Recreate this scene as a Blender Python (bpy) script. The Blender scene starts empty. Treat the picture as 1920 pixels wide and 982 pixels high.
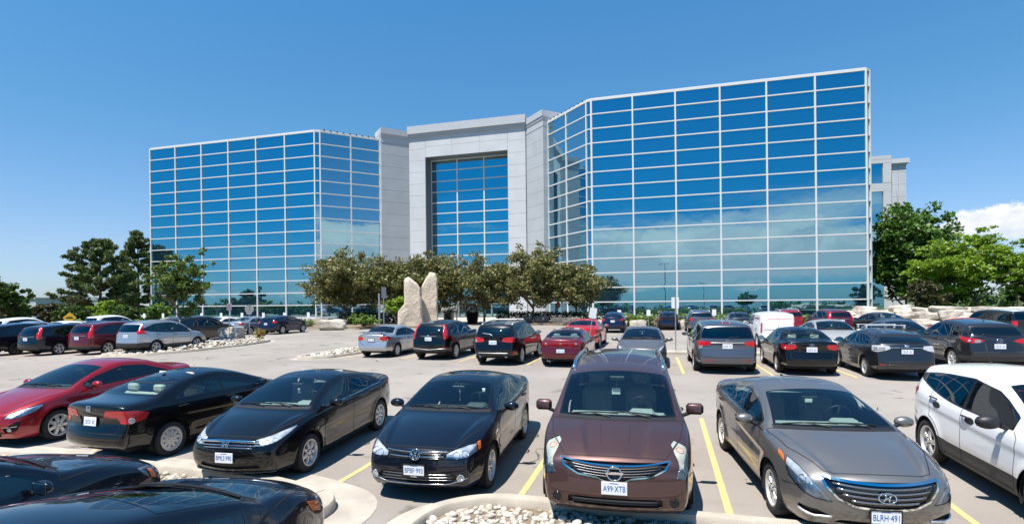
import bpy, bmesh, math, random
import numpy as np
from mathutils import Vector, Matrix
from mathutils.bvhtree import BVHTree
from math import radians as R, sin, cos, pi

SC = bpy.context.scene
COL = SC.collection
random.seed(7)

# ------------------------------------------------------------------ camera
EYE = 2.75
YAW = R(15.6)
cam = bpy.data.objects.new('camera', bpy.data.cameras.new('camera'))
COL.objects.link(cam)
cam.data.sensor_width = 36.0
cam.data.lens = 36.0 * 1002.0 / 1920.0
cam.data.shift_y = 77.5 / 1920.0
cam.data.clip_start = 0.05
cam.data.clip_end = 6000
cam.matrix_world = (Matrix.Translation((0, 0, EYE)) @ Matrix.Rotation(YAW, 4, 'Z')
                    @ Matrix.Rotation(R(90), 4, 'X') @ Matrix.Rotation(-0.0105, 4, 'Z'))
SC.camera = cam

# ------------------------------------------------------------------ sun, sky, exposure
SUN = Vector((-0.18, -0.385, 1.0)).normalized()
SUN_EL = math.asin(SUN.z)
SUN_ROT = math.atan2(SUN.x, SUN.y)
sun = bpy.data.objects.new('sun', bpy.data.lights.new('sun', 'SUN'))
COL.objects.link(sun)
sun.data.energy = 4.8
sun.data.angle = R(0.53)
sun.data.color = (1.0, 0.955, 0.89)
sun.rotation_euler = SUN.to_track_quat('Z', 'Y').to_euler()
sun.location = (-40, -60, 120)
SC.view_settings.view_transform = 'Standard'
SC.view_settings.look = 'None'
SC.view_settings.gamma = 1.0
SC.view_settings.exposure = 0.78
SC.view_settings.use_curve_mapping = False
SC.render.engine = 'CYCLES'
SC.cycles.use_denoising = True
SC.cycles.max_bounces = 8
SC.cycles.glossy_bounces = 5
SC.cycles.transparent_max_bounces = 12
SC.cycles.sample_clamp_indirect = 4.0

world = bpy.data.worlds.new('World')
SC.world = world
world.use_nodes = True
def make_world():
    nt = world.node_tree
    N, L = nt.nodes, nt.links
    N.clear()
    out = N.new('ShaderNodeOutputWorld')
    bg = N.new('ShaderNodeBackground')
    L.new(bg.outputs[0], out.inputs[0])
    sky = N.new('ShaderNodeTexSky')
    sky.sky_type = 'NISHITA'
    sky.sun_disc = False
    sky.sun_elevation = SUN_EL
    sky.sun_rotation = SUN_ROT
    sky.altitude = 100
    sky.air_density = 1.0
    sky.dust_density = 0.35
    sky.ozone_density = 2.2
    hs = N.new('ShaderNodeHueSaturation')
    hs.inputs['Saturation'].default_value = 1.0
    hs.inputs['Value'].default_value = 1.0
    L.new(sky.outputs[0], hs.inputs['Color'])
    tc = N.new('ShaderNodeTexCoord')
    sep = N.new('ShaderNodeSeparateXYZ')
    L.new(tc.outputs['Generated'], sep.inputs[0])
    def math_(op, a, b=None, clamp=False):
        m = N.new('ShaderNodeMath'); m.operation = op; m.use_clamp = clamp
        for k, v in ((0, a), (1, b)):
            if v is None: continue
            if isinstance(v, (int, float)): m.inputs[k].default_value = v
            else: L.new(v, m.inputs[k])
        return m.outputs[0]
    def ramp(v, a, b, c=None, d=None):      # smooth 0->1 between a and b, then 1->0 between c and d
        def sm(lo, hi, flip):
            m = N.new('ShaderNodeMapRange'); m.interpolation_type = 'SMOOTHSTEP'
            m.inputs['From Min'].default_value = lo; m.inputs['From Max'].default_value = hi
            m.inputs['To Min'].default_value = 1.0 if flip else 0.0
            m.inputs['To Max'].default_value = 0.0 if flip else 1.0
            L.new(v, m.inputs['Value']); return m.outputs[0]
        r = sm(a, b, False)
        return r if c is None else math_('MULTIPLY', r, sm(c, d, True))
    def noise(scale, sx, sy, sz, detail, rough, dist=0.0, off=(0, 0, 0)):
        mp = N.new('ShaderNodeMapping')
        mp.inputs['Scale'].default_value = (sx, sy, sz); mp.inputs['Location'].default_value = off
        L.new(tc.outputs['Generated'], mp.inputs[0])
        n = N.new('ShaderNodeTexNoise')
        n.inputs['Scale'].default_value = scale; n.inputs['Detail'].default_value = detail
        n.inputs['Roughness'].default_value = rough; n.inputs['Distortion'].default_value = dist
        L.new(mp.outputs[0], n.inputs['Vector']); return n.outputs['Fac']
    def toward(v):                            # cosine between the direction and a horizontal heading
        d = N.new('ShaderNodeVectorMath'); d.operation = 'DOT_PRODUCT'
        d.inputs[1].default_value = Vector(v).normalized()
        L.new(tc.outputs['Generated'], d.inputs[0]); return d.outputs['Value']
    el = sep.outputs['Z']
    # broad stratus and cumulus banks behind the photographer
    nb = noise(1.9, 1, 1, 5.2, 9, 0.52, 0.45, (3.1, 0.4, 0.2))
    heavy = math_('MULTIPLY', ramp(el, 0.015, 0.05, 0.115, 0.20), ramp(toward((0.5, -0.87, 0)), 0.5, 0.78))
    bank = math_('MULTIPLY', ramp(math_('ADD', nb, math_('MULTIPLY', heavy, 0.17)), 0.53, 0.68), heavy)
    nl = noise(5.0, 1, 1, 7.0, 9, 0.6, 0.2, (0.3, 5.1, 0.7))
    low = math_('MULTIPLY', ramp(nl, 0.5, 0.62), ramp(el, 0.005, 0.02, 0.03, 0.07))
    low = math_('MULTIPLY', low, ramp(toward((0.3, -1, 0)), 0.1, 0.5))
    ns = noise(3.2, 1, 1, 9.0, 8, 0.62, 0.9, (7.7, 1.2, 3.0))
    wisp = math_('MULTIPLY', math_('MULTIPLY', ramp(ns, 0.5, 0.75), 0.5), ramp(el, 0.02, 0.06, 0.11, 0.19))
    wisp = math_('MULTIPLY', wisp, ramp(toward((0.3, -1, 0)), 0.0, 0.7))
    # the cumulus standing low on the right
    a0 = math.atan2(870, 1002) - YAW
    cu_dir = (sin(a0), cos(a0), 0)
    side_dir = (cos(a0), -sin(a0), 0)
    lat = toward(side_dir)
    nc = noise(14.0, 1, 1, 1.6, 10, 0.62, 0.25, (1.3, 2.2, 0.9))
    top = math_('ADD', math_('MULTIPLY', nc, 0.075), math_('MULTIPLY', ramp(lat, -0.13, 0.02), 0.055))
    hgt = math_('SUBTRACT', math_('ADD', top, 0.034), el)
    cum = math_('MULTIPLY', ramp(hgt, -0.004, 0.004), ramp(math_('ADD', el, math_('MULTIPLY', nc, 0.04)), 0.094, 0.118))
    cum = math_('MULTIPLY', cum, ramp(toward(cu_dir), 0.9, 0.93))
    cum = math_('MULTIPLY', cum, ramp(math_('ADD', lat, math_('MULTIPLY', nc, 0.05)), -0.10, -0.075))
    hz = math_('MULTIPLY', ramp(el, 0.0, 0.01, 0.04, 0.075), math_('MULTIPLY', ramp(lat, -0.02, 0.1), ramp(nc, 0.4, 0.6)))
    hz = math_('MULTIPLY', math_('MULTIPLY', hz, ramp(toward(cu_dir), 0.9, 0.93)), 0.7)
    mask = math_('MAXIMUM', math_('MAXIMUM', bank, low), math_('MAXIMUM', wisp, math_('MAXIMUM', cum, hz)))
    # cloud body: white crowns over greyer undersides
    cr = N.new('ShaderNodeValToRGB')
    cr.color_ramp.elements[0].position = 0.35; cr.color_ramp.elements[0].color = (6.2, 6.7, 7.6, 1)
    cr.color_ramp.elements[1].position = 0.62; cr.color_ramp.elements[1].color = (9.6, 9.6, 9.5, 1)
    L.new(math_('ADD', nc, math_('MULTIPLY', math_('SUBTRACT', el, 0.104), 5.0)), cr.inputs[0])
    mx = N.new('ShaderNodeMix'); mx.data_type = 'RGBA'
    L.new(math_('MULTIPLY', mask, 0.93), mx.inputs['Factor'])
    # deeper, cleaner blue overhead, as through a polariser, and no yellow in the low air
    tr = N.new('ShaderNodeValToRGB'); e = tr.color_ramp.elements
    e[0].position = 0.0; e[0].color = (.58, .70, 1.0, 1); e[1].position = .5; e[1].color = (.47, 1.05, 1.28, 1)
    k = e.new(.10); k.color = (.70, .80, .98, 1); k = e.new(.30); k.color = (.52, .93, 1.08, 1)
    L.new(el, tr.inputs[0])
    tm = N.new('ShaderNodeMix'); tm.data_type = 'RGBA'; tm.blend_type = 'MULTIPLY'; tm.inputs['Factor'].default_value = 1.0
    L.new(hs.outputs[0], tm.inputs[6]); L.new(tr.outputs[0], tm.inputs[7])
    hs.inputs['Value'].default_value = 1.31
    tb = N.new('ShaderNodeMix'); tb.data_type = 'RGBA'; tb.blend_type = 'MULTIPLY'
    tb.inputs[7].default_value = (.03, .60, .80, 1)
    L.new(math_('MULTIPLY', ramp(toward((-.25, -1, 0)), 0.0, 0.7), math_('ADD', math_('MULTIPLY', ramp(el, 0.0, 0.16), .45), .52)), tb.inputs['Factor'])
    L.new(tm.outputs[2], tb.inputs[6])
    L.new(tb.outputs[2], mx.inputs[6]); L.new(cr.outputs[0], mx.inputs[7])
    L.new(mx.outputs[2], bg.inputs['Color'])
    bg.inputs['Strength'].default_value = 0.066
make_world()
world.cycles.sampling_method = 'MANUAL'
world.cycles.sample_map_resolution = 1024

# ------------------------------------------------------------------ materials
MATS = {}
def nmat(name):
    m = bpy.data.materials.new(name); m.use_nodes = True
    b = m.node_tree.nodes['Principled BSDF']
    return m, m.node_tree.nodes, m.node_tree.links, b
def plain(name, col, rough=0.5, metal=0.0, coat=0.0, coat_r=0.03, spec=0.5, var=0.0, vscale=8.0, bump=0.0, bscale=40.0):
    """one principled surface, with an optional cloudy colour variation and a fine relief"""
    if name in MATS: return MATS[name]
    m, N, L, b = nmat(name)
    b.inputs['Base Color'].default_value = (*col, 1)
    b.inputs['Roughness'].default_value = rough
    b.inputs['Metallic'].default_value = metal
    b.inputs['Coat Weight'].default_value = coat
    b.inputs['Coat Roughness'].default_value = coat_r
    b.inputs['Specular IOR Level'].default_value = spec
    tc = N.new('ShaderNodeTexCoord')
    if var > 0:
        n = N.new('ShaderNodeTexNoise'); n.inputs['Scale'].default_value = vscale; n.inputs['Detail'].default_value = 6
        L.new(tc.outputs['Object'], n.inputs['Vector'])
        cr = N.new('ShaderNodeValToRGB')
        cr.color_ramp.elements[0].position = 0.3; cr.color_ramp.elements[1].position = 0.72
        cr.color_ramp.elements[0].color = (*[c * (1 - var) for c in col], 1)
        cr.color_ramp.elements[1].color = (*[min(1, c * (1 + var)) for c in col], 1)
        L.new(n.outputs['Fac'], cr.inputs[0]); L.new(cr.outputs[0], b.inputs['Base Color'])
    if bump > 0:
        n2 = N.new('ShaderNodeTexNoise'); n2.inputs['Scale'].default_value = bscale; n2.inputs['Detail'].default_value = 5
        L.new(tc.outputs['Object'], n2.inputs['Vector'])
        bp = N.new('ShaderNodeBump'); bp.inputs['Strength'].default_value = bump; bp.inputs['Distance'].default_value = 0.05
        L.new(n2.outputs['Fac'], bp.inputs['Height']); L.new(bp.outputs[0], b.inputs['Normal'])
    MATS[name] = m
    return m

def ground_z(x, y):
    pts = ((-900, -22), (-120, -4.6), (-20, -0.75), (4, -0.06), (8, 0.0), (19, 0.35), (40, 0.45), (75, 0.5), (900, 0.5))
    z = pts[-1][1]
    for (a, za), (b, zb) in zip(pts, pts[1:]):
        if y <= b:
            t = max(0.0, min(1.0, (y - a) / (b - a))); z = za + (zb - za) * t; break
    k = max(0.0, min(1.0, (-22 - x) / 14.0)) * max(0.0, min(1.0, (33 - y) / 8.0)) * max(0.0, min(1.0, (y - 11) / 5.0))
    return z - 0.2 * k

# ------------------------------------------------------------------ helpers
def mesh_obj(name, verts, faces, mat=None, parent=None, smooth=False, mats=None, mi=None, normals=None):
    me = bpy.data.meshes.new(name)
    if isinstance(verts, np.ndarray) and isinstance(faces, np.ndarray):
        me.vertices.add(len(verts)); me.vertices.foreach_set('co', np.ascontiguousarray(verts, dtype=np.float32).ravel())
        k = faces.shape[1]
        me.loops.add(faces.size); me.loops.foreach_set('vertex_index', faces.astype(np.int32).ravel())
        me.polygons.add(len(faces))
        me.polygons.foreach_set('loop_start', np.arange(0, faces.size, k, dtype=np.int32))
        me.update(calc_edges=True)
    else:
        me.from_pydata([tuple(v) for v in verts], [], [tuple(f) for f in faces])
    for m in (mats or ([mat] if mat else [])):
        me.materials.append(m)
    if mi is not None: me.polygons.foreach_set('material_index', np.asarray(mi, dtype=np.int32))
    if smooth: me.polygons.foreach_set('use_smooth', np.ones(len(me.polygons), dtype=bool))
    if normals is not None: me.normals_split_custom_set_from_vertices([tuple(n) for n in normals])
    me.update()
    o = bpy.data.objects.new(name, me)
    COL.objects.link(o)
    if parent: o.parent = parent
    return o

class MB:
    """collects shapes for one mesh object"""
    def __init__(s): s.v = []; s.f = []; s.m = []; s.cur = 0
    def add(s, vs, fs):
        n = len(s.v); s.v.extend([tuple(v) for v in vs]); s.f.extend([tuple(i + n for i in f) for f in fs])
        s.m.extend([s.cur] * len(fs)); return s
    def box(s, c, size, rot=None, bev=0.0):
        hx, hy, hz = size[0] / 2, size[1] / 2, size[2] / 2
        if bev > 0:
            b = min(bev, hx * .9, hy * .9, hz * .9)
            vs, idx = [], {}
            for sx in (-1, 1):
                for sy in (-1, 1):
                    for sz in (-1, 1):
                        for ax in range(3):
                            p = [sx * (hx - b), sy * (hy - b), sz * (hz - b)]
                            p[ax] += (sx, sy, sz)[ax] * b
                            idx[(sx, sy, sz, ax)] = len(vs); vs.append(p)
            fs = []
            for ax in range(3):
                o1, o2 = [(1, 2), (0, 2), (0, 1)][ax]
                for sg in (-1, 1):
                    q = []
                    for a, b2 in ((-1, -1), (1, -1), (1, 1), (-1, 1)):
                        k = [0, 0, 0]; k[ax] = sg; k[o1] = a; k[o2] = b2; q.append(idx[(*k, ax)])
                    fs.append(q)
            for ax in range(3):
                o1, o2 = [(1, 2), (0, 2), (0, 1)][ax]
                for a in (-1, 1):
                    for b2 in (-1, 1):
                        k1 = [0, 0, 0]; k1[ax] = -1; k1[o1] = a; k1[o2] = b2
                        k2 = list(k1); k2[ax] = 1
                        fs.append([idx[(*k1, o1)], idx[(*k2, o1)], idx[(*k2, o2)], idx[(*k1, o2)]])
            for sx in (-1, 1):
                for sy in (-1, 1):
                    for sz in (-1, 1):
                        fs.append([idx[(sx, sy, sz, a)] for a in range(3)])
        else:
            vs = [(x, y, z) for x in (-hx, hx) for y in (-hy, hy) for z in (-hz, hz)]
            fs = [(0, 1, 3, 2), (4, 6, 7, 5), (0, 4, 5, 1), (2, 3, 7, 6), (0, 2, 6, 4), (1, 5, 7, 3)]
        c = Vector(c)
        vs = [(rot @ Vector(v) if rot else Vector(v)) + c for v in vs]
        return s.add(vs, fs)
    def tube(s, pts, r, n=8, cap=True, squash=None):
        pts = [Vector(p) for p in pts]
        rr = r if isinstance(r, (list, tuple)) else [r] * len(pts)
        vs, fs = [], []
        up = None
        for i, p in enumerate(pts):
            t = (pts[min(i + 1, len(pts) - 1)] - pts[max(i - 1, 0)]).normalized()
            if up is None:
                up = Vector((0, 0, 1)) if abs(t.z) < .9 else Vector((1, 0, 0))
            a = t.cross(up)
            if a.length < 1e-5: a = t.orthogonal()
            a.normalize(); b = a.cross(t).normalized(); up = b
            for k in range(n):
                w = 2 * pi * k / n
                vs.append(p + a * (cos(w) * rr[i]) + b * (sin(w) * rr[i] * (squash or 1)))
        for i in range(len(pts) - 1):
            for k in range(n):
                fs.append((i * n + k, i * n + (k + 1) % n, (i + 1) * n + (k + 1) % n, (i + 1) * n + k))
        if cap:
            fs.append(tuple(range(n))[::-1]); fs.append(tuple((len(pts) - 1) * n + k for k in range(n)))
        return s.add(vs, fs)
    def lathe(s, prof, n=24, c=(0, 0, 0), axis='z', a0=0.0, a1=2 * pi):
        full = abs(a1 - a0 - 2 * pi) < 1e-6
        m = n if full else n + 1
        vs, fs = [], []
        c = Vector(c)
        for (r, h) in prof:
            for k in range(m):
                w = a0 + (a1 - a0) * k / n
                q = (r * cos(w), r * sin(w), h) if axis == 'z' else ((r * cos(w), h, r * sin(w)) if axis == 'y' else (h, r * cos(w), r * sin(w)))
                vs.append(c + Vector(q))
        for i in range(len(prof) - 1):
            for k in range(n):
                k2 = (k + 1) % m
                fs.append((i * m + k, i * m + k2, (i + 1) * m + k2, (i + 1) * m + k))
        return s.add(vs, fs)
    def ball(s, c, r, n=10, m=7):
        prof = [(max(1e-4, sin(pi * i / m)), -cos(pi * i / m)) for i in range(m + 1)]
        rx, ry, rz = r if isinstance(r, (tuple, list)) else (r, r, r)
        k = len(s.v); s.lathe(prof, n)
        for i in range(k, len(s.v)):
            v = s.v[i]; s.v[i] = (v[0] * rx + c[0], v[1] * ry + c[1], v[2] * rz + c[2])
        return s
    def quad(s, a, b, c, d): return s.add([a, b, c, d], [(0, 1, 2, 3)])
    def poly_prism(s, poly, z0, z1, top=True, bottom=True):
        n = len(poly)
        vs = [(p[0], p[1], z0) for p in poly] + [(p[0], p[1], z1) for p in poly]
        fs = [(i, (i + 1) % n, n + (i + 1) % n, n + i) for i in range(n)]
        if top: fs.append(tuple(range(n, 2 * n)))
        if bottom: fs.append(tuple(range(n))[::-1])
        return s.add(vs, fs)
    def xf(s, M, start=0):
        for i in range(start, len(s.v)): s.v[i] = tuple(M @ Vector(s.v[i]))
        return s
    def build(s, name, mat=None, parent=None, smooth=False, mats=None):
        return mesh_obj(name, s.v, s.f, mat, parent, smooth, mats, s.m if mats else None)

def tag(o, label=None, cat=None, group=None, kind=None):
    if label: o['label'] = label
    if cat: o['category'] = cat
    if group: o['group'] = group
    if kind: o['kind'] = kind
    return o
def empty(name, loc=(0, 0, 0), rz=0.0):
    o = bpy.data.objects.new(name, None); COL.objects.link(o)
    o.empty_display_size = 0.3
    o.location = loc; o.rotation_euler = (0, 0, rz)
    return o
def auto_smooth(o, ang=35):
    me = o.data
    me.polygons.foreach_set('use_smooth', np.ones(len(me.polygons), dtype=bool))
    bm = bmesh.new(); bm.from_mesh(me)
    lim = R(ang)
    for e in bm.edges:
        if len(e.link_faces) == 2 and e.calc_face_angle(0) > lim: e.smooth = False
    bm.to_mesh(me); bm.free()
    return o
def split_pieces(o):
    """each loose piece of a mesh becomes an object of its own under the same parent"""
    me = o.data; n = len(me.vertices); par = list(range(n))
    def find(a):
        while par[a] != a: par[a] = par[par[a]]; a = par[a]
        return a
    for e in me.edges:
        a, b = find(e.vertices[0]), find(e.vertices[1])
        if a != b: par[a] = b
    groups = {}
    for p in me.polygons: groups.setdefault(find(p.vertices[0]), []).append(p.index)
    if len(groups) < 2: return
    sm = me.polygons[0].use_smooth; base = o.name.split('.')[0]
    for ids in groups.values():
        if len(ids) < 2 and len(groups) > 4: continue
        vs, fs, mp = [], [], {}
        for i in ids:
            f = []
            for v in me.polygons[i].vertices:
                if v not in mp: mp[v] = len(vs); vs.append(tuple(me.vertices[v].co))
                f.append(mp[v])
            fs.append(f)
        mesh_obj(base, vs, fs, me.materials[0] if me.materials else None, o.parent, sm)
    bpy.data.objects.remove(o)
def copy_tree(o, parent=None):
    c = o.copy(); COL.objects.link(c)
    if parent: c.parent = parent
    for ch in [k for k in bpy.data.objects if k.parent == o]: copy_tree(ch, c)
    return c
def text_mesh(txt, size, depth=0.002, align='CENTER', spacing=1.0):
    """letters as (verts, faces), lying in the xy plane, centred on the origin"""
    cu = bpy.data.curves.new('letters', 'FONT')
    cu.body = txt; cu.size = size; cu.extrude = depth; cu.align_x = align; cu.align_y = 'CENTER'
    cu.space_character = spacing; cu.resolution_u = 3
    o = bpy.data.objects.new('letters', cu); COL.objects.link(o)
    dg = bpy.context.evaluated_depsgraph_get(); dg.update()
    me = bpy.data.meshes.new_from_object(o.evaluated_get(dg))
    vs = [tuple(v.co) for v in me.vertices]; fs = [tuple(p.vertices) for p in me.polygons]
    bpy.data.objects.remove(o); bpy.data.curves.remove(cu); bpy.data.meshes.remove(me)
    return vs, fs
# ================================================================== ground
def m_asphalt():
    m, N, L, b = nmat('asphalt')
    tc = N.new('ShaderNodeTexCoord')
    def noise(s, d, r=.6, sc=(1, 1, 1)):
        mp = N.new('ShaderNodeMapping'); mp.inputs['Scale'].default_value = sc
        L.new(tc.outputs['Object'], mp.inputs[0])
        n = N.new('ShaderNodeTexNoise'); n.inputs['Scale'].default_value = s; n.inputs['Detail'].default_value = d
        n.inputs['Roughness'].default_value = r; L.new(mp.outputs[0], n.inputs['Vector']); return n.outputs['Fac']
    def mix(f, a, c):
        x = N.new('ShaderNodeMix'); x.data_type = 'RGBA'
        L.new(f, x.inputs['Factor'])
        for k, v in ((6, a), (7, c)):
            if isinstance(v, tuple): x.inputs[k].default_value = (*v, 1)
            else: L.new(v, x.inputs[k])
        return x.outputs[2]
    def rampv(v, a, c):
        r = N.new('ShaderNodeMapRange'); r.interpolation_type = 'SMOOTHSTEP'
        r.inputs['From Min'].default_value = a; r.inputs['From Max'].default_value = c
        L.new(v, r.inputs['Value']); return r.outputs[0]
    big = noise(.22, 6, .62)
    c = mix(rampv(big, .3, .7), (.240, .211, .183), (.308, .274, .243))
    worn = noise(.5, 5, .7, (.25, 1, 1))
    c = mix(rampv(worn, .52, .75), c, (.225, .202, .182))
    fine = noise(90, 4, .75)
    c = mix(rampv(fine, .38, .66), mix(rampv(fine, .2, .4), (.07, .066, .062), c), c)
    v = N.new('ShaderNodeTexVoronoi'); v.inputs['Scale'].default_value = 120
    L.new(tc.outputs['Object'], v.inputs['Vector'])
    sp = rampv(v.outputs['Distance'], .08, .2)
    c = mix(sp, (.40, .38, .35), c)
    stain = noise(1.3, 4, .55)
    c = mix(rampv(stain, .60, .74), c, (.135, .122, .11))
    drip = noise(5.5, 3, .5)
    c = mix(rampv(drip, .72, .80), c, (.12, .11, .10))
    vc = N.new('ShaderNodeTexVoronoi'); vc.feature = 'DISTANCE_TO_EDGE'; vc.inputs['Scale'].default_value = .16
    wv = N.new('ShaderNodeVectorMath'); wv.operation = 'ADD'
    nv = N.new('ShaderNodeTexNoise'); nv.inputs['Scale'].default_value = .9; nv.inputs['Detail'].default_value = 6
    L.new(tc.outputs['Object'], nv.inputs['Vector']); L.new(tc.outputs['Object'], wv.inputs[0]); L.new(nv.outputs['Color'], wv.inputs[1]); L.new(wv.outputs[0], vc.inputs['Vector'])
    crack = rampv(vc.outputs['Distance'], .0015, .004)
    msk = noise(.35, 2, .5)
    cm_ = N.new('ShaderNodeMath'); cm_.operation = 'MAXIMUM'; L.new(crack, cm_.inputs[0]); L.new(rampv(msk, .43, .46), cm_.inputs[1])
    c = mix(cm_.outputs[0], (.07, .063, .056), c)
    L.new(c, b.inputs['Base Color'])
    b.inputs['Roughness'].default_value = .92
    b.inputs['Specular IOR Level'].default_value = .25
    bp = N.new('ShaderNodeBump'); bp.inputs['Strength'].default_value = .35; bp.inputs['Distance'].default_value = .01
    L.new(fine, bp.inputs['Height']); L.new(bp.outputs[0], b.inputs['Normal'])
    return m
M_ASPH = m_asphalt()
M_CONC = plain('concrete', (.42, .37, .30), .9, var=.18, vscale=3.0, bump=.25, bscale=60)
M_GUTTER = plain('gutter_concrete', (.40, .355, .295), .9, var=.2, vscale=2.0, bump=.2, bscale=70)
M_JOINTK = plain('kerb_joint_dark', (.06, .05, .042), .95)
M_SOIL = plain('soil', (.21, .16, .105), .95, var=.35, vscale=6, bump=.4)
def m_paint():
    m, N, L, b = nmat('yellow_road_paint')
    tc = N.new('ShaderNodeTexCoord')
    n = N.new('ShaderNodeTexNoise'); n.inputs['Scale'].default_value = 24; n.inputs['Detail'].default_value = 8; n.inputs['Roughness'].default_value = .7
    L.new(tc.outputs['Object'], n.inputs['Vector'])
    cr = N.new('ShaderNodeValToRGB')
    cr.color_ramp.elements[0].position = .40; cr.color_ramp.elements[0].color = (.34, .28, .19, 1)
    cr.color_ramp.elements[1].position = .50; cr.color_ramp.elements[1].color = (.66, .46, .16, 1)
    L.new(n.outputs['Fac'], cr.inputs[0]); L.new(cr.outputs[0], b.inputs['Base Color'])
    b.inputs['Roughness'].default_value = .8
    return m
M_YEL = m_paint()

def sheet(name, xs, ys, dz, mat, **kw):
    vs = [(x, y, ground_z(x, y) + dz) for y in ys for x in xs]
    nx = len(xs)
    fs = [(j * nx + i, j * nx + i + 1, (j + 1) * nx + i + 1, (j + 1) * nx + i) for j in range(len(ys) - 1) for i in range(nx - 1)]
    o = mesh_obj(name, vs, fs, mat, smooth=True)
    return tag(o, kind='structure', **kw)
M_GRASS = plain('grass', (.075, .115, .03), .95, var=.4, vscale=.6, bump=.5, bscale=9)
big = [-900, -500, -300, -180, -120, -90] + list(range(-80, 61, 4)) + [90, 140, 220, 400, 700, 1500]
bigy = [-900, -500, -300, -180, -120, -70, -40, -20, -8, 0, 4, 8, 11, 14, 16, 19, 22, 25, 28, 31, 33, 36, 40, 50, 60, 75, 110, 170, 300, 600, 900, 2500]
sheet('ground', big, bigy, -.06, M_GRASS)
sheet('parking_lot', list(range(-96, 41)), list(range(-60, 72)), 0.0, M_ASPH)

def ribbon(name, a, b, w, mat, dz=.005):
    """a painted stripe from a to b, laid on the slope of the lot"""
    ax, ay = a; bx, by = b
    n = max(2, int(max(abs(bx - ax), abs(by - ay))) + 1)
    ts = sorted(set([0.0, 1.0] + [(k - ay) / (by - ay) for k in range(int(min(ay, by)), int(max(ay, by)) + 2) if by != ay and 0 < (k - ay) / (by - ay) < 1]))
    d = Vector((bx - ax, by - ay)).normalized(); p = Vector((-d.y, d.x)) * (w / 2)
    vs, fs = [], []
    for t in ts:
        x, y = ax + (bx - ax) * t, ay + (by - ay) * t
        z = ground_z(x, y) + dz
        vs += [(x + p.x, y + p.y, z), (x - p.x, y - p.y, z)]
    for i in range(len(ts) - 1): fs.append((2 * i, 2 * i + 1, 2 * i + 3, 2 * i + 2))
    return tag(mesh_obj(name, vs, fs, mat), kind='structure')
for x in [-16.2, -13.35, -10.6, -7.72, -4.87, -1.97, .83, 3.68, 6.5, 9.3]:
    ribbon('parking_stripe', (x, 7.3 if x < -4 else 7.15), (x, 12.6), .095, M_YEL)
for k, x in enumerate([-13.9, -11.0, -8.1, -5.1, -2.3, .66, 3.4, 5.75, 8.6, 11.4]):
    y0 = 20.0 - .17 * (x + 4)
    if x > 0: y0 = 18.7
    ribbon('parking_stripe', (x + .04, y0), (x - .05, y0 + 5.2), .095, M_YEL)
for x in [-45, -42.2, -39.4, -36.5, -33.6]:
    ribbon('parking_stripe', (x, 20.2), (x, 25.4), .095, M_YEL)

# ------------------------------------------------------------------ kerbed islands full of river stones
def rounded(poly, r, n=6):
    out = []
    m = len(poly)
    for i in range(m):
        p0, p1, p2 = Vector(poly[i - 1]), Vector(poly[i]), Vector(poly[(i + 1) % m])
        a = (p0 - p1); b = (p2 - p1)
        rr = r[i] if isinstance(r, (list, tuple)) else r
        t = min(rr, a.length * .48, b.length * .48)
        s, e = p1 + a.normalized() * t, p1 + b.normalized() * t
        for k in range(n + 1):
            u = k / n
            out.append(tuple(s * (1 - u) ** 2 + p1 * 2 * u * (1 - u) + e * u * u))
    return out
def offset_poly(poly, d):
    m = len(poly); out = []
    area = sum(poly[i][0] * poly[(i + 1) % m][1] - poly[(i + 1) % m][0] * poly[i][1] for i in range(m))
    sg = 1 if area > 0 else -1
    for i in range(m):
        a = Vector(poly[i - 1]); c = Vector(poly[(i + 1) % m]); t = (c - a)
        if t.length < 1e-6: out.append(poly[i]); continue
        t.normalize(); nrm = Vector((t.y, -t.x)) * sg
        out.append((poly[i][0] + nrm.x * d, poly[i][1] + nrm.y * d))
    return out
def pip(x, y, poly):
    c = False; j = len(poly) - 1
    for i in range(len(poly)):
        xi, yi = poly[i]; xj, yj = poly[j]
        if (yi > y) != (yj > y) and x < (xj - xi) * (y - yi) / (yj - yi) + xi: c = not c
        j = i
    return c
def stone_templates(k, sub, rough=.22, flat=.62, seed=3):
    rnd = random.Random(seed); out = []
    for _ in range(k):
        bm = bmesh.new(); bmesh.ops.create_icosphere(bm, subdivisions=sub, radius=1)
        ax = [Vector((rnd.gauss(0, 1), rnd.gauss(0, 1), rnd.gauss(0, 1))).normalized() for _ in range(7)]
        for v in bm.verts:
            q = v.co.normalized(); s = 1.0
            for a in ax: s -= rough * max(0, q.dot(a) - .62)
            v.co = q * s
        vs = np.array([v.co[:] for v in bm.verts]) * np.array([1.0, rnd.uniform(.62, .9), flat * rnd.uniform(.8, 1.15)])
        out.append((vs, np.array([[v.index for v in f.verts] for f in bm.faces]))); bm.free()
    return out
PEB = stone_templates(10, 2)
PEBLO = stone_templates(8, 1, seed=5)
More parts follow.
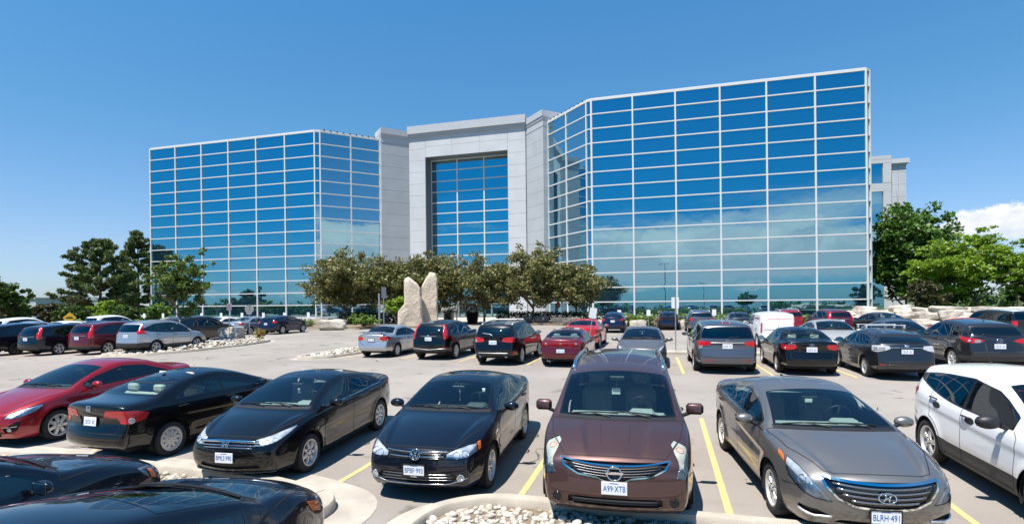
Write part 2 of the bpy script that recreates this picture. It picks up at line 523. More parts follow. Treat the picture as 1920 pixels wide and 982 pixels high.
def m_pebble():
    m, N, L, b = nmat('river_stone')
    g = N.new('ShaderNodeNewGeometry')
    cr = N.new('ShaderNodeValToRGB')
    els = cr.color_ramp.elements
    els[0].position = 0; els[0].color = (.36, .31, .25, 1)
    els[1].position = 1; els[1].color = (.66, .61, .53, 1)
    for p, c in ((.08, (.28, .22, .17, 1)), (.16, (.45, .39, .31, 1)), (.5, (.55, .49, .41, 1)), (.8, (.61, .56, .47, 1))):
        e = els.new(p); e.color = c
    L.new(g.outputs['Random Per Island'], cr.inputs[0])
    n = N.new('ShaderNodeTexNoise'); n.inputs['Scale'].default_value = 35; n.inputs['Detail'].default_value = 5
    tc = N.new('ShaderNodeTexCoord'); L.new(tc.outputs['Object'], n.inputs['Vector'])
    mx = N.new('ShaderNodeMix'); mx.data_type = 'RGBA'; mx.blend_type = 'MULTIPLY'; mx.inputs['Factor'].default_value = .35
    L.new(cr.outputs[0], mx.inputs[6]); L.new(n.outputs['Fac'], mx.inputs[7])
    L.new(mx.outputs[2], b.inputs['Base Color']); b.inputs['Roughness'].default_value = .75
    return m
M_PEB = m_pebble()
def pebbles(name, poly, size, count, seed, base=.06, lo=False, mound=0.0):
    rnd = random.Random(seed)
    xs = [p[0] for p in poly]; ys = [p[1] for p in poly]
    cx, cy = sum(xs) / len(xs), sum(ys) / len(ys)
    V, Fc, n = [], [], 0
    tries = 0
    T = PEBLO if lo else PEB
    got = 0
    while got < count and tries < count * 12:
        tries += 1
        x, y = rnd.uniform(min(xs), max(xs)), rnd.uniform(min(ys), max(ys))
        if not pip(x, y, poly): continue
        got += 1
        vs, fs = T[rnd.randrange(len(T))]
        s = size * rnd.uniform(.6, 1.25) * (1.5 if rnd.random() < .06 else 1)
        rz = rnd.uniform(0, 6.28); ti = rnd.gauss(0, .3)
        M = np.array((Matrix.Rotation(rz, 3, 'Z') @ Matrix.Rotation(ti, 3, 'X')))
        h = base + mound * max(0, 1 - ((x - cx) ** 2 / (max(xs) - cx + .1) ** 2 + (y - cy) ** 2 / (max(ys) - cy + .1) ** 2)) + rnd.uniform(-.25, .45) * size
        V.append((vs * s) @ M.T + np.array([x, y, ground_z(x, y) + h])); Fc.append(fs + n); n += len(vs)
    o = mesh_obj(name, np.vstack(V), np.vstack(Fc), M_PEB, smooth=True)
    return o
def island(outline, seed, size, count, label, width=.19, height=.14, lo=False, mound=0.0, gutter=0.0):
    """kerb ring, soil bed and loose stones"""
    inner = offset_poly(outline, -width)
    m = len(outline)
    kb = MB()
    prof = [(0.0, -.04, outline), (-.012, height - .025, outline), (-.035, height, outline)]
    rings = []
    for off, h, _ in prof: rings.append([(x, y, ground_z(x, y) + h) for x, y in offset_poly(outline, off)])
    rings.append([(x, y, ground_z(x, y) + height - .004) for x, y in offset_poly(outline, -width + .02)])
    rings.append([(x, y, ground_z(x, y) + height - .03) for x, y in inner])
    rings.append([(x, y, ground_z(x, y) - .03) for x, y in offset_poly(outline, -width - .004)])
    for r in rings: kb.v.extend(r)
    for k in range(len(rings) - 1):
        for i in range(m):
            j = (i + 1) % m
            kb.f.append((k * m + i, k * m + j, (k + 1) * m + j, (k + 1) * m + i))
    o = mesh_obj('kerb', kb.v, kb.f, M_CONC)
    auto_smooth(o, 40); tag(o, kind='structure')
    acc = 0.0; jb = MB()
    for i in range(m):
        a, c = Vector(outline[i]), Vector(outline[(i + 1) % m]); acc += (c - a).length
        if acc > 2.4:
            acc = 0.0; d = (c - a).normalized(); nn = Vector((a.x - inner[i][0], a.y - inner[i][1])).normalized()
            P = [Vector((a.x, a.y)) + nn * o_ for o_ in (.004, -.010, -.036, -width + .02)]; Z = [-.02, height - .022, height + .003, height - .001]
            for k in range(3):
                jb.quad(*[(q.x + d.x * s_, q.y + d.y * s_, ground_z(q.x, q.y) + zz) for q, zz, s_ in ((P[k], Z[k], -.006), (P[k], Z[k], .006), (P[k + 1], Z[k + 1], .006), (P[k + 1], Z[k + 1], -.006))])
    if jb.f: tag(jb.build('kerb_joint', M_JOINTK), kind='structure')
    if gutter:
        g = offset_poly(outline, gutter)
        vs = [(x, y, ground_z(x, y) + .006) for x, y in g] + [(x, y, ground_z(x, y) + .006) for x, y in outline]
        tag(mesh_obj('gutter', vs, [(i, (i + 1) % m, m + (i + 1) % m, m + i) for i in range(m)], M_GUTTER), kind='structure')
    sx = [p[0] for p in inner]; sy = [p[1] for p in inner]
    cx, cy = sum(sx) / m, sum(sy) / m
    vs = [(cx, cy, ground_z(cx, cy) + .02 + mound)] + [(x, y, ground_z(x, y) + .02) for x, y in inner]
    tag(mesh_obj('soil_bed', vs, [(0, i + 1, (i + 1) % m + 1) for i in range(m)], M_SOIL), kind='structure')
    p = pebbles('river_stones', offset_poly(inner, -size * .5), size, count, seed, .02 if not lo else .05, lo, mound)
    tag(p, label, 'stones', kind='stuff')

isl_a = rounded([(-17, 7.18), (-17, 5.75), (-8, 5.78), (-5.0, 5.4), (-4.27, 5.55), (-4.22, 6.5), (-5.6, 7.02), (-8.5, 7.2)], [.1, .1, 1.2, .5, .45, .55, 1.5, 1.5])
isl_b = rounded([(-3.15, 5.4), (6.5, 5.5), (6.5, 7.06), (-2.35, 7.14), (-3.05, 6.55)], [.5, .1, .1, .6, .5])
isl_c = rounded([(-27.6, 20.3), (-24.9, 20.6), (-24.0, 22.5), (-24.15, 27.5), (-25.0, 30.2), (-27.2, 31.4), (-29.2, 30.0), (-28.6, 25.4)], [.8, .6, 1.5, 2.0, 1.2, 1.5, 1.5, 1.5])
isl_d = rounded([(-15.75, 20.1), (-14.35, 20.6), (-13.95, 23.5), (-14.0, 27.2), (-15.2, 27.9), (-16.2, 25)], [.6, .6, .8, .6, .8, 1.0])
island(isl_a, 11, .05, 2300, 'pale river stones filling the kerbed island beside the black cars', gutter=.55)
island(isl_b, 12, .043, 3300, 'white river stones inside the kerb in front of the brown minivan', gutter=.3)
island(isl_c, 13, .13, 900, 'pale stones mounded round the young maple in the kerbed island', lo=True, mound=.22, gutter=.3)
island(isl_d, 14, .11, 500, 'pale stones in the small kerbed island beside the silver sedan', lo=True, mound=.12, gutter=.3)
# flat concrete strip between the two rows on the right
def slab(name, poly, h, mat):
    m = len(poly)
    b = MB(); b.v = [(x, y, ground_z(x, y) - .05) for x, y in poly] + [(x, y, ground_z(x, y) + h) for x, y in poly]
    b.f = [(i, (i + 1) % m, m + (i + 1) % m, m + i) for i in range(m)] + [tuple(range(m, 2 * m))]
    return tag(mesh_obj(name, b.v, b.f, mat), kind='structure')
slab('kerb', [(-2.2, 24.9), (3.6, 24.9), (9.4, 24.9), (14, 24.9), (14, 26.0), (9.4, 26.0), (3.6, 26.0), (-2.2, 26.0)], .12, M_CONC)
# kerbs and beds along the building
slab('kerb', [(-4.8, 46.2), (13, 46.2), (13, 46.5), (-4.8, 46.5)], .14, M_CONC)
slab('planting_bed', [(-4.8, 46.5), (13, 46.5), (15, 60), (23, 70.8), (-9, 70.8), (-9, 56), (-4.8, 52)], .2, M_SOIL)
slab('kerb', [(-80, 42.2), (-33, 42.2), (-27.0, 43.2), (-26.7, 43.5), (-33.2, 42.5), (-80, 42.5)], .14, M_CONC)
slab('planting_bed', [(-80, 42.5), (-33.2, 42.5), (-27, 43.5), (-26.4, 47.5), (-38, 56), (-45, 70.8), (-80, 70.8)], .2, M_SOIL)
slab('sidewalk', [(-38, 58.2), (-9.2, 58.2), (-9.2, 80), (-44, 80), (-44, 70.8)], .13, M_GUTTER)
slab('planting_bed', [(-26.6, 47.8), (-20.5, 46.6), (-18.4, 48.5), (-21, 53), (-27, 57), (-37.6, 57)], .2, M_SOIL)
slab('planting_bed', [(-18, 55), (-9.5, 53.5), (-5, 51.4), (-5, 52.6), (-9.2, 58), (-18, 58)], .2, M_SOIL)

# ================================================================== office building
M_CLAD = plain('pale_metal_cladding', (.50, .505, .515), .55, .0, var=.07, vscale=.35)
M_CLADS = plain('shaded_metal_cladding', (.40, .415, .43), .55, var=.07, vscale=.35)  # pale cladding darkened: shade of the diagonal bands put into the colour
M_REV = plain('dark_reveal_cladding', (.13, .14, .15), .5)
M_CLADT = plain('cornice_metal', (.43, .44, .46), .5, var=.03, vscale=.6)
M_JOINT = plain('panel_joint', (.16, .165, .17), .8)
M_MULL = plain('white_mullion', (.62, .615, .605), .45)
M_MULLG = plain('grey_metal', (.30, .31, .32), .4, .3)
M_DARK = plain('dark_recess', (.02, .022, .025), .6)
def m_mirror_glass(name='mirror_glass', tint=(.27, .44, .49)):
    m, N, L, b = nmat(name)
    out = N['Material Output']; N.remove(b)
    tc = N.new('ShaderNodeTexCoord')
    n = N.new('ShaderNodeTexNoise'); n.inputs['Scale'].default_value = .42; n.inputs['Detail'].default_value = 2
    L.new(tc.outputs['Object'], n.inputs['Vector'])
    bp = N.new('ShaderNodeBump'); bp.inputs['Strength'].default_value = .3; bp.inputs['Distance'].default_value = .02
    L.new(n.outputs['Fac'], bp.inputs['Height'])
    g = N.new('ShaderNodeBsdfGlossy'); g.inputs['Roughness'].default_value = 0.0
    L.new(bp.outputs[0], g.inputs['Normal'])
    d = N.new('ShaderNodeBsdfDiffuse'); d.inputs['Color'].default_value = (.004, .016, .03, 1)
    lw = N.new('ShaderNodeFresnel'); lw.inputs['IOR'].default_value = 1.5
    cm = N.new('ShaderNodeMix'); cm.data_type = 'RGBA'
    cm.inputs[6].default_value = (*tint, 1); cm.inputs[7].default_value = (.6, .8, .9, 1)
    L.new(lw.outputs[0], cm.inputs['Factor']); L.new(cm.outputs[2], g.inputs['Color'])
    ad = N.new('ShaderNodeAddShader'); L.new(g.outputs[0], ad.inputs[0]); L.new(d.outputs[0], ad.inputs[1])
    L.new(ad.outputs[0], out.inputs[0])
    return m
M_GLASS = m_mirror_glass()
ROOF = 29.5; BASE = .9; ROWS = 15; RH = (ROOF - BASE) / ROWS
office = tag(empty('office_building', (-30, 71, .5)), 'mid rise office building of blue mirror glass with a pale framed entrance bay', 'office building')
OFF = Vector((-30, 71, .5))
def part(mb, name, mat, parent, smooth=False, mats=None):
    """build a collected shape given in world space as a child of a thing that stands at its own base"""
    base = parent.location if parent.parent is None else (parent.parent.location if parent.parent.parent is None else parent.parent.parent.location)
    mb.v = [(v[0] - base[0], v[1] - base[1], v[2] - base[2]) for v in mb.v]
    return mb.build(name, mat, parent, smooth, mats)
def curtain(p0, p1, cols, rows, z0, z1, vm=.19, hm=.14, seed=1, ends=(True, True), frame=M_MULL, depth=.12):
    """a glazed wall from p0 to p1 (seen from its right-hand side): panes, then the mullion grid in front"""
    rnd = random.Random(seed)
    p0, p1 = Vector((*p0, 0)), Vector((*p1, 0)); d = p1 - p0; Ln = d.length; d.normalize()
    nrm = Vector((d.y, -d.x, 0))
    gl = MB(); fr = MB()
    cs = cols if isinstance(cols, list) else [Ln * k / cols for k in range(cols + 1)]
    rh = (z1 - z0) / rows
    for i in range(len(cs) - 1):
        for j in range(rows):
            tx, tz = rnd.gauss(0, .0010), rnd.gauss(0, .0012)
            q = []
            for (u, w) in ((cs[i], z0 + j * rh), (cs[i + 1], z0 + j * rh), (cs[i + 1], z0 + (j + 1) * rh), (cs[i], z0 + (j + 1) * rh)):
                off = (u - (cs[i] + cs[i + 1]) / 2) * tx + (w - z0 - (j + .5) * rh) * tz
                q.append(p0 + d * u + nrm * off + Vector((0, 0, w)))
            gl.quad(*q)
    rot = Matrix((d, -nrm, Vector((0, 0, 1)))).transposed()
    for k, u in enumerate(cs):
        if (k == 0 and not ends[0]) or (k == len(cs) - 1 and not ends[1]): continue
        fr.box(p0 + d * u + nrm * (depth / 2) + Vector((0, 0, (z0 + z1) / 2)), (vm, depth + .02, z1 - z0 + .1), rot)
    for j in range(rows + 1):
        fr.box(p0 + d * (Ln / 2) + nrm * (depth / 2 - .012) + Vector((0, 0, z0 + j * rh)), (Ln, depth + .02, hm if j < rows else .3), rot)
    g = part(gl, 'curtain_wall', M_GLASS, office)
    f = part(fr, 'mullion_grid', frame, g)
    return g
S2 = math.sqrt(.5)
LX0, LX1, RX0, RX1, FY = -83.35, -51.05, -8.65, 23.15, 71.0
chl = (-50.35, 71.35); chr_ = (-9.35, 71.35)
curtain((LX0, FY), (LX1, FY), 6, ROWS, BASE, ROOF, seed=1, ends=(True, True))
curtain((LX0 - .38, FY + .38), (LX0, FY), [0, .537], ROWS, BASE, ROOF, seed=2, ends=(True, False), vm=.14)
curtain((LX1, FY), chl, [0, .78], ROWS, BASE, ROOF, seed=3, ends=(False, True), vm=.2)
dl = 6.55 * math.sqrt(2)
curtain(chl, (-43.8, 77.9), [0, dl / 2, dl], ROWS, BASE, ROOF, seed=4, ends=(False, True))
curtain((-15.9, 77.9), chr_, [0, dl / 2, dl], ROWS, BASE, ROOF, seed=5, ends=(True, True))
curtain(chr_, (RX0, FY), [0, .78], ROWS, BASE, ROOF, seed=6, ends=(False, True), vm=.2)
curtain((RX0, FY), (RX1, FY), 6, ROWS, BASE, ROOF, seed=7, ends=(True, True))
curtain((RX1, FY), (RX1 + .5, FY + .5), [0, .707], ROWS, BASE, ROOF, seed=8, ends=(False, True), vm=.2)
curtain((RX1 + .5, FY + .5), (RX1 + .5, FY + 24), 4, ROWS, BASE, ROOF, seed=9)
curtain((LX0 - .38, FY + 24), (LX0 - .38, FY + .38), 4, ROWS, BASE, ROOF, seed=10)
# low white base under the glass
bs = MB()
outl = [(LX0 - .38, FY + 24), (LX0 - .38, FY + .38), (LX0, FY), (LX1, FY), chl, (-43.8, 77.9), (-43.8, 84)]
outr = [(-15.9, 84), (-15.9, 77.9), chr_, (RX0, FY), (RX1, FY), (RX1 + .5, FY + .5), (RX1 + .5, FY + 24)]
for o in (outl, outr):
    q = offset_poly(o + [(o[-1][0], 95), (o[0][0], 95)], .16)
    bs.poly_prism(q, .4, BASE - .08)
split_pieces(part(bs, 'base_sill', M_MULL, office))
rf = MB()
for o in (outl, outr):
    q = offset_poly(o + [(o[-1][0], 95), (o[0][0], 95)], .05)
    rf.poly_prism(q, ROOF - .02, ROOF + .22)
rf.box((-30, 88, ROOF + .1), (34, 14, .3))
part(rf, 'roof', M_MULL, office)
bk = MB()      # solid core so nothing shows through from the side
for o in (outl, outr): bk.poly_prism(offset_poly(o + [(o[-1][0], 95), (o[0][0], 95)], -.3), .45, ROOF - .1)
split_pieces(part(bk, 'core', M_DARK, office))
def panels(mb, jb, p0, p1, us, zs, t=.12, gap=.03):
    """cladding panels with open joints over a dark backing"""
    p0, p1 = Vector((*p0, 0)), Vector((*p1, 0)); d = (p1 - p0).normalized(); nrm = Vector((d.y, -d.x, 0))
    rot = Matrix((d, -nrm, Vector((0, 0, 1)))).transposed()
    for a, b in zip(us, us[1:]):
        for c, e in zip(zs, zs[1:]):
            mb.box(p0 + d * ((a + b) / 2) - nrm * (t / 2) + Vector((0, 0, (c + e) / 2)), (b - a - gap, t, e - c - gap), rot)
    jb.box(p0 + d * ((us[0] + us[-1]) / 2) - nrm * (t / 2 + .03) + Vector((0, 0, (zs[0] + zs[-1]) / 2)), (us[-1] - us[0] - .06, t, zs[-1] - zs[0] - .06), rot)
def steps(a, b, s):
    out = [b]
    while out[-1] - s > a + .4: out.append(out[-1] - s)
    return out[::-1] if abs(out[-1] - a) < .01 else [a] + out[::-1]
cl, jt, co, rv, cs_, cs2_ = MB(), MB(), MB(), MB(), MB(), MB()
PY0, PZ, PX0, PX1, OX0, OX1, OZ = 80.5, 31.9, -39.85, -20.05, -36.95, -22.95, 26.75
zs = steps(.5, 30.1, 1.906)
panels(cl, jt, (PX0, PY0), (OX0, PY0), [0, OX0 - PX0], zs)
panels(cl, jt, (OX1, PY0), (PX1, PY0), [0, PX1 - OX1], zs)
panels(cl, jt, (OX0, PY0), (OX1, PY0), [0, 4.67, 9.33, OX1 - OX0], [OZ, 28.45, 30.1])
panels(cl, jt, (PX0, PY0 + 4), (PX0, PY0), [0, 4], zs)
panels(cl, jt, (PX1, PY0), (PX1, PY0 + 4), [0, 4], zs)
# inner reveals and soffit of the entrance bay
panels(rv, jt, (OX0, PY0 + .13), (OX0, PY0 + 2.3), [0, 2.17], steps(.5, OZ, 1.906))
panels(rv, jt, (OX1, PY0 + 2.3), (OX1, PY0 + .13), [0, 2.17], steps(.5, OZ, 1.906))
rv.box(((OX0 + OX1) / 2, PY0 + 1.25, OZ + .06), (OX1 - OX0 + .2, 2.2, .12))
def cornice(mb, pts, z, prof):
    """stepped cornice along pts; prof = [(projection, bottom, top)]"""
    for pr, a, b in prof:
        q = offset_poly(pts, pr); mb.poly_prism(q, z + a, z + b)
cornice(co, [(PX0, PY0 + 4), (PX0, PY0), (PX1, PY0), (PX1, PY0 + 4)], 30.1, [(.16, 0, .12), (.5, .55, 1.8), (.22, .12, .55)])
# diagonal cladding bands beside the bay
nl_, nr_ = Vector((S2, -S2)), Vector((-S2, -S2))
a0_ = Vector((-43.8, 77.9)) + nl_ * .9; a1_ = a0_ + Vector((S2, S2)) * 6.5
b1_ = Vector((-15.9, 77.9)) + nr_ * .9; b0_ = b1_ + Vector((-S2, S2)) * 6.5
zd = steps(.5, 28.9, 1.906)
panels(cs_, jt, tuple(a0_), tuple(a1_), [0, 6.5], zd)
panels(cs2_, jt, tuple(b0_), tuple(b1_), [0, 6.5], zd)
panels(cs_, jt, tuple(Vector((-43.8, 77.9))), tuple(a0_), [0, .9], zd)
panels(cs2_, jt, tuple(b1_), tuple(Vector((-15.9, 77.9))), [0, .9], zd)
for (s0, s1, nn) in ((a0_, a1_, nl_), (b0_, b1_, nr_)):
    back = -nn * 3
    pts = [tuple(s0), tuple(s1), tuple(s1 + back), tuple(s0 + back)]
    cornice(co, pts, 28.9, [(.05, 0, .9), (.12, .9, 1.02), (.28, 1.4, 2.3), (.16, 1.02, 1.4)])
cp = part(cl, 'cladding', M_CLAD, office)
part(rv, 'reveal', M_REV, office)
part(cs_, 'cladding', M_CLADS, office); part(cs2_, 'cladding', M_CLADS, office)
part(jt, 'joint_backing', M_JOINT, cp)
part(co, 'cornice', M_CLADT, office)
# glazing of the entrance bay: 14 rows over the doors
g = curtain((OX0, PY0 + 2.3), (OX1, PY0 + 2.3), 3, 13, 3.6, OZ, vm=.2, hm=.14, seed=12)
lo = MB(); lo.box(((OX0 + OX1) / 2, PY0 + 2.4, 2.0), (OX1 - OX0, .1, 3.1)); part(lo, 'lobby_glass', M_GLASS, office)
en = MB()
for x in (-36.8, -33.9, -32.2, -31.0, -28.9, -27.7, -26.5, -23.1): en.box((x, PY0 + 2.2, 2.05), (.22, .2, 3.1))
en.box(((OX0 + OX1) / 2, PY0 + 2.2, 2.75), (13.9, .16, .12)); en.box(((OX0 + OX1) / 2, PY0 + 2.2, 3.55), (13.9, .24, .3))
part(en, 'entrance_frame', M_MULLG, office)
for x in (-30.4, -29.4):
    dr = MB(); dr.box((x, PY0 + 2.05, 1.75), (.95, .06, 2.2)); dd = part(dr, 'door', M_DARK, office)
    hb = MB(); hb.tube([(x + (.35 if x < -30 else -.35), PY0 + 1.95, 1.2), (x + (.35 if x < -30 else -.35), PY0 + 1.95, 2.2)], .025); part(hb, 'handle', M_MULL, dd)
aw = MB()      # dark arched canopy above the doors
prev = None
for k in range(9):
    w = pi * k / 8
    aw.v.extend([(-29.9 - 2.1 * cos(w), PY0 + 2.0, 3.2 + .9 * sin(w)), (-29.9 - 2.1 * cos(w), PY0 - .6, 3.2 + .75 * sin(w))])
for k in range(8): aw.f.append((2 * k, 2 * k + 1, 2 * k + 3, 2 * k + 2))
aw.f.append(tuple(2 * k + 1 for k in range(9)))
part(aw, 'canopy', plain('navy_canvas', (.02, .018, .05), .8), office)
# drips along the parapets
pk = MB()
for k in range(9):
    for (a, b) in ((chl, (-43.8, 77.9)), ((-15.9, 77.9), chr_)):
        t = (k + .7) / 9.5; pk.box((a[0] + (b[0] - a[0]) * t, a[1] + (b[1] - a[1]) * t - .1, ROOF + .27), (.18, .18, .12))
part(pk, 'roof_anchor', M_DARK, office)

# ------------------------------------------------------------------ the taller wing standing behind on the right
annex = tag(empty('office_annex', (36, 96, .5)), 'grey clad office wing with blue glass showing past the right end of the mirror building', 'office building')
am, aj, ag = MB(), MB(), MB()
Y2 = 96.0
panels(am, aj, (27.0, Y2), (34.7, Y2), [0, 7.7], [24.0, 24.6, 25.2], t=.3)
panels(am, aj, (27.0, Y2), (34.7, Y2), [0, 7.7], [19.6, 20.9], t=.3)
panels(am, aj, (33.55, Y2 - .02), (34.7, Y2 - .02), [0, 1.15], [.5, 9, 14.5, 19.6], t=.3)
panels(am, aj, (33.55, Y2 - .02), (34.7, Y2 - .02), [0, 1.15], [20.9, 24.0], t=.3)
ZA = [.5] + [k * 1.906 + 3.5 for k in range(11)] + [23.6]
panels(am, aj, (34.75, Y2 + .6), (36.9, Y2 + .6), [0, 1.07, 2.15], ZA, t=.3)
panels(am, aj, (36.9, Y2 + .6), (36.9, Y2 + 12), [0, 5.7, 11.4], ZA, t=.3)
am.box((35.9, Y2 + 3.4, 24.25), (2.7, 6.4, .7)); am.box((35.8, Y2 + 3.4, 23.75), (2.35, 5.9, .3))
ag.quad((26, Y2 + .25, .5), (33.9, Y2 + .25, .5), (33.9, Y2 + .25, 24.0), (26, Y2 + .25, 24.0))
part(am, 'cladding', M_CLAD, annex); part(aj, 'joint_backing', M_JOINT, annex); part(ag, 'window', M_GLASS, annex)
sg = MB()
sg.lathe([(.001, 0), (1.15, 0), (1.15, .22), (.001, .22)], 24, (36.92, Y2 + 2.6, 20.2), 'x')
for k, (z, h) in enumerate(((16.6, 1.0), (14.0, .9))): sg.box((37.02, Y2 + 2.5, z), (.2, 1.3, h), bev=.03)
part(sg, 'blue_emblem', plain('navy_sign', (.01, .02, .09), .4), annex)
# ================================================================== cars: body cage, cut-outs and fittings
def lerp(a, b, t): return a + (b - a) * t
def interp(x, xs, ys): return float(np.interp(x, xs, ys))

DEF = dict(L=4.6, W=1.78, H=1.45, wb=2.67, fo=.92, rt=.315, tw=.205, gc=.19, zn=.66, zc=.98, dc=1.1, dh=2.0, zh=1.385, dr=3.2, zr=1.385,
           rear='notch', dg=3.9, zg=1.10, de=4.5, ze=1.09, zbF=.89, zbR=.985, yroof=.60, swF=.20, swR=.17, csw=.20, hsw=.07, gsw=-.16,
           crown=.045, hump=1.8, nosek=None, tailk=None, arch=.055, flare=.012, crease=(.60, .78), nose_in=.80, tail_in=.82, roof_bulge=.0)

def stations(P):
    L, W, H = P['L'], P['W'], P['H']; hw = W / 2
    S = []
    def plan(d):
        f = np.interp(d, [0, .12, .35, .8, 1.2], [P['nose_in'], .87, .945, .99, 1.0])
        r = np.interp(L - d, [0, .12, .35, .8, 1.3], [P['tail_in'], .88, .945, .985, 1.0])
        return float(min(f, r)) * hw
    belt = lambda d: interp(d, [P['dc'], P['dr'], L], [P['zbF'], lerp(P['zbF'], P['zbR'], .75), P['zbR']])
    def side(d, yb, zb, w):
        lo = P['gc'] + P.get('tail_up', .13) * min(1, max(0, (d - P['fo'] - P['wb'] - .15) / .45)) + .03 * min(1, max(0, (.5 - d) / .4))
        return [(w * .985, zb - .075), (w * 1.0, lerp(zb, lo, .34)), (w * .998, lerp(zb, lo, .64)), (w * .975, lo + .075), (w * .90, lo)]
    def hoodst(d, z, roll=.085, sw=0.0):
        w = plan(d); yb = w * .955
        top = [(0, z), (.36 * yb, z - .006), (.70 * yb, z - .022), (.90 * yb, z - .045), (yb, z - roll)]
        S.append(dict(d=d, top=top, side=side(d, yb, z - roll, w), sw=[sw] * 5))
    def cabst(d, z, s, sw, rear=False, yr=None, zdrop=None):
        """s = 0 where the pillar meets the belt, 1 at the roof"""
        w = plan(d); yb = w * .955; zb = belt(d) if not rear else min(belt(d), z - .02)
        yro = 1.13 * P['yroof'] * hw if yr is None else yr
        yi = lerp(.88 * yb, yro, s ** .9); yo = lerp(.945 * yb, yro + .05, s ** .9)
        cr = P['crown'] * s + .012
        zo = z - cr - .055 * s - .012
        zo = max(zo, zb + .012)
        top = [(0, z), (.5 * yi, z - cr * .25), (yi, z - cr), (yo, zo), (yb, min(zb, zo - .012))]
        S.append(dict(d=d, top=top, side=side(d, yb, top[4][1], w), sw=[sw, sw, sw, sw * .85, sw * .3]))
    zn, zc, dc, dh, zh, dr, zr = (P[k] for k in ('zn', 'zc', 'dc', 'dh', 'zh', 'dr', 'zr'))
    hz = lambda d: zn + (zc - .015 - zn) * (1 - (1 - min(1, (d - .05) / (dc - .1))) ** P['hump'])
    hoodst(.05, zn, .075); hoodst(.20, hz(.20)); hoodst(.45, hz(.45)); hoodst(lerp(.45, dc, .55), hz(lerp(.45, dc, .55)))
    # rear edge of the bonnet, swept back at the corners
    w = plan(dc); yb = w * .955; zb = P['zbF']
    S.append(dict(d=dc - .04, top=[(0, zc - .015), (.4 * yb, zc - .02), (.80 * yb, zc - .035), (.92 * yb, zc - .055), (yb, min(zb, zc - .085))],
                  side=side(dc, yb, min(zb, zc - .085), w), sw=[P['csw'], P['csw'], P['csw'], P['csw'] * .8, P['csw'] * .3]))
    cabst(dc + .10, zc + .055, .10, P['csw'])
    m1 = P.get('wsm', .012)
    cabst(lerp(dc, dh, .38), lerp(zc, zh, .42) + m1, .42, lerp(P['csw'], P['hsw'], .4))
    cabst(lerp(dc, dh, .72), lerp(zc, zh, .76) + m1, .76, lerp(P['csw'], P['hsw'], .72))
    cabst(dh, zh, 1.0, P['hsw'])
    cabst(lerp(dh, dr, .35), H, 1.0, 0)
    cabst(lerp(dh, dr, .72), lerp(H, zr, .45) + P['roof_bulge'], 1.0, 0)
    cabst(dr, zr, 1.0, P['gsw'] * .35)
    if P['rear'] == 'notch':
        dg, zg, de, ze = P['dg'], P['zg'], P['de'], P['ze']
        cabst(lerp(dr, dg, .33), lerp(zr, zg, .27) + .012, .74, P['gsw'] * .6, True)
        cabst(lerp(dr, dg, .68), lerp(zr, zg, .63) + .012, .38, P['gsw'] * .85, True)
        cabst(dg - .06, zg + .03, .08, P['gsw'], True)
        def deck(d, z, roll, sw):
            w = plan(d); yb = w * .955
            S.append(dict(d=d, top=[(0, z), (.38 * yb, z - .004), (.74 * yb, z - .018), (.91 * yb, z - .04), (yb, z - roll)],
                          side=side(d, yb, z - roll, w), sw=[sw, sw, sw, sw * .8, sw * .3]))
        deck(dg + .06, zg - .012, .085, P['gsw'] * .8); deck(lerp(dg, de, .6), lerp(zg, ze, .6) - .01, .08, 0); deck(de, ze, .07, 0); deck(L - .035, ze - .045, .075, 0)
    else:
        zg = P['zg']; yr = 1.13 * P['yroof'] * hw; ov = P.get('spoiler', .0)
        gt, gb = P.get('gt', .30), P.get('gb', .06)
        w = plan(L - .1); yb = w * .955
        def gate(d, z, s, zb):
            w = plan(d); yb = w * .955
            yi = lerp(.91 * yb, yr, s); yo = lerp(.96 * yb, yr + .05, s)
            cr = P['crown'] * s * .6 + .004
            top = [(0, z), (.5 * yi, z - cr * .3), (yi, z - cr), (yo, max(zb + .015, z - cr - .035 * s - .008)), (yb, zb)]
            S.append(dict(d=d, top=top, side=side(d, yb, zb, w), sw=[0, 0, -.02, -.06, 0]))
        zbr = P['zbR']
        gate(L - gt, zr - .045, 1.0, zbr); gate(L - gt + .06, zr - .12, .97, zbr)
        gate(lerp(L - gt + .06, L - gb, .5), lerp(zr - .12, zg, .5) + .02, .62, zbr)
        gate(L - gb, zg, .15, min(zbr, zg - .03))
        w = plan(L - .03); yb = w * .955
        S.append(dict(d=L - .03, top=[(0, zg - .10), (.45 * yb, zg - .10), (.82 * yb, zg - .105), (.93 * yb, zg - .11), (yb, zg - .13)],
                      side=side(L - .03, yb, zg - .13, w), sw=[0] * 5))
    return S, plan, belt

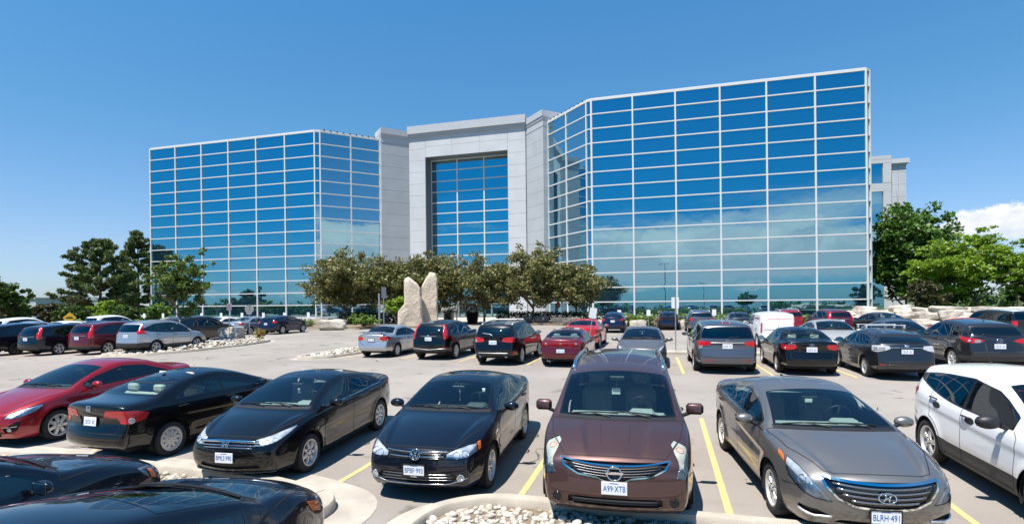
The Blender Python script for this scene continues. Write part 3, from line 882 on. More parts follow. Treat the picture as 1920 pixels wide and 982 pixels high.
def cage(P):
    S, plan, belt = stations(P)
    L, W = P['L'], P['W']; xf = L / 2; hw = W / 2
    nS = len(S); V = []; F = []
    def sweep(d, y):
        s = P['swF'] * max(0, 1 - d / .8) ** 1.3 * (abs(y) / hw) ** 2.2
        s -= P['swR'] * max(0, 1 - (L - d) / .8) ** 1.3 * (abs(y) / hw) ** 2.2
        return s
    ring = {}
    def vert(x, y, z): V.append((x, y, z)); return len(V) - 1
    for i, st in enumerate(S):
        prof = [(y, z, st['sw'][j]) for j, (y, z) in enumerate(st['top'])] + [(y, z, 0) for (y, z) in st['side']]
        for j, (y, z, sw) in enumerate(prof):
            for sg in ((1,) if j == 0 else (1, -1)):
                dd = st['d'] + sw * (y / hw) ** 2 + sweep(st['d'], y)
                ring[(i, j * sg)] = vert(xf - dd, y * sg, z)
    J = 9
    for i in range(nS - 1):
        for j in range(-J, J):
            F.append((ring[(i, j)], ring[(i, j + 1)], ring[(i + 1, j + 1)], ring[(i + 1, j)]))
    for end in (0, 1):
        i = 0 if end == 0 else nS - 1
        st = S[i]; kk = (P['nosek'] or [.0, -.035, -.05, -.03, .02, .08]) if end == 0 else (P['tailk'] or [.0, -.01, -.02, -.06, -.03, .04])
        yb = st['top'][4][0]
        grid = {}
        for r in range(6):
            for j in range(-4, 5):
                if r == 0: grid[(r, j)] = ring[(i, j)]
                elif abs(j) == 4: grid[(r, j)] = ring[(i, (4 + r) * (1 if j > 0 else -1))]
                else:
                    ys, zs = st['side'][r - 1]
                    y = st['top'][abs(j)][0] / yb * ys * (1 if j > 0 else -1)
                    base = (st['d'] + sweep(st['d'], y) + kk[r]) if end == 0 else (st['d'] + sweep(st['d'], y) - kk[r])
                    grid[(r, j)] = vert(xf - base, y, zs)
        for r in range(5):
            for j in range(-4, 4):
                q = (grid[(r, j)], grid[(r + 1, j)], grid[(r + 1, j + 1)], grid[(r, j + 1)])
                F.append(q if end == 0 else q[::-1])
        # the corner columns follow the cap profile so the bumper stays one curve
        for r in range(1, 6):
            for sg in (1, -1):
                k = ring[(i, (4 + r) * sg)]; x, y, z = V[k]
                V[k] = (x - kk[r] * .6 if end == 0 else x + kk[r] * .6, y, z)
    return V, F, plan, belt, S

def subdivide(V, F, lev):
    me = bpy.data.meshes.new('cage'); me.from_pydata(V, [], F)
    o = bpy.data.objects.new('cage', me); COL.objects.link(o)
    md = o.modifiers.new('s', 'SUBSURF'); md.levels = lev; md.render_levels = lev; md.use_limit_surface = True
    dg = bpy.context.evaluated_depsgraph_get(); dg.update()
    e = o.evaluated_get(dg).to_mesh()
    n = len(e.vertices); v = np.empty(n * 3, np.float32); e.vertices.foreach_get('co', v)
    q = np.empty(len(e.loops), np.int32); e.loops.foreach_get('vertex_index', q)
    o.evaluated_get(dg).to_mesh_clear()
    bpy.data.objects.remove(o); bpy.data.meshes.remove(me)
    return v.reshape(-1, 3).astype(float), q.reshape(-1, 4).copy()
def vnormals(V, Q):
    fn = np.cross(V[Q[:, 2]] - V[Q[:, 0]], V[Q[:, 3]] - V[Q[:, 1]])
    n = np.zeros_like(V)
    for k in range(4): np.add.at(n, Q[:, k], fn)
    fn /= np.linalg.norm(fn, axis=1)[:, None] + 1e-12
    n /= np.linalg.norm(n, axis=1)[:, None] + 1e-12
    return n, fn
def inside(P2, poly):
    poly = np.asarray(poly); x, y = P2[:, 0], P2[:, 1]; c = np.zeros(len(P2), bool)
    j = len(poly) - 1
    for i in range(len(poly)):
        xi, yi = poly[i]; xj, yj = poly[j]
        if yi != yj:
            c ^= ((yi > y) != (yj > y)) & (x < (xj - xi) * (y - yi) / (yj - yi) + xi)
        j = i
    return c
def nearest_on(P2, poly):
    A = np.asarray(poly); B = np.roll(A, -1, 0)
    best = np.full(len(P2), 1e9); out = P2.copy()
    for a, b in zip(A, B):
        ab = b - a; l2 = (ab ** 2).sum()
        if l2 < 1e-12: continue
        t = np.clip(((P2 - a) @ ab) / l2, 0, 1)[:, None]; q = a + t * ab
        d = ((P2 - q) ** 2).sum(1); m = d < best
        best[m] = d[m]; out[m] = q[m]
    return out, np.sqrt(best)
def dense(poly, step, closed=True):
    out = []
    n = len(poly)
    for i in range(n if closed else n - 1):
        a = Vector(poly[i]); b = Vector(poly[(i + 1) % n]); k = max(1, int((b - a).length / step))
        for t in range(k): out.append(tuple(a + (b - a) * t / k))
    if not closed: out.append(tuple(poly[-1]))
    return out

class Car:
    def __init__(s, P, lev=3):
        s.P = P = {**DEF, **P}
        s.lev = lev
        Vc, Fc, s.plan, s.belt, s.S = cage(P)
        V, Q = subdivide(Vc, Fc, lev)
        L, W, H = P['L'], P['W'], P['H']
        V[:, 0] *= L / (V[:, 0].max() - V[:, 0].min()); V[:, 0] += L / 2 - V[:, 0].max()
        V[:, 1] *= (W / 2) / V[:, 1].max()
        top = V[:, 2].max(); up = V[:, 2] > .6
        V[up, 2] = .6 + (V[up, 2] - .6) * (H - .6) / (top - .6)
        s.xf = L / 2
        s.wf = s.xf - P['fo']; s.wr = s.wf - P['wb']; s.ra = P['rt'] + P['arch']
        n, fn = vnormals(V, Q)
        # character line along the doors and swollen arches
        d = s.xf - V[:, 0]; lat = np.clip(np.abs(n[:, 1]) * 1.6 - .5, 0, 1); sg = np.sign(V[:, 1])
        zl = np.interp(d, [0, P['fo'], L], [P['crease'][0] - .04, P['crease'][0], P['crease'][1]])
        fade = np.clip((d - .7) / .4, 0, 1) * np.clip((L - .35 - d) / .3, 0, 1)
        off = P.get('crease_d', .008) * np.tanh((V[:, 2] - zl) / .035) * np.exp(-((V[:, 2] - zl) / .22) ** 2) * fade
        low = -.014 * np.exp(-((V[:, 2] - .42) / .09) ** 2) * fade
        fl = np.zeros(len(V))
        for wx in (s.wf, s.wr):
            rr = np.hypot(V[:, 0] - wx, V[:, 2] - P['rt'])
            fl = np.maximum(fl, np.exp(-np.clip(rr - s.ra, 0, 9) ** 2 / .0075))
        low *= (1 - fl)
        V[:, 1] += sg * lat * (off * (1 - fl) + low + P['flare'] * fl)
        # bonnet ridges
        ridge = P.get('ridge', .008)
        hm = np.clip(n[:, 2] * 2 - .8, 0, 1) * np.clip((P['dc'] + .05 - d) / .25, 0, 1) * np.clip((d - .12) / .25, 0, 1)
        yh = np.interp(d, [0, P['dc']], [P.get('ridge_y', (.26, .52))[0] * W, P.get('ridge_y', (.26, .52))[1] * W / 1.3])
        V[:, 2] += ridge * hm * np.tanh((np.abs(V[:, 1]) - yh) / .03) * np.exp(-((np.abs(V[:, 1]) - yh) / .16) ** 2)
        s.V, s.Q = V, Q
        s.N, s.FN = vnormals(V, Q)
        s.bvh = BVHTree.FromPolygons(V.tolist(), Q.tolist())
        s.regs = []
        s.size = float(np.median(np.linalg.norm(V[Q[:, 0]] - V[Q[:, 1]], axis=1)))
    # ---- projections: 2D coordinates, their gradients and the direction a point is dropped from
    def proj(s, kind, side=1):
        xf, L = s.xf, s.P['L']
        if kind == 'side': return (lambda p: np.stack([xf - p[:, 0], p[:, 2]], 1)), ((-1, 0, 0), (0, 0, 1)), Vector((0, side, 0)), lambda a, b: Vector((xf - a, side * 3, b))
        if kind == 'front': return (lambda p: np.stack([p[:, 1], p[:, 2]], 1)), ((0, 1, 0), (0, 0, 1)), Vector((1, 0, 0)), lambda a, b: Vector((6, a, b))
        if kind == 'rear': return (lambda p: np.stack([p[:, 1], p[:, 2]], 1)), ((0, 1, 0), (0, 0, 1)), Vector((-1, 0, 0)), lambda a, b: Vector((-6, a, b))
        if kind == 'top': return (lambda p: np.stack([xf - p[:, 0], p[:, 1]], 1)), ((-1, 0, 0), (0, 1, 0)), Vector((0, 0, 1)), lambda a, b: Vector((xf - a, b, 4))
        k = math.sqrt(.5)
        if kind == 'diagF':
            return (lambda p: np.stack([side * p[:, 1] + xf - p[:, 0], p[:, 2]], 1)), ((-1, side, 0), (0, 0, 1)), Vector((k, side * k, 0)), \
                lambda a, b: Vector((xf - a / 2 + 3, side * (a / 2 + 3), b))
        if kind == 'diagR':
            return (lambda p: np.stack([side * p[:, 1] + L - (xf - p[:, 0]), p[:, 2]], 1)), ((1, side, 0), (0, 0, 1)), Vector((-k, side * k, 0)), \
                lambda a, b: Vector((xf - L + a / 2 - 3, side * (a / 2 + 3), b))
    def on(s, kind, a, b, side=1):
        f, g, dr, org = s.proj(kind, side)
        h = s.bvh.ray_cast(org(a, b), -dr)
        if h[0] is None: return None
        nn = h[1]
        return h[0], (nn if nn.dot(dr) > 0 else -nn)
    def region(s, name, kind, poly, mat, side=0, cond=None, smooth_r=0.0, **kw):
        """side 0: as it is; 2: both sides as separate pieces"""
        if smooth_r: poly = rounded(poly, smooth_r, 4)
        for sd in ((1, -1) if side == 2 else (side or 1,)):
            s.regs.append(dict(name=name, kind=kind, poly=poly, mat=mat, side=sd, paired=side == 2, cond=cond, **kw))
    def cut(s, root, paint, parts_name='body'):
        V, Q, N, FN = s.V, s.Q, s.N, s.FN
        C = V[Q].mean(1)
        ass = np.full(len(Q), -1)
        for r in s.regs:
            r['f'], r['g'], r['dr'], _ = s.proj(r['kind'], r['side'])
            m = inside(r['f'](C), r['poly'])
            if r.get('facing', True) is not False: m &= FN @ np.array(r['dr']) > r.get('facing', .12)
            if r['paired'] or r['kind'] in ('diagF', 'diagR'): m &= C[:, 1] * r['side'] > 0
            if r['cond'] is not None: m &= r['cond'](C, s)
            r['mask'] = m & (ass == -1)
            ass[r['mask']] = len([q for q in s.regs if 'mask' in q]) - 1
        # wheel openings
        for wx in (s.wf, s.wr):
            rr = np.hypot(C[:, 0] - wx, C[:, 2] - s.P['rt'])
            ass[(rr < s.ra) & (np.abs(C[:, 1]) > s.P['W'] * .29) & (C[:, 2] < s.P['rt'] + s.ra)] = -2
        V = V.copy(); done = np.zeros(len(V), bool)
        def border(mask):
            a = np.zeros(len(V), bool); b = np.zeros(len(V), bool)
            a[Q[mask].ravel()] = True; b[Q[~mask].ravel()] = True
            return np.where(a & b & ~done)[0]
        for wx in (s.wf, s.wr):
            m = ass == -2
            m = m & (np.abs(C[:, 0] - wx) < 1)
            idx = border(m)
            if len(idx):
                v = V[idx]; dx, dz = v[:, 0] - wx, v[:, 2] - s.P['rt']; rr = np.hypot(dx, dz)
                ok = (rr > .6 * s.ra) & (v[:, 2] > s.P['gc'] + .015)
                V[idx[ok], 0] = wx + dx[ok] / rr[ok] * s.ra; V[idx[ok], 2] = s.P['rt'] + dz[ok] / rr[ok] * s.ra
                done[idx] = True
        for k, r in enumerate(s.regs):
            idx = border(ass == k)
            if not len(idx): continue
            p2 = r['f'](V[idx]); tgt, dist = nearest_on(p2, r['poly'])
            ok = dist < s.size * 1.5
            idx, p2, tgt = idx[ok], p2[ok], tgt[ok]
            if not len(idx): continue
            A = np.zeros((len(idx), 3, 3)); A[:, 0] = r['g'][0]; A[:, 1] = r['g'][1]; A[:, 2] = N[idx]
            bb = np.zeros((len(idx), 3, 1)); bb[:, :2, 0] = tgt - p2
            det = np.abs(np.linalg.det(A)); good = det > .12
            dlt = np.zeros((len(idx), 3)); dlt[good] = np.linalg.solve(A[good], bb[good])[:, :, 0]
            ln = np.linalg.norm(dlt, axis=1); dlt[ln > s.size * 3] = 0
            V[idx] += dlt; done[idx] = True
        def make(mask, name, mat, parent, off=0.0, skirt=False):
            q = Q[mask]
            if not len(q): return None
            u, inv = np.unique(q.ravel(), return_inverse=True)
            v = V[u] + N[u] * off; f = inv.reshape(-1, 4)
            o = mesh_obj(name, v, f, mat, parent, smooth=True, normals=N[u])
            if skirt and abs(off) > 1e-4:
                ed = {}
                for qq in f:
                    for a in range(4):
                        e = (int(qq[a]), int(qq[(a + 1) % 4])); ed[e] = 1
                bd = [e for e in ed if (e[1], e[0]) not in ed]
                vs, fs = [], []
                for a, b in bd:
                    n0 = len(vs); p, t = V[u[a]], V[u[b]]
                    vs += [tuple(v[a]), tuple(v[b]), tuple(t), tuple(p)]; fs.append((n0, n0 + 1, n0 + 2, n0 + 3))
                sk = mesh_obj('surround', vs, fs, MBLK, o)
            return o
        s.ass = ass
        body = make(ass == -1, parts_name, paint, root)
        out = {}
        for k, r in enumerate(s.regs):
            par = root
            if r.get('child_of') and out.get((r['child_of'], r['side'])): par = out[(r['child_of'], r['side'])]
            o = make(ass == k, r['name'], r['mat'], par, r.get('off', 0.0), r.get('skirt', False))
            if o:
                out[(r.get('key', r['name']), r['side'])] = o
                if r.get('cover'): make(ass == k, 'lens', r['cover'], o, .004)
                if r.get('label'): o['label'] = r['label']
        s.out = out; s.body = body
        return body
    # ---- things laid on the surface
    def strip(s, mb, kind, line, w, side=1, closed=False, off=.0018, step=.03, sides=(1,)):
        for sd in sides:
            pts = dense(line, step, closed); n = len(pts); P3 = []
            for i in range(n):
                a = Vector(pts[i - 1] if (i or closed) else pts[i]); c = Vector(pts[(i + 1) % n] if (i < n - 1 or closed) else pts[i])
                t = c - a
                if t.length < 1e-9: P3.append(None); continue
                t.normalize(); nr = Vector((-t.y, t.x)) * (w / 2)
                h1 = s.on(kind, pts[i][0] + nr.x, pts[i][1] + nr.y, sd); h2 = s.on(kind, pts[i][0] - nr.x, pts[i][1] - nr.y, sd)
                P3.append(None if (h1 is None or h2 is None) else (h1[0] + h1[1] * off, h2[0] + h2[1] * off))
            for i in range(n if closed else n - 1):
                a, b = P3[i], P3[(i + 1) % n]
                if a is None or b is None: continue
                if (a[0] - b[0]).length > .2 or (a[0] - a[1]).length > w * 6: continue
                mb.quad(a[0], a[1], b[1], b[0])
        return mb
    def tube_on(s, mb, kind, line, r, side=1, off=0.0, step=.04, n=6, squash=None):
        pts = []
        for a, b in dense(line, step, False):
            h = s.on(kind, a, b, side)
            if h and (not pts or (h[0] - pts[-1]).length < .5): pts.append(h[0] + h[1] * off)
        if len(pts) > 1: mb.tube(pts, r, n, True, squash)
        return mb
    def frame_at(s, kind, a, b, side=1):
        """matrix whose z is the surface normal and y is as upright as it can be"""
        h = s.on(kind, a, b, side)
        if h is None: return None
        z = h[1].normalized(); up = Vector((0, 0, 1))
        if abs(z.z) > .95: up = Vector((-1, 0, 0))
        x = up.cross(z).normalized(); y = z.cross(x)
        M = Matrix((x, y, z)).transposed().to_4x4(); M.translation = h[0]
        return M

# ------------------------------------------------------------------ car materials
def m_paint_car(name, col, flake=0.0, rough=.25):
    m, N, L, b = nmat(name)
    b.inputs['Base Color'].default_value = (*col, 1)
    b.inputs['Metallic'].default_value = flake
    b.inputs['Roughness'].default_value = rough
    b.inputs['Coat Weight'].default_value = 1.0
    b.inputs['Coat Roughness'].default_value = .015
    b.inputs['Coat IOR'].default_value = 1.5
    b.inputs['Specular IOR Level'].default_value = .12 if flake < .3 else .4
    tc = N.new('ShaderNodeTexCoord')
    # faint road dust
    n = N.new('ShaderNodeTexNoise'); n.inputs['Scale'].default_value = 3.0; n.inputs['Detail'].default_value = 8; n.inputs['Roughness'].default_value = .7
    L.new(tc.outputs['Object'], n.inputs['Vector'])
    mr = N.new('ShaderNodeMapRange'); mr.inputs['From Min'].default_value = .42; mr.inputs['From Max'].default_value = .8
    mr.inputs['To Min'].default_value = .008; mr.inputs['To Max'].default_value = .06
    L.new(n.outputs['Fac'], mr.inputs['Value']); L.new(mr.outputs[0], b.inputs['Coat Roughness'])
    # the metal skin seen from inside is dark trim
    g = N.new('ShaderNodeNewGeometry'); mx = N.new('ShaderNodeMixShader'); df = N.new('ShaderNodeBsdfDiffuse')
    df.inputs['Color'].default_value = (.03, .03, .032, 1)
    L.new(g.outputs['Backfacing'], mx.inputs[0]); L.new(b.outputs[0], mx.inputs[1]); L.new(df.outputs[0], mx.inputs[2])
    L.new(mx.outputs[0], N['Material Output'].inputs[0])
    return m
def m_car_glass(name, tint, refl=1.0, ior=1.85):
    m, N, L, b = nmat(name); N.remove(b)
    t = N.new('ShaderNodeBsdfTransparent'); t.inputs[0].default_value = (*tint, 1)
    g = N.new('ShaderNodeBsdfGlossy'); g.inputs['Roughness'].default_value = .005; g.inputs['Color'].default_value = (refl, refl, refl, 1)
    f = N.new('ShaderNodeFresnel'); f.inputs['IOR'].default_value = ior
    mx = N.new('ShaderNodeMixShader')
    L.new(f.outputs[0], mx.inputs[0]); L.new(t.outputs[0], mx.inputs[1]); L.new(g.outputs[0], mx.inputs[2])
    L.new(mx.outputs[0], N['Material Output'].inputs[0])
    return m
GL = m_car_glass('tinted_windscreen', (.70, .86, .84)); GLS = m_car_glass('side_glass', (.50, .63, .61)); GLD = m_car_glass('privacy_glass', (.07, .09, .10))
MBLK = plain('black_plastic', (.012, .012, .013), .5)
MBLKG = plain('gloss_black', (.006, .006, .007), .12, coat=.6)
MRUB = plain('tyre_rubber', (.018, .018, .019), .8, var=.2, vscale=14, bump=.1, bscale=60)
MSEAM = plain('shut_line', (.004, .004, .004), .8)
MCHR = plain('chrome', (.78, .79, .80), .07, 1.0)
MALU = plain('alloy', (.62, .62, .61), .32, .55)
MALUD = plain('dark_alloy', (.09, .09, .095), .3, .8)
MCAP = plain('hubcap_silver', (.60, .59, .56), .36, .35)
MCLADK = plain('grey_cladding', (.045, .045, .048), .6)
MUND = plain('underbody', (.008, .008, .008), .9)
def m_lamp(name, col, col2, rough=.08, metal=.6, sc=26):
    m, N, L, b = nmat(name)
    tc = N.new('ShaderNodeTexCoord'); w = N.new('ShaderNodeTexVoronoi'); w.inputs['Scale'].default_value = sc
    L.new(tc.outputs['Object'], w.inputs['Vector'])
    mx = N.new('ShaderNodeMix'); mx.data_type = 'RGBA'; mx.inputs[6].default_value = (*col, 1); mx.inputs[7].default_value = (*col2, 1)
    L.new(w.outputs['Distance'], mx.inputs['Factor']); L.new(mx.outputs[2], b.inputs['Base Color'])
    bp = N.new('ShaderNodeBump'); bp.inputs['Strength'].default_value = .5; bp.inputs['Distance'].default_value = .012
    L.new(w.outputs['Distance'], bp.inputs['Height']); L.new(bp.outputs[0], b.inputs['Normal'])
    b.inputs['Roughness'].default_value = rough; b.inputs['Metallic'].default_value = metal
    b.inputs['Coat Weight'].default_value = 1.0; b.inputs['Coat Roughness'].default_value = .01
    return m
MHL = plain('headlamp_reflector', (.52, .55, .58), .26, .45, var=.35, vscale=9); MHLF = plain('clouded_headlamp', (.40, .43, .38), .4, .2, var=.25, vscale=7)
GLC = m_car_glass('lamp_lens', (.96, .97, .98), 1.0, 1.33); MBULB = plain('lamp_bulb', (.85, .86, .88), .08, .9)
MTL = m_lamp('red_lamp', (.62, .006, .008), (.34, .003, .005), .1, .0, 40); MAMB = m_lamp('amber_lamp', (.75, .17, .01), (.55, .1, .005), .1, .0, 40)
MREV = m_lamp('clear_lamp', (.75, .74, .74), (.5, .48, .48), .1, .3, 40)
MPLATE = plain('plate_white', (.74, .75, .76), .35); MPBLUE = plain('plate_blue', (.02, .12, .36), .4)
MSEAT = {'beige': plain('beige_cloth', (.48, .45, .39), .9), 'grey': plain('grey_cloth', (.30, .305, .30), .9), 'black': plain('black_cloth', (.02, .02, .022), .85)}
MDASH = {'beige': plain('beige_dash', (.33, .31, .27), .8), 'grey': plain('grey_dash', (.34, .34, .33), .8), 'black': plain('black_dash', (.075, .078, .08), .75)}
MSTK = plain('white_paper', (.75, .78, .78), .7)

# ------------------------------------------------------------------ wheels
WHEELS = {}
def wheel_meshes(rt, tw, rr, style):
    key = (round(rt, 3), round(tw, 3), round(rr, 3), style)
    if key in WHEELS: return WHEELS[key]
    ty = MB(); h = tw / 2
    ty.lathe([(rr - .005, -h * .80), (rr + .012, -h * .93), (lerp(rr, rt, .5), -h), (rt - .018, -h * .92), (rt - .004, -h * .78), (rt, -h * .4),
              (rt, h * .4), (rt - .004, h * .78), (rt - .018, h * .92), (lerp(rr, rt, .5), h), (rr + .012, h * .93), (rr - .005, h * .80)], 40, axis='y')
    rm = MB()
    # local +y is the outer face
    rm.lathe([(rr - .005, h * .82), (rr + .006, h * .90), (rr - .012, h * .90), (rr - .022, h * .70), (rr - .045, h * .1), (rr - .045, -h * .8)], 40, axis='y')
    rm.cur = 1
    rm.lathe([(rr - .04, h * .02), (.001, h * .0)], 32, axis='y')
    rm.cur = 0
    n, kind = style
    yo = h * .74
    def spoke(a, r0, r1, w0, w1, dep, dish):
        ca, sa = cos(a), sin(a)
        P = []
        for (r, w, y) in ((r0, w0, yo - dish * .0), (lerp(r0, r1, .5), lerp(w0, w1, .5), yo + .006), (r1, w1, yo - dish)):
            for (o, dy) in ((-w, -dep), (-w * .72, 0), (w * .72, 0), (w, -dep)):
                P.append((r * ca - o * sa, y + dy, r * sa + o * ca))
        F = []
        for k in range(2):
            for j in range(3): F.append((k * 4 + j, k * 4 + j + 1, (k + 1) * 4 + j + 1, (k + 1) * 4 + j))
        rm.add(P, F)
    R1 = rr - .016
    for k in range(n):
        a = 2 * pi * k / n + .3
        if kind == 'twin':
            g = .42 * 2 * pi / n / 2
            for q in (-1, 1): 
                ca = a + q * g * .55
                spoke(ca, .05, R1, .019, .023, .03, .012)
        elif kind == 'wide': spoke(a, .045, R1, .038, min(.062, .62 * pi * rr / n * .7), .03, .012)
        elif kind == 'slim': spoke(a, .05, R1, .024, min(.034, .3 * pi * rr / n * 1.3), .03, .012)
        elif kind == 'cover': spoke(a, .06, R1, .6 * pi * .07 / n * 2.4, .62 * pi * rr / n, .014, .008)
    if kind == 'cover':
        rm.lathe([(R1 + .012, yo - .006), (R1 - .035, yo + .002)], 40, axis='y')
        rm.lathe([(.10, yo + .004), (.045, yo + .012), (.001, yo + .013)], 24, axis='y')
    hub = .068
    rm.lathe([(hub + .006, yo - .03), (hub, yo - .002), (.036, yo + .006), (.033, yo + .012), (.001, yo + .013)], 20, axis='y')
    rm.cur = 1
    for k in range(5):
        a = 2 * pi * k / 5 + .3 + pi / 5
        rm.lathe([(.010, yo), (.010, yo + .012), (.001, yo + .012)], 8, (.052 * cos(a), 0, .052 * sin(a)), axis='y')
    WHEELS[key] = (ty, rm)
    return WHEELS[key]

def rbox(mb, c, size, rot=None, r=.04): mb.box(c, size, rot, bev=r)
def seat_mesh(mb, x, y, z, w=.52, tall=.62, head=True, lean=.22):
    rbox(mb, (x + .05, y, z), (.52, w, .17), r=.05)
    rot = Matrix.Rotation(-lean, 3, 'Y')
    rbox(mb, (x - .24, y, z + tall * .5), (.16, w * .95, tall), rot, r=.06)
    if head: rbox(mb, (x - .24 - lean * .45, y, z + tall + .16), (.11, .27, .19), rot, r=.05)

PLATE_TXT = {}
def plate(name_parent, M, txt, frame=None, mat_frame=None):
    """a licence plate (30 x 15 cm) with its characters, standing on matrix M (z outward)"""
    b = MB(); b.box((0, 0, .006), (.305, .153, .006), bev=.004)
    for x in (-.11, .11):
        for y in (-.06, .06): b.lathe([(.006, .009), (.006, .0115), (.001, .0115)], 6, (x, y, 0))
    b.xf(M); p = b.build('licence_plate', MPLATE, name_parent)
    c = MB()
    if txt:
        if txt not in PLATE_TXT: PLATE_TXT[txt] = text_mesh(txt, .088, .001, spacing=1.02)
        vs, fs = PLATE_TXT[txt]
        xs = [v[0] for v in vs]; sx = .262 / max(.01, max(xs) - min(xs)); cx = (max(xs) + min(xs)) / 2
        c.add([((v[0] - cx) * sx, v[1] * 1.12 - .004, v[2] + .0105) for v in vs], fs)
        c.box((0, .062, .0098), (.10, .009, .002))
    else:
        for k in range(7):
            if k == 4: c.box((-.11 + k * .037, -.005, .0098), (.008, .01, .002)); continue
            c.box((-.11 + k * .037, .02, .0098), (.022, .012, .002)); c.box((-.118 + k * .037, -.005, .0098), (.007, .06, .002))
            if k % 2: c.box((-.103 + k * .037, -.005, .0098), (.007, .06, .002))
            c.box((-.11 + k * .037, -.035, .0098), (.022, .010, .002))
    c.xf(M); c.build('plate_characters', MPBLUE, p)
    if frame is not None:
        f = MB()
        for y, h in ((-.082, .03), (.079, .014)): f.box((0, y, .008), (.325, h, .012))
        for x in (-.157, .157): f.box((x, 0, .008), (.012, .16, .012))
        f.xf(M); fo = f.build('plate_frame', mat_frame or MBLK, p)
        if frame:
            t = MB(); vs, fs = text_mesh(frame, .026, .0008); t.add([(v[0], v[1] - .083, v[2] + .0155) for v in vs], fs)
            t.xf(M); t.build('frame_lettering', MSTK, fo)
    return p
def emblem(kind, M, parent, size=.06, mat=None):
    b = MB(); s = size
    def ring(rx, ry, r, n=28):
        pts = [(rx * cos(2 * pi * k / n), ry * sin(2 * pi * k / n), .008) for k in range(n + 1)]
        b.tube(pts, r, 6, False)
    def bar(a, c, r): b.tube([(a[0], a[1], .008), (c[0], c[1], .008)], r, 6)
    if kind == 'H_square':
        q = [(-.9, .85), (.9, .85), (.72, -.85), (-.72, -.85)]
        pts = [(x * s, y * s * .95, .008) for x, y in rounded(q, .35, 4)]; b.tube(pts + pts[:1], s * .1, 6, False)
        bar((-.42 * s, .62 * s), (-.34 * s, -.62 * s), s * .13); bar((.42 * s, .62 * s), (.34 * s, -.62 * s), s * .13); bar((-.36 * s, 0), (.36 * s, 0), s * .11)
    elif kind == 'V_over_W':
        b.cur = 1; b.lathe([(s * .98, .0), (s * .98, .004), (.001, .005)], 28); b.cur = 0
        ring(s, s, s * .09)
        bar((-.36 * s, .84 * s), (0, .08 * s), s * .075); bar((.36 * s, .84 * s), (0, .08 * s), s * .075)
        for sg in (-1, 1):
            bar((sg * .78 * s, .42 * s), (sg * .36 * s, -.82 * s), s * .075); bar((sg * .36 * s, -.82 * s), (0, -.05 * s), s * .075)
    elif kind == 'ring_bar':
        ring(s, s * .92, s * .12); b.box((0, 0, .012), (2.5 * s, .34 * s, .012), bev=.004)
    elif kind == 'oval_H':
        ring(s * 1.35, s * .82, s * .11)
        b.tube([(-.62 * s, -.5 * s, .008), (-.28 * s, .0, .008), (-.22 * s, .55 * s, .008)], s * .13, 6)
        b.tube([(.22 * s, -.55 * s, .008), (.28 * s, .0, .008), (.62 * s, .5 * s, .008)], s * .13, 6)
        b.tube([(-.3 * s, -.1 * s, .008), (.3 * s, .1 * s, .008)], s * .1, 6)
    elif kind == 'oval_wing':
        ring(s * 1.15, s * .92, s * .11)
        b.tube([(-1.0 * s, .4 * s, .008), (-.35 * s, .12 * s, .008), (0, -.25 * s, .008), (.35 * s, .12 * s, .008), (1.0 * s, .4 * s, .008)], s * .12, 6)
    elif kind == 'cross_bar':
        q = [(-1.5, -.45), (-1.2, .3), (-.45, .3), (-.35, .65), (.6, .65), (.5, .3), (1.5, .3), (1.2, -.45), (.4, -.45), (.3, -.8), (-.6, -.8), (-.5, -.45)]
        b.poly_prism([(x * s * .8, y * s * .8) for x, y in q], .001, .009)
    elif kind == 'oval':
        b.lathe([(1.0, .0), (1.0, .006), (.001, .008)], 24)
        b.v = [(v[0] * s * 1.25, v[1] * s * .75, v[2]) for v in b.v]
        ring(s * 1.25, s * .75, s * .1)
    elif kind == 'dots':
        for k in range(5): b.box(((k - 2) * s * 1.9, 0, .004), (s * .5, s * .5, .006))
    b.xf(M)
    if kind == 'V_over_W': return b.build('emblem', None, parent, True, mats=[MCHR, MBLKG])
    return b.build('emblem', mat or MCHR, parent, smooth=kind not in ('cross_bar', 'dots'))
def lettering(txt, M, parent, size=.04, mat=None):
    vs, fs = text_mesh(txt, size, .0015, spacing=1.15)
    b = MB(); b.add([(v[0], v[1], v[2] + .002) for v in vs], fs); b.xf(M)
    return b.build('model_lettering', mat or MCHR, parent)
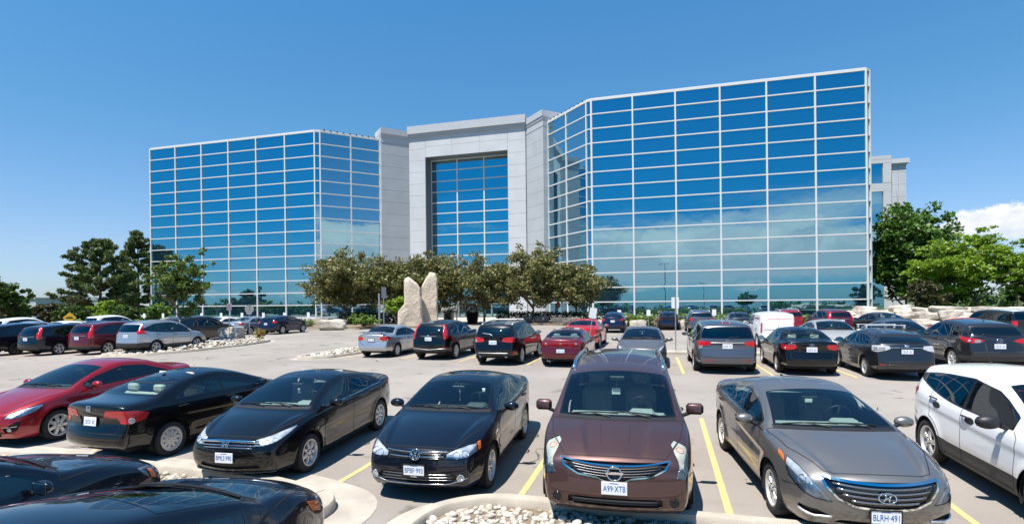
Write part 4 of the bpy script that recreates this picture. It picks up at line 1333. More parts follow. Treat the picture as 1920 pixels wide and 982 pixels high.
def build_car(name, label, cat, P, paint, x, y, heading, lev=3, group=None, extra=None, detail=True, plates=(None, None), interior='grey', wheel=(5, 'twin'),
              rim_mat=None, glass=None, rear_glass=None, privacy=False, mirror_mat=None, arch_mat=None, antenna=None, rails=None, handle_mat=None, dx=0.0):
    """a whole car standing on the lot at (x, y); heading in degrees, 90 = nose towards the building"""
    c = Car(P, lev); P = c.P
    L, W, H, xf = P['L'], P['W'], P['H'], P['L'] / 2; hw = W / 2
    h = R(heading); fx, fy = cos(h), sin(h)
    cx_ = (c.wf + c.wr) / 2
    z1 = ground_z(x + fx * c.wf, y + fy * c.wf); z2 = ground_z(x + fx * c.wr, y + fy * c.wr)
    pitch = -math.atan2(z1 - z2, P['wb'])
    root = empty(name, (x, y, lerp(z2, z1, (0 - c.wr) / P['wb'])))
    root.rotation_euler = (0, pitch, h)
    tag(root, label, cat, group)
    gl = glass or GL; gs = GLS
    # ---------- glass outlines
    D = {**dict(a0=P['dc'] + .30, b=lerp(P['dh'], P['dr'], .42), cb=None, ct=None, q=None, bz=.035, tz=.036, rise=0.0), **P.get('dlo', {})}
    notch = P['rear'] == 'notch'
    if D['cb'] is None: D['cb'] = P['dr'] + (.42 if notch else .85)
    if D['ct'] is None: D['ct'] = P['dr'] + (.02 if notch else .55)
    rail = sorted([(s['d'] + s['sw'][3] * (s['top'][3][0] / hw) ** 2, s['top'][3][1]) for s in c.S[5:]])
    rx_, rz_ = [a for a, _ in rail], [b for _, b in rail]
    def ztop(d):
        z = interp(d, rx_, rz_) - D['tz']
        if d > D['ct']: z = min(z, lerp(interp(D['ct'], rx_, rz_) - D['tz'], zbot(D['cb']) + .01, (d - D['ct']) / max(.01, D['cb'] - D['ct'])))
        return z
    def zbot(d):
        z = interp(d, [P['dc'], P['dr'], L], [P['zbF'], lerp(P['zbF'], P['zbR'], .75), P['zbR']]) + D['bz']
        if D['rise'] and d > D['b']: z += D['rise'] * ((d - D['b']) / (D['cb'] - D['b'])) ** 2
        return z
    def dlo(d0, d1):
        ds = list(np.arange(d0, d1, .04)) + [d1]
        ds = [d for d in ds if ztop(d) > zbot(d) + .012]
        return [(d, zbot(d)) for d in ds] + [(d, ztop(d)) for d in reversed(ds)]
    b = D['b']; ce = max(D['cb'], D['ct'])
    q = D['q']
    segs = [('front', D['a0'], b - .035), ('rear', b + .035, (q - .022) if q else ce)]
    if q: segs.append(('quarter', q + .022, ce))
    if D.get('b2'): segs = [segs[0], ('rear', b + .035, D['b2'] - .03)] + [('quarter', D['b2'] + .03, ce)]
    if P.get('windowless'): segs = segs[:1]
    polys = {}
    for k, d0, d1 in segs:
        pl = dlo(d0, d1)
        if len(pl) > 4:
            polys[k] = pl
            c.region('window', 'side', pl, gs if (k == 'front' or not privacy) else GLD, 2, facing=.05)
    full = dlo(D['a0'], ce)
    if not P.get('windowless'): c.region('window_pillar', 'side', full, MBLKG, 2, facing=.05)
    # windscreen
    st = c.S
    def edge(i, m): return st[i]['top'][2][0] - m
    def topside(ids, m, dd):
        out = []
        for i, de in zip(ids, dd):
            yy = edge(i, m); out.append((st[i]['d'] + de + st[i]['sw'][2] * (yy / hw) ** 2, yy))
        return out
    rgt = topside([5, 6, 7, 8], .03, [-.035, 0, 0, -.05])
    bow = lambda i, de, yy, n=9: [(st[i]['d'] + de + st[i]['sw'][2] * (t / hw) ** 2, t) for t in np.linspace(yy, -yy, n)]
    ws = rgt[1:-1] + bow(8, -.05, rgt[-1][1]) + [(d, -t) for d, t in reversed(rgt[1:-1])] + bow(5, -.035, rgt[0][1])[::-1]
    ws = [p for p in ws]
    c.region('windscreen', 'top', ws, gl, facing=.05, cond=lambda C, s: (C[:, 0] > xf - P['dr']) & (C[:, 2] > P['zc'] - .12))
    # cowl
    yc = st[4]['top'][2][0] * 1.08
    cow = [(st[4]['d'] + .015 + st[4]['sw'][2] * (t / hw) ** 2, t) for t in np.linspace(yc, -yc, 9)] + \
          [(st[5]['d'] - .034 + st[5]['sw'][2] * (t / hw) ** 2, t) for t in np.linspace(-yc, yc, 9)]
    c.region('cowl_panel', 'top', cow, MBLK, facing=.2)
    if notch:
        n0 = 11                                    # station of the roof end
        rg = topside([n0, n0 + 1, n0 + 2, n0 + 3], .035, [.06, 0, 0, .02])
        gb = rg[1:-1] + bow(n0 + 3, .02, rg[-1][1]) + [(d, -t) for d, t in reversed(rg[1:-1])] + bow(n0, .06, rg[0][1])[::-1]
        c.region('rear_window', 'top', gb, rear_glass or (GL if not privacy else GLD), facing=.05, cond=lambda C, s: (C[:, 0] < xf - P['dr']) & (C[:, 2] > P['zg'] - .1))
        rear_poly = ('top', gb)
    elif not P.get('windowless'):
        yt = 1.13 * P['yroof'] * hw - P.get('rgy', .035); yb_ = hw * P.get('rgw', .76)
        zt, zb_ = P['zr'] - P.get('rgt', .155), P['zg'] + P.get('rgb', .035)
        rp = rounded([(yt, zt), (-yt, zt), (-yb_, zb_ + .02), (-yb_ + .06, zb_), (yb_ - .06, zb_), (yb_, zb_ + .02)], .07)
        c.region('rear_window', 'rear', rp, rear_glass or GLD, facing=.1, cond=lambda C, s: C[:, 0] < 0)
        rear_poly = ('rear', rp)
    else: rear_poly = None
    for r in P.get('regs', []): c.region(*r[0], **r[1])
    if P.get('clad'):
        zc_ = P['clad']
        c.region('lower_cladding', 'side', [(-.2, .0), (L + .2, .0), (L + .2, zc_[1]), (lerp(P['fo'] + P['wb'], L, .4), zc_[1]), (P['fo'] + P['wb'] - .6, zc_[0]), (P['fo'] + .6, zc_[0]), (lerp(0, P['fo'], .5), zc_[2]), (-.2, zc_[2])], MCLADK, facing=False)
    if detail:
        lo = P['gc'] + .085
        d1 = P['fo'] + c.ra + .10; dw = P['fo'] + P['wb']
        dq = P.get('door_r', min(D['cb'], dw + .05) - (.02 if notch else .10))
        A = [(d1, lo), (d1 - .01, .5), (d1 - .05, zbot(d1) - .09), (D['a0'] - .04, zbot(D['a0']) - .02)]
        ds = [d for d in np.arange(D['a0'], b, .08)]
        fd = A + [(d, max(ztop(d), zbot(d)) + .03) for d in ds] + [(b, ztop(b) + .03), (b, zbot(b) - .1), (b + .005, lo)]
        ra = c.ra + .045
        arc = [(dw - ra * cos(R(t)), P['rt'] + ra * sin(R(t))) for t in range(0, 89, 8)]
        arc = [p for p in arc if p[1] > lo and p[0] < dq - .02]
        ds = [d for d in np.arange(b, dq, .08)]
        rd = [(b + .005, lo), (b, zbot(b) - .1)] + [(d, ztop(d) + .03 if ztop(d) > zbot(d) else zbot(d)) for d in ds] + [(dq, zbot(dq) - .01), (dq - .01, (arc[-1][1] if arc else .6) + .12)] + arc[::-1]
        if arc: rd.append((arc[0][0], lo))
        c.region('door', 'side', fd, paint, 2, facing=.0, key='front_door')
        if not P.get('two_door'): c.region('door', 'side', rd, paint, 2, facing=.0, key='rear_door')
        hy0, hy1 = P.get('hood_w', (.62, .90))
        hd0 = P.get('hood_d', .10)
        hl = [(hd0 + P['swF'] * (abs(t) / hw) ** 2.2 * .9, t) for t in np.linspace(-hy0 * hw, hy0 * hw, 9)]
        hb = [(P['dc'] - .03 + P['csw'] * (t / hw) ** 2, t) for t in np.linspace(hy1 * hw, -hy1 * hw, 9)]
        hood = hl + [(lerp(.3, P['dc'], .5), lerp(hy0, hy1, .75) * hw)] + hb + [(lerp(.3, P['dc'], .5), -lerp(hy0, hy1, .75) * hw)]
        c.region('bonnet', 'top', hood, paint, facing=.3, cond=lambda C, s: C[:, 0] > 0)
        if notch:
            tw, tz = P.get('lid', (.66, .52))
            lid = rounded([(-tw * hw, tz), (tw * hw, tz), (tw * hw * 1.06, P['ze'] + .2), (-tw * hw * 1.06, P['ze'] + .2)], .08)
            c.region('boot_lid', 'rear', lid, paint, facing=False, cond=lambda C, s: (C[:, 0] < xf - P['dg'] - .03))
        else:
            tw, tz = P.get('lid', (.78, .52))
            lid = rounded([(-tw * hw, tz), (tw * hw, tz), (tw * hw, P['zg'] + .05), (1.13 * P['yroof'] * hw + .01, P['zr'] - .06), (-1.13 * P['yroof'] * hw - .01, P['zr'] - .06), (-tw * hw, P['zg'] + .05)], .08)
            c.region('tailgate', 'rear', lid, paint, facing=.15, cond=lambda C, s: C[:, 0] < xf - L + .6)
    c.cut(root, paint)
    for k_, o_ in list(c.out.items()):
        if k_[0] == 'window_pillar': split_pieces(o_); del c.out[k_]
    doors = {k: c.out.get((k, s)) for k in () for s in ()}
    # ---------- trims and shut lines
    def strip1(name, mat, *a, **k):
        m_ = MB(); c.strip(m_, *a, **k)
        if m_.f: m_.build(name, mat, root)
    sealm = P.get('dlo_trim', MBLKG)
    if not P.get('windowless'):
        for sd in (1, -1): strip1('window_seal', sealm, 'side', full, .026, sd, True, off=.003, sides=(sd,))
    strip1('window_seal', sealm, 'top', ws, .034, closed=True, off=.0025)
    if rear_poly: strip1('window_seal', sealm, rear_poly[0], rear_poly[1], .034, closed=True, off=.0025)
    if detail:
        w = .010 if lev >= 4 else .012
        for sd in (1, -1):
            seam = MB()
            for ln in (A, [(b + .005, lo), (b, zbot(b) - .02)], [p for p in rd[-len(arc) - 3:]], [(d1, lo), (arc[0][0] if arc else dw - ra, lo)]): c.strip(seam, 'side', ln, w, sides=(sd,))
            if seam.f: seam.build('door_gap', MSEAM, root)
        strip1('bonnet_gap', MSEAM, 'top', hood, w, closed=True)
        strip1('tailgate_gap', MSEAM, 'rear', lid, w, closed=True)
        fa = P['fo'] - c.ra; zz = P.get('bump_z', (.60, .66))
        for sd in (1, -1):
            strip1('bumper_gap', MSEAM, 'side', [(max(.12, fa - .30), zz[0]), (fa + .01, zz[0] - .05)], w, sides=(sd,))
            strip1('bumper_gap', MSEAM, 'side', [(L - .14, zz[1]), (P['fo'] + P['wb'] + c.ra - .02, zz[1] - .06)], w, sides=(sd,))
    # ---------- wheel housings and wheels
    for wx in (c.wf, c.wr):
        for sd in (1, -1):
            hs = MB(); y1, y0 = sd * (hw - .02), sd * (hw - .36)
            n = 18
            for k in range(n + 1):
                a = pi * (-.12 + 1.24 * k / n)
                for yy, rr in ((y1, c.ra - .002), (y0, c.ra - .002), (y0, .02)):
                    hs.v.append((wx + rr * cos(a), yy, P['rt'] + rr * sin(a)))
            for k in range(n):
                for j in range(2): hs.f.append((k * 3 + j, k * 3 + j + 1, (k + 1) * 3 + j + 1, (k + 1) * 3 + j))
            hs.build('wheel_housing', MUND, root)
    if arch_mat:
        ar = MB()
        for wx in (c.wf, c.wr):
            dwx = xf - wx
            for sd in (1, -1):
                c.strip(ar, 'side', [(dwx + (c.ra + .028) * cos(R(t)), P['rt'] + (c.ra + .028) * sin(R(t))) for t in range(-14, 195, 8)], .062, sd, off=.008)
        ar.build('arch_moulding', arch_mat, root)
    rr = P.get('rim', P['rt'] - .105)
    ty, rm = wheel_meshes(P['rt'], P['tw'], rr, wheel)
    first = None
    for wx in (c.wf, c.wr):
        for sd in (1, -1):
            loc = Vector((wx, sd * (hw - P['tw'] / 2 - P.get('inset', .012)), P['rt']))
            if first is None:
                t = ty.build('wheel', MRUB, root, True); auto_smooth(t, 40)
                r_ = rm.build('rim', None, t, False, mats=[rim_mat or MALU, MUND]); auto_smooth(r_, 40)
                first = (t, r_)
            else:
                t = first[0].copy(); COL.objects.link(t); r_ = first[1].copy(); COL.objects.link(r_); r_.parent = t
            t.location = loc; t.rotation_euler = (0, 0.4 * wx + sd, 0 if sd > 0 else pi)
    # ---------- underbody and cabin
    ub = MB(); ub.box((0, 0, P['gc'] + .10), (L - .5, W - .46, .14), bev=.05)
    ub.box((cx_, 0, P['gc'] + .1), (P['wb'] - 2 * c.ra - .1, W - .16, .16), bev=.03)
    for d in (.5, L - .5): ub.box((xf - d, 0, P['gc'] + .13), (.6, W - .5, .1), bev=.04)
    ub.build('underbody', MUND, root)
    if not P.get('windowless'):
        fz = .36
        fl = MB(); d0, d2 = P['dc'] + .05, (P['dg'] - .1 if notch else L - .22)
        fl.box((xf - (d0 + d2) / 2, 0, fz), (d2 - d0, W - .30, .05))
        fl.build('floor', MUND, root)
        sm = MSEAT[interior]; dx0 = P['dh'] + P.get('seat', .30)
        for yy in (.36, -.36):
            s_ = MB(); seat_mesh(s_, xf - dx0 - .1, yy, .56, tall=.60 + (H - 1.45) * .35); s_.build('seat', sm, root, False)
        rows = [min(dx0 + .95, P['dg'] - .72 if notch else L - .7)] + ([dx0 + 1.75] if P.get('rows3') else [])
        for d in rows:
            s_ = MB(); seat_mesh(s_, xf - d, 0, .60, w=1.22, tall=.52 + (H - 1.45) * .35, head=False)
            for yy in (.34, -.34): rbox(s_, (xf - d - .27, yy, min(.60 + .64 + (H - 1.45) * .35, (P['zg'] + .07) if notch else 9)), (.10, .26, .13), r=.03)
            s_.build('bench', sm, root, False)
        da = MB(); zt = P['zc'] - .045
        rbox(da, (xf - (P['dc'] + .52), 0, zt - .16), (.62, W * .76, .30), r=.08)
        rbox(da, (xf - (P['dc'] + .66), .36, zt + .0), (.22, .36, .10), r=.04)
        da.build('dashboard', MDASH[interior], root)
        sw = MB(); pts = [(0.18 * cos(2 * pi * k / 20), .18 * sin(2 * pi * k / 20), 0) for k in range(21)]
        sw.tube(pts, .014, 6, False); sw.box((0, 0, -.01), (.34, .04, .02)); sw.ball((0, 0, -.01), (.065, .065, .02), 10, 5)
        sw.xf(Matrix.Translation((xf - (P['dc'] + .90), .36, zt + .04)) @ Matrix.Rotation(R(-65), 4, 'Y'))
        sw.build('steering_wheel', MBLK, root, True)
        mi = MB(); mi.box((xf - P['dh'] - .02 + .1, 0, P['zh'] - .13), (.03, .23, .065), bev=.012); mi.build('interior_mirror', MBLK, root)
        if notch:
            sh = MB(); sh.box((xf - (P['dr'] + P['dg']) / 2 - .1, 0, P['zg'] - .075), (P['dg'] - P['dr'] - .1, W * .68, .03)); sh.build('parcel_shelf', MDASH[interior], root)
    # ---------- mirrors, handles, wipers
    mm = mirror_mat or paint
    for sd in (1, -1):
        d = D['a0'] + P.get('mir_d', .10)
        hh = c.on('side', d, zbot(d) - .02, sd)
        if hh:
            p = hh[0]; ms = P.get('mir', 1.0)
            b_ = MB(); b_.tube([p, p + Vector((-.0, sd * .08, .035))], .028, 8)
            cxm = p + Vector((-.02, sd * .165 * ms, .075))
            if P.get('mir_box'): b_.box(cxm + Vector((.012, 0, .02)), (.11, .25 * ms, .165 * ms), bev=.035)
            else: b_.ball(cxm, (.075 * ms, .125 * ms, .075 * ms), 16, 10)
            for i, v in enumerate(b_.v):
                if v[0] < cxm.x - .028: b_.v[i] = (cxm.x - .028, v[1], v[2])
            o = b_.build('side_mirror', mm, root, True); auto_smooth(o, 50)
            g = MB(); g.box(cxm + Vector((-.030, 0, 0)), (.004, .19 * ms, .105 * ms), bev=.002); g.build('mirror_glass', MCHR, o)
        if detail:
            for k, dd in (('front_door', b - .15), ('rear_door', min(P.get('handle_r', dw - .16), dq - .12))):
                if k == 'rear_door' and P.get('two_door'): continue
                zz = zbot(dd) - P.get('handle_z', .135)
                m = c.frame_at('side', dd, zz, sd)
                if m:
                    hb_ = MB(); hb_.tube([(-.10, 0, .004), (-.075, .002, .028), (0, .004, .034), (.075, .002, .028), (.10, 0, .004)], .012, 8, squash=1.25); hb_.xf(m)
                    par = c.out.get((k, sd)) or root
                    hb_.build('handle', handle_mat or paint, par, True)
    if detail:
        for sg in (.62, -.10):
            wp = MB(); y0 = sg * hw * .75
            f = lambda t: st[5]['d'] - .04 + st[5]['sw'][2] * (t / hw) ** 2
            c.tube_on(wp, 'top', [(f(y0) - .03, y0), (f(y0 - .3) + .05, y0 - .34)], .008, off=.018)
            c.tube_on(wp, 'top', [(f(y0) + .035, y0 + .10), (f(y0 - .4) + .05, y0 - .56)], .007, off=.012, squash=1.4)
            if wp.f: wp.build('wiper', MBLK, root)
    if antenna:
        d, ln = antenna; hh = c.on('top', d, 0)
        if hh:
            a_ = MB(); a_.ball(hh[0] + Vector((0, 0, .008)), (.05, .022, .018), 10, 6)
            if ln: a_.tube([hh[0], hh[0] + Vector((-ln * .45, 0, ln * .9))], [.006, .003], 6)
            a_.build('antenna', MBLK, root, True)
    if rails:
        for sd in (1, -1):
            r_ = MB(); yy = sd * (P['yroof'] * hw * 1.08); pts = []
            for d in np.linspace(P['dh'] + .25, rails[0], 9):
                hh = c.on('top', d, yy)
                if hh: pts.append(hh[0] + Vector((0, 0, rails[1])))
            if len(pts) > 3:
                pts[0] -= Vector((0, 0, rails[1] - .005)); pts[-1] -= Vector((0, 0, rails[1] - .005))
                r_.tube(pts, rails[2] if len(rails) > 2 else .018, 8, squash=1.3); r_.build('roof_rail', rails[3] if len(rails) > 3 else MALU, root, True)
    # ---------- plates
    fp, rp_ = plates
    for kind, t in (('front', fp), ('rear', rp_)):
        if t is None: continue
        z = t.get('z'); m = c.frame_at(kind, 0, z)
        if m:
            loc = m.translation + m.to_3x3() @ Vector((0, 0, t.get('out', .004)))
            nx = 1 if kind == 'front' else -1
            tilt = t.get('tilt', 0)
            zax = Vector((nx * cos(tilt), 0, sin(tilt))); xax = Vector((0, 0, 1)).cross(zax).normalized()
            M = Matrix((xax, zax.cross(xax), zax)).transposed().to_4x4(); M.translation = loc
            plate(root, M, t.get('t', ''), t.get('frame'), t.get('fm'))
    if extra: extra(c, root, paint)
    return c, root

# ---- lamp, grille and badge helpers shared by the models
def lamp_bulbs(c, root, name, kind, spots, side_both=True, ring=MCHR, r=.05):
    for sd in (1, -1):
        par = c.out.get((name, sd)) or root
        for (a, b_, rad) in spots:
            m = c.frame_at(kind, a, b_, sd)
            if not m: continue
            k = MB(); hd = name == 'headlight'
            if hd:
                k.lathe([(rad, -.012), (rad * .93, -.006), (rad * .86, -.014)], 20); k.lathe([(rad * .86, -.014), (rad * .66, -.032), (rad * .30, -.042)], 20); k.cur = 1
                k.lathe([(rad * .34, -.042), (rad * .30, -.024), (.001, -.018)], 16)
            else:
                k.lathe([(rad, .002), (rad, .008), (rad * .8, .010), (rad * .74, .003)], 18); k.cur = 1
                k.lathe([(rad * .74, .003), (rad * .5, .009), (.001, .012)], 18)
            k.xf(m); k.build('lamp_bowl', None, par, True, mats=[ring, MBULB if hd else MHL])
def bars_on(c, mb, zs, half, kind='front', r=.01, off=.0, squash=None, curve=None):
    for z, hwid in zip(zs, half):
        ln = [(t, z + (curve(t) if curve else 0)) for t in np.linspace(-hwid, hwid, 15)]
        c.tube_on(mb, kind, ln, r, off=off, squash=squash, step=.06)
    return mb
def fog(c, root, spots, kind='front', r=.05, mat=None, ring=MBLK):
    for (y, z) in spots:
        for sg in (1, -1):
            m = c.frame_at(kind, y * sg, z)
            if not m: continue
            k = MB(); k.lathe([(r * 1.25, .0), (r * 1.25, .008), (r, .010), (r * .95, .002)], 18); k.cur = 1; k.lathe([(r * .95, .003), (.001, .006)], 18); k.xf(m)
            k.build('fog_lamp', None, root, True, mats=[ring, mat or MHL])
def strip_part(c, root, name, mat, kind, line, w, off=.004, closed=False, sides=(1,), parent=None):
    b = MB(); c.strip(b, kind, line, w, closed=closed, off=off, sides=sides)
    if b.f: return b.build(name, mat, parent or root)
def tube_part(c, root, name, mat, kind, line, r, off=.0, squash=None, sides=(1,), step=.04):
    for sd in sides:
        b = MB(); c.tube_on(b, kind, line, r, sd, off, squash=squash, step=step)
        if b.f: b.build(name, mat, root, True)
def exhaust(root, c, y, z=.26, r=.03):
    b = MB(); x0 = -c.P['L'] / 2 + .04
    b.lathe([(r, .16), (r, .0), (r - .006, .0), (r - .006, .1)], 16, axis='x'); b.cur = 0
    b.v = [(x0 + v[0], v[1] + y, v[2] + z) for v in b.v]; b.build('exhaust_pipe', MCHR, root, True)
def hanging(c, root, y=.02, z=None, mat=None, size=(.012, .05, .09)):
    P = c.P; b = MB(); x = P['L'] / 2 - P['dh'] + .02; z = z or P['zh'] - .30
    b.box((x, y, z), size, bev=.01); b.tube([(x, y, z + size[2] / 2), (x + .05, 0, P['zh'] - .15)], .002, 4)
    b.build('hanging_tag', mat or MSTK, root)
RG = lambda *a, **k: (a, k)

# paints
PK = m_paint_car('black_paint', (.0035, .0037, .0045), 0, .3)
PKB = m_paint_car('blue_black_paint', (.004, .006, .012), .0, .3)
PRED = m_paint_car('deep_red_metallic', (.30, .008, .014), .35, .28)
PMAR = m_paint_car('maroon_metallic', (.13, .006, .012), .4, .3)
PBRN = m_paint_car('brown_metallic', (.088, .043, .038), .6, .42)
PGRY = m_paint_car('grey_metallic', (.20, .19, .18), .7, .42)
PGRB = m_paint_car('blue_grey_metallic', (.13, .14, .165), .7, .33)
PWHT = m_paint_car('white_paint', (.80, .80, .79), 0, .3)
PSIL = m_paint_car('silver_metallic', (.52, .53, .54), .75, .33)
PBGE = m_paint_car('beige_metallic', (.58, .54, .47), .55, .35)
PRDB = m_paint_car('bright_red_paint', (.55, .012, .012), .0, .3)
PNVY = m_paint_car('navy_paint', (.006, .014, .045), .2, .3)
PDGR = m_paint_car('dark_grey_metallic', (.035, .037, .042), .6, .3)
PDGN = m_paint_car('dark_green_metallic', (.03, .037, .03), .5, .3)
# ================================================================== the cars, one by one
MGB = plain('satin_bar', (.30, .31, .32), .22, .85)
HL = lambda poly, mat=None, kind='diagF', **k: RG('headlight', kind, poly, mat or MHL, 2, off=-.014, skirt=True, cover=GLC, **k)
TLm = lambda poly, kind='diagR', mat=None, name='taillight', **k: RG(name, kind, poly, mat or MTL, 2, off=.005, **k)
AMB = lambda poly, kind='diagF': RG('turn_signal', kind, poly, MAMB, 2, off=.006)
GR = lambda poly, mat=None, name='grille', r=.03, off=-.02: RG(name, 'front', rounded(poly, r, 4), mat or MBLK, off=off, skirt=True)
sym = lambda h: h + [(-a, b) for a, b in reversed(h)]

# --- black sedan with a chrome bar grille (front view)
def x_c12(c, root, paint):
    b = MB()
    bars_on(c, b, [.715], [.50], r=.020, off=.006, squash=1.3, curve=lambda t: -.02 * (t / .5) ** 2)
    bars_on(c, b, [.668, .632], [.46, .42], r=.008, off=.0, curve=lambda t: -.018 * (t / .5) ** 2)
    b.build('chrome_bar', MCHR, c.out.get(('grille', 1)) or root, True)
    m = c.frame_at('front', 0, .675)
    if m: emblem('H_square', m @ Matrix.Translation((0, 0, .012)), c.out.get(('grille', 1)) or root, .062)
    lamp_bulbs(c, root, 'headlight', 'diagF', [(.78, .695, .045), (.95, .715, .04)])
    strip_part(c, root, 'belt_trim', MCHR, 'side', [(1.55, .955), (3.75, 1.015)], .014, .006, sides=(1, -1))
    tube_part(c, root, 'lip', MBLKG, 'front', [(t, .225 + .02 * (t / .7) ** 2) for t in np.linspace(-.7, .7, 15)], .018, .004)
    hanging(c, root, -.02, 1.12)
build_car('sedan', 'black sedan with a wide chrome bar grille, nose to the camera', 'car',
    dict(L=4.525, W=1.755, H=1.435, wb=2.67, fo=.93, rt=.318, zn=.72, zc=1.0, dc=1.02, dh=2.02, zh=1.375, dr=3.12, zr=1.37, dg=3.82, zg=1.115, de=4.44, ze=1.10, zbF=.93, zbR=1.0,
         hump=1.55, yroof=.60, swF=.26, hood_d=.16, hood_w=(.58, .93), bump_z=(.63, .70), dlo_trim=MBLKG,
         dlo=dict(a0=1.42, b=2.42, cb=3.62, ct=3.05, q=3.34),
         regs=[HL([(.52, .655), (.58, .735), (.85, .77), (1.2, .825), (1.50, .865), (1.46, .83), (1.25, .755), (.95, .685), (.70, .65)]),
               GR(sym([(.52, .735), (.47, .655), (.35, .60), (.1, .585)])),
               GR(sym([(.48, .385), (.52, .31), (.1, .285)]), name='lower_intake', off=-.03),
               TLm([(.62, .80), (.70, .97), (1.25, 1.0), (1.15, .80)])]),
    PK, -6.60, 8.92, -85.6, 4, None, x_c12, plates=(dict(z=.485, t='BMLS\u00b7990', out=.012, tilt=.05), None), interior='grey', wheel=(7, 'slim'))
# --- black sedan seen from behind
def x_c06(c, root, paint):
    m = c.frame_at('rear', 0, 1.015)
    if m: emblem('H_square', m @ Matrix.Translation((0, 0, .004)), root, .058)
    m = c.frame_at('rear', -.52 * -1, .70)
    if m: lettering('Hybrid', m, root, .055)
    lamp_bulbs(c, root, 'taillight', 'diagR', [(1.02, .80, .05)], ring=MREV)
    strip_part(c, root, 'bumper_seam', MSEAM, 'rear', [(t, .60 - .03 * (t / .8) ** 2) for t in np.linspace(-.8, .8, 15)], .012)
build_car('sedan', 'black sedan showing its tail right beside the deep red sedan', 'car',
    dict(L=4.49, W=1.75, H=1.435, wb=2.70, fo=.87, rt=.318, zn=.70, zc=.99, dc=.95, dh=1.98, zh=1.375, dr=3.05, zr=1.37, dg=3.82, zg=1.13, de=4.40, ze=1.095, zbF=.92, zbR=1.0,
         hump=1.55, tailk=[.0, .01, .05, -.07, -.06, .03], lid=(.70, .60), bump_z=(.62, .66),
         dlo=dict(a0=1.35, b=2.36, cb=3.45, ct=2.98),
         regs=[TLm([(.40, .87), (.46, .985), (.78, .985), (1.10, .965), (1.36, .90), (1.30, .80), (1.0, .745), (.80, .765), (.72, .86)]),
               HL([(.55, .62), (.6, .72), (1.2, .8), (1.4, .8), (1.2, .68)]),
               RG('plate_recess', 'rear', rounded([(-.30, .88), (.30, .88), (.24, .70), (-.24, .70)], .04), MBLKG, off=-.015, skirt=True)]),
    PK, -9.55, 9.22, 87, 4, None, x_c06, plates=(None, dict(z=.79, out=.010, tilt=.12)), interior='beige', wheel=(10, 'cover'), rim_mat=MCAP, antenna=(3.0, 0))
# --- deep red sedan
def x_mz(c, root, paint):
    lamp_bulbs(c, root, 'headlight', 'diagF', [(.98, .71, .055), (1.15, .735, .04)])
    fog(c, root, [(.66, .40)], r=.04)
    strip_part(c, root, 'intake_trim', MCHR, 'front', [(t, .46) for t in np.linspace(.55, .74, 5)], .008, .012)
    for z in (.42, .36, .30): tube_part(c, root, 'grille_bar', MBLKG, 'front', [(t, z) for t in np.linspace(-.42, .42, 9)], .012, -.01)
    hanging(c, root, .02, 1.2, MBLK, (.01, .16, .05))
build_car('sedan', 'deep red sedan parked at the far left of the front row', 'car',
    dict(L=4.58, W=1.755, H=1.47, wb=2.64, fo=.93, rt=.322, zn=.70, zc=1.02, dc=1.12, dh=2.12, zh=1.40, dr=3.18, zr=1.40, dg=3.9, zg=1.14, de=4.5, ze=1.12, zbF=.94, zbR=1.02, swF=.28,
         hump=1.6, flare=.022, hood_d=.15, hood_w=(.58, .92), ridge=.014, bump_z=(.58, .7), dlo=dict(a0=1.52, b=2.5, cb=3.62, ct=3.08, q=3.32),
         regs=[HL([(.66, .635), (.78, .705), (1.15, .785), (1.52, .835), (1.48, .79), (1.35, .70), (1.05, .635), (.82, .61)]),
               GR(sym([(.40, .52), (.52, .36), (.46, .26), (.1, .24)]), name='lower_grille', off=-.03),
               RG('side_intake', 'diagF', rounded([(.66, .43), (.98, .56), (1.06, .54), (.98, .39), (.72, .34)], .03), MBLK, 2, off=-.03, skirt=True),
               TLm([(.62, .82), (.70, .98), (1.3, 1.0), (1.2, .84)])]),
    PRED, -13.0, 9.52, -88, 4, None, x_mz, plates=(None, None), interior='black', wheel=(7, 'wide'), rim_mat=MALU)
# --- black sedan with the round badge
def x_jet(c, root, paint):
    g = c.out.get(('grille', 1)) or root
    b = MB(); bars_on(c, b, [.735, .675], [.44, .40], r=.007, off=.008, curve=lambda t: .012 * (t / .5) ** 2); b.build('chrome_bar', MCHR, g, True)
    b = MB(); bars_on(c, b, [.705, .65], [.42, .38], r=.012, off=-.008); b.build('grille_bar', MBLKG, g, True)
    m = c.frame_at('front', 0, .70)
    if m: emblem('V_over_W', m @ Matrix.Translation((0, 0, .014)), g, .072)
    li = c.out.get(('lower_intake', 1)) or root
    b = MB(); bars_on(c, b, [.44, .40, .36], [.50, .52, .52], r=.005, off=-.006); b.build('chrome_bar', MGB, li, True)
    tube_part(c, root, 'bumper_trim', MCHR, 'front', [(t, .305 + .07 * max(0, (abs(t) - .42) / .26) ** 1.2) for t in np.linspace(-.72, .72, 25)], .007, .004)
    fog(c, root, [(.63, .395)], r=.042, ring=MCHR)
    lamp_bulbs(c, root, 'headlight', 'diagF', [(.68, .695, .052), (.86, .71, .055)])
    strip_part(c, root, 'belt_trim', MCHR, 'side', [(1.6, .975), (3.5, 1.02)], .012, .006, sides=(1, -1))
    hanging(c, root, .0, 1.14, MREV, (.012, .025, .22))
    b = MB(); b.box((c.P['L'] / 2 - 1.82, .50, 1.275), (.004, .05, .06)); b.build('windscreen_sticker', MSTK, root)
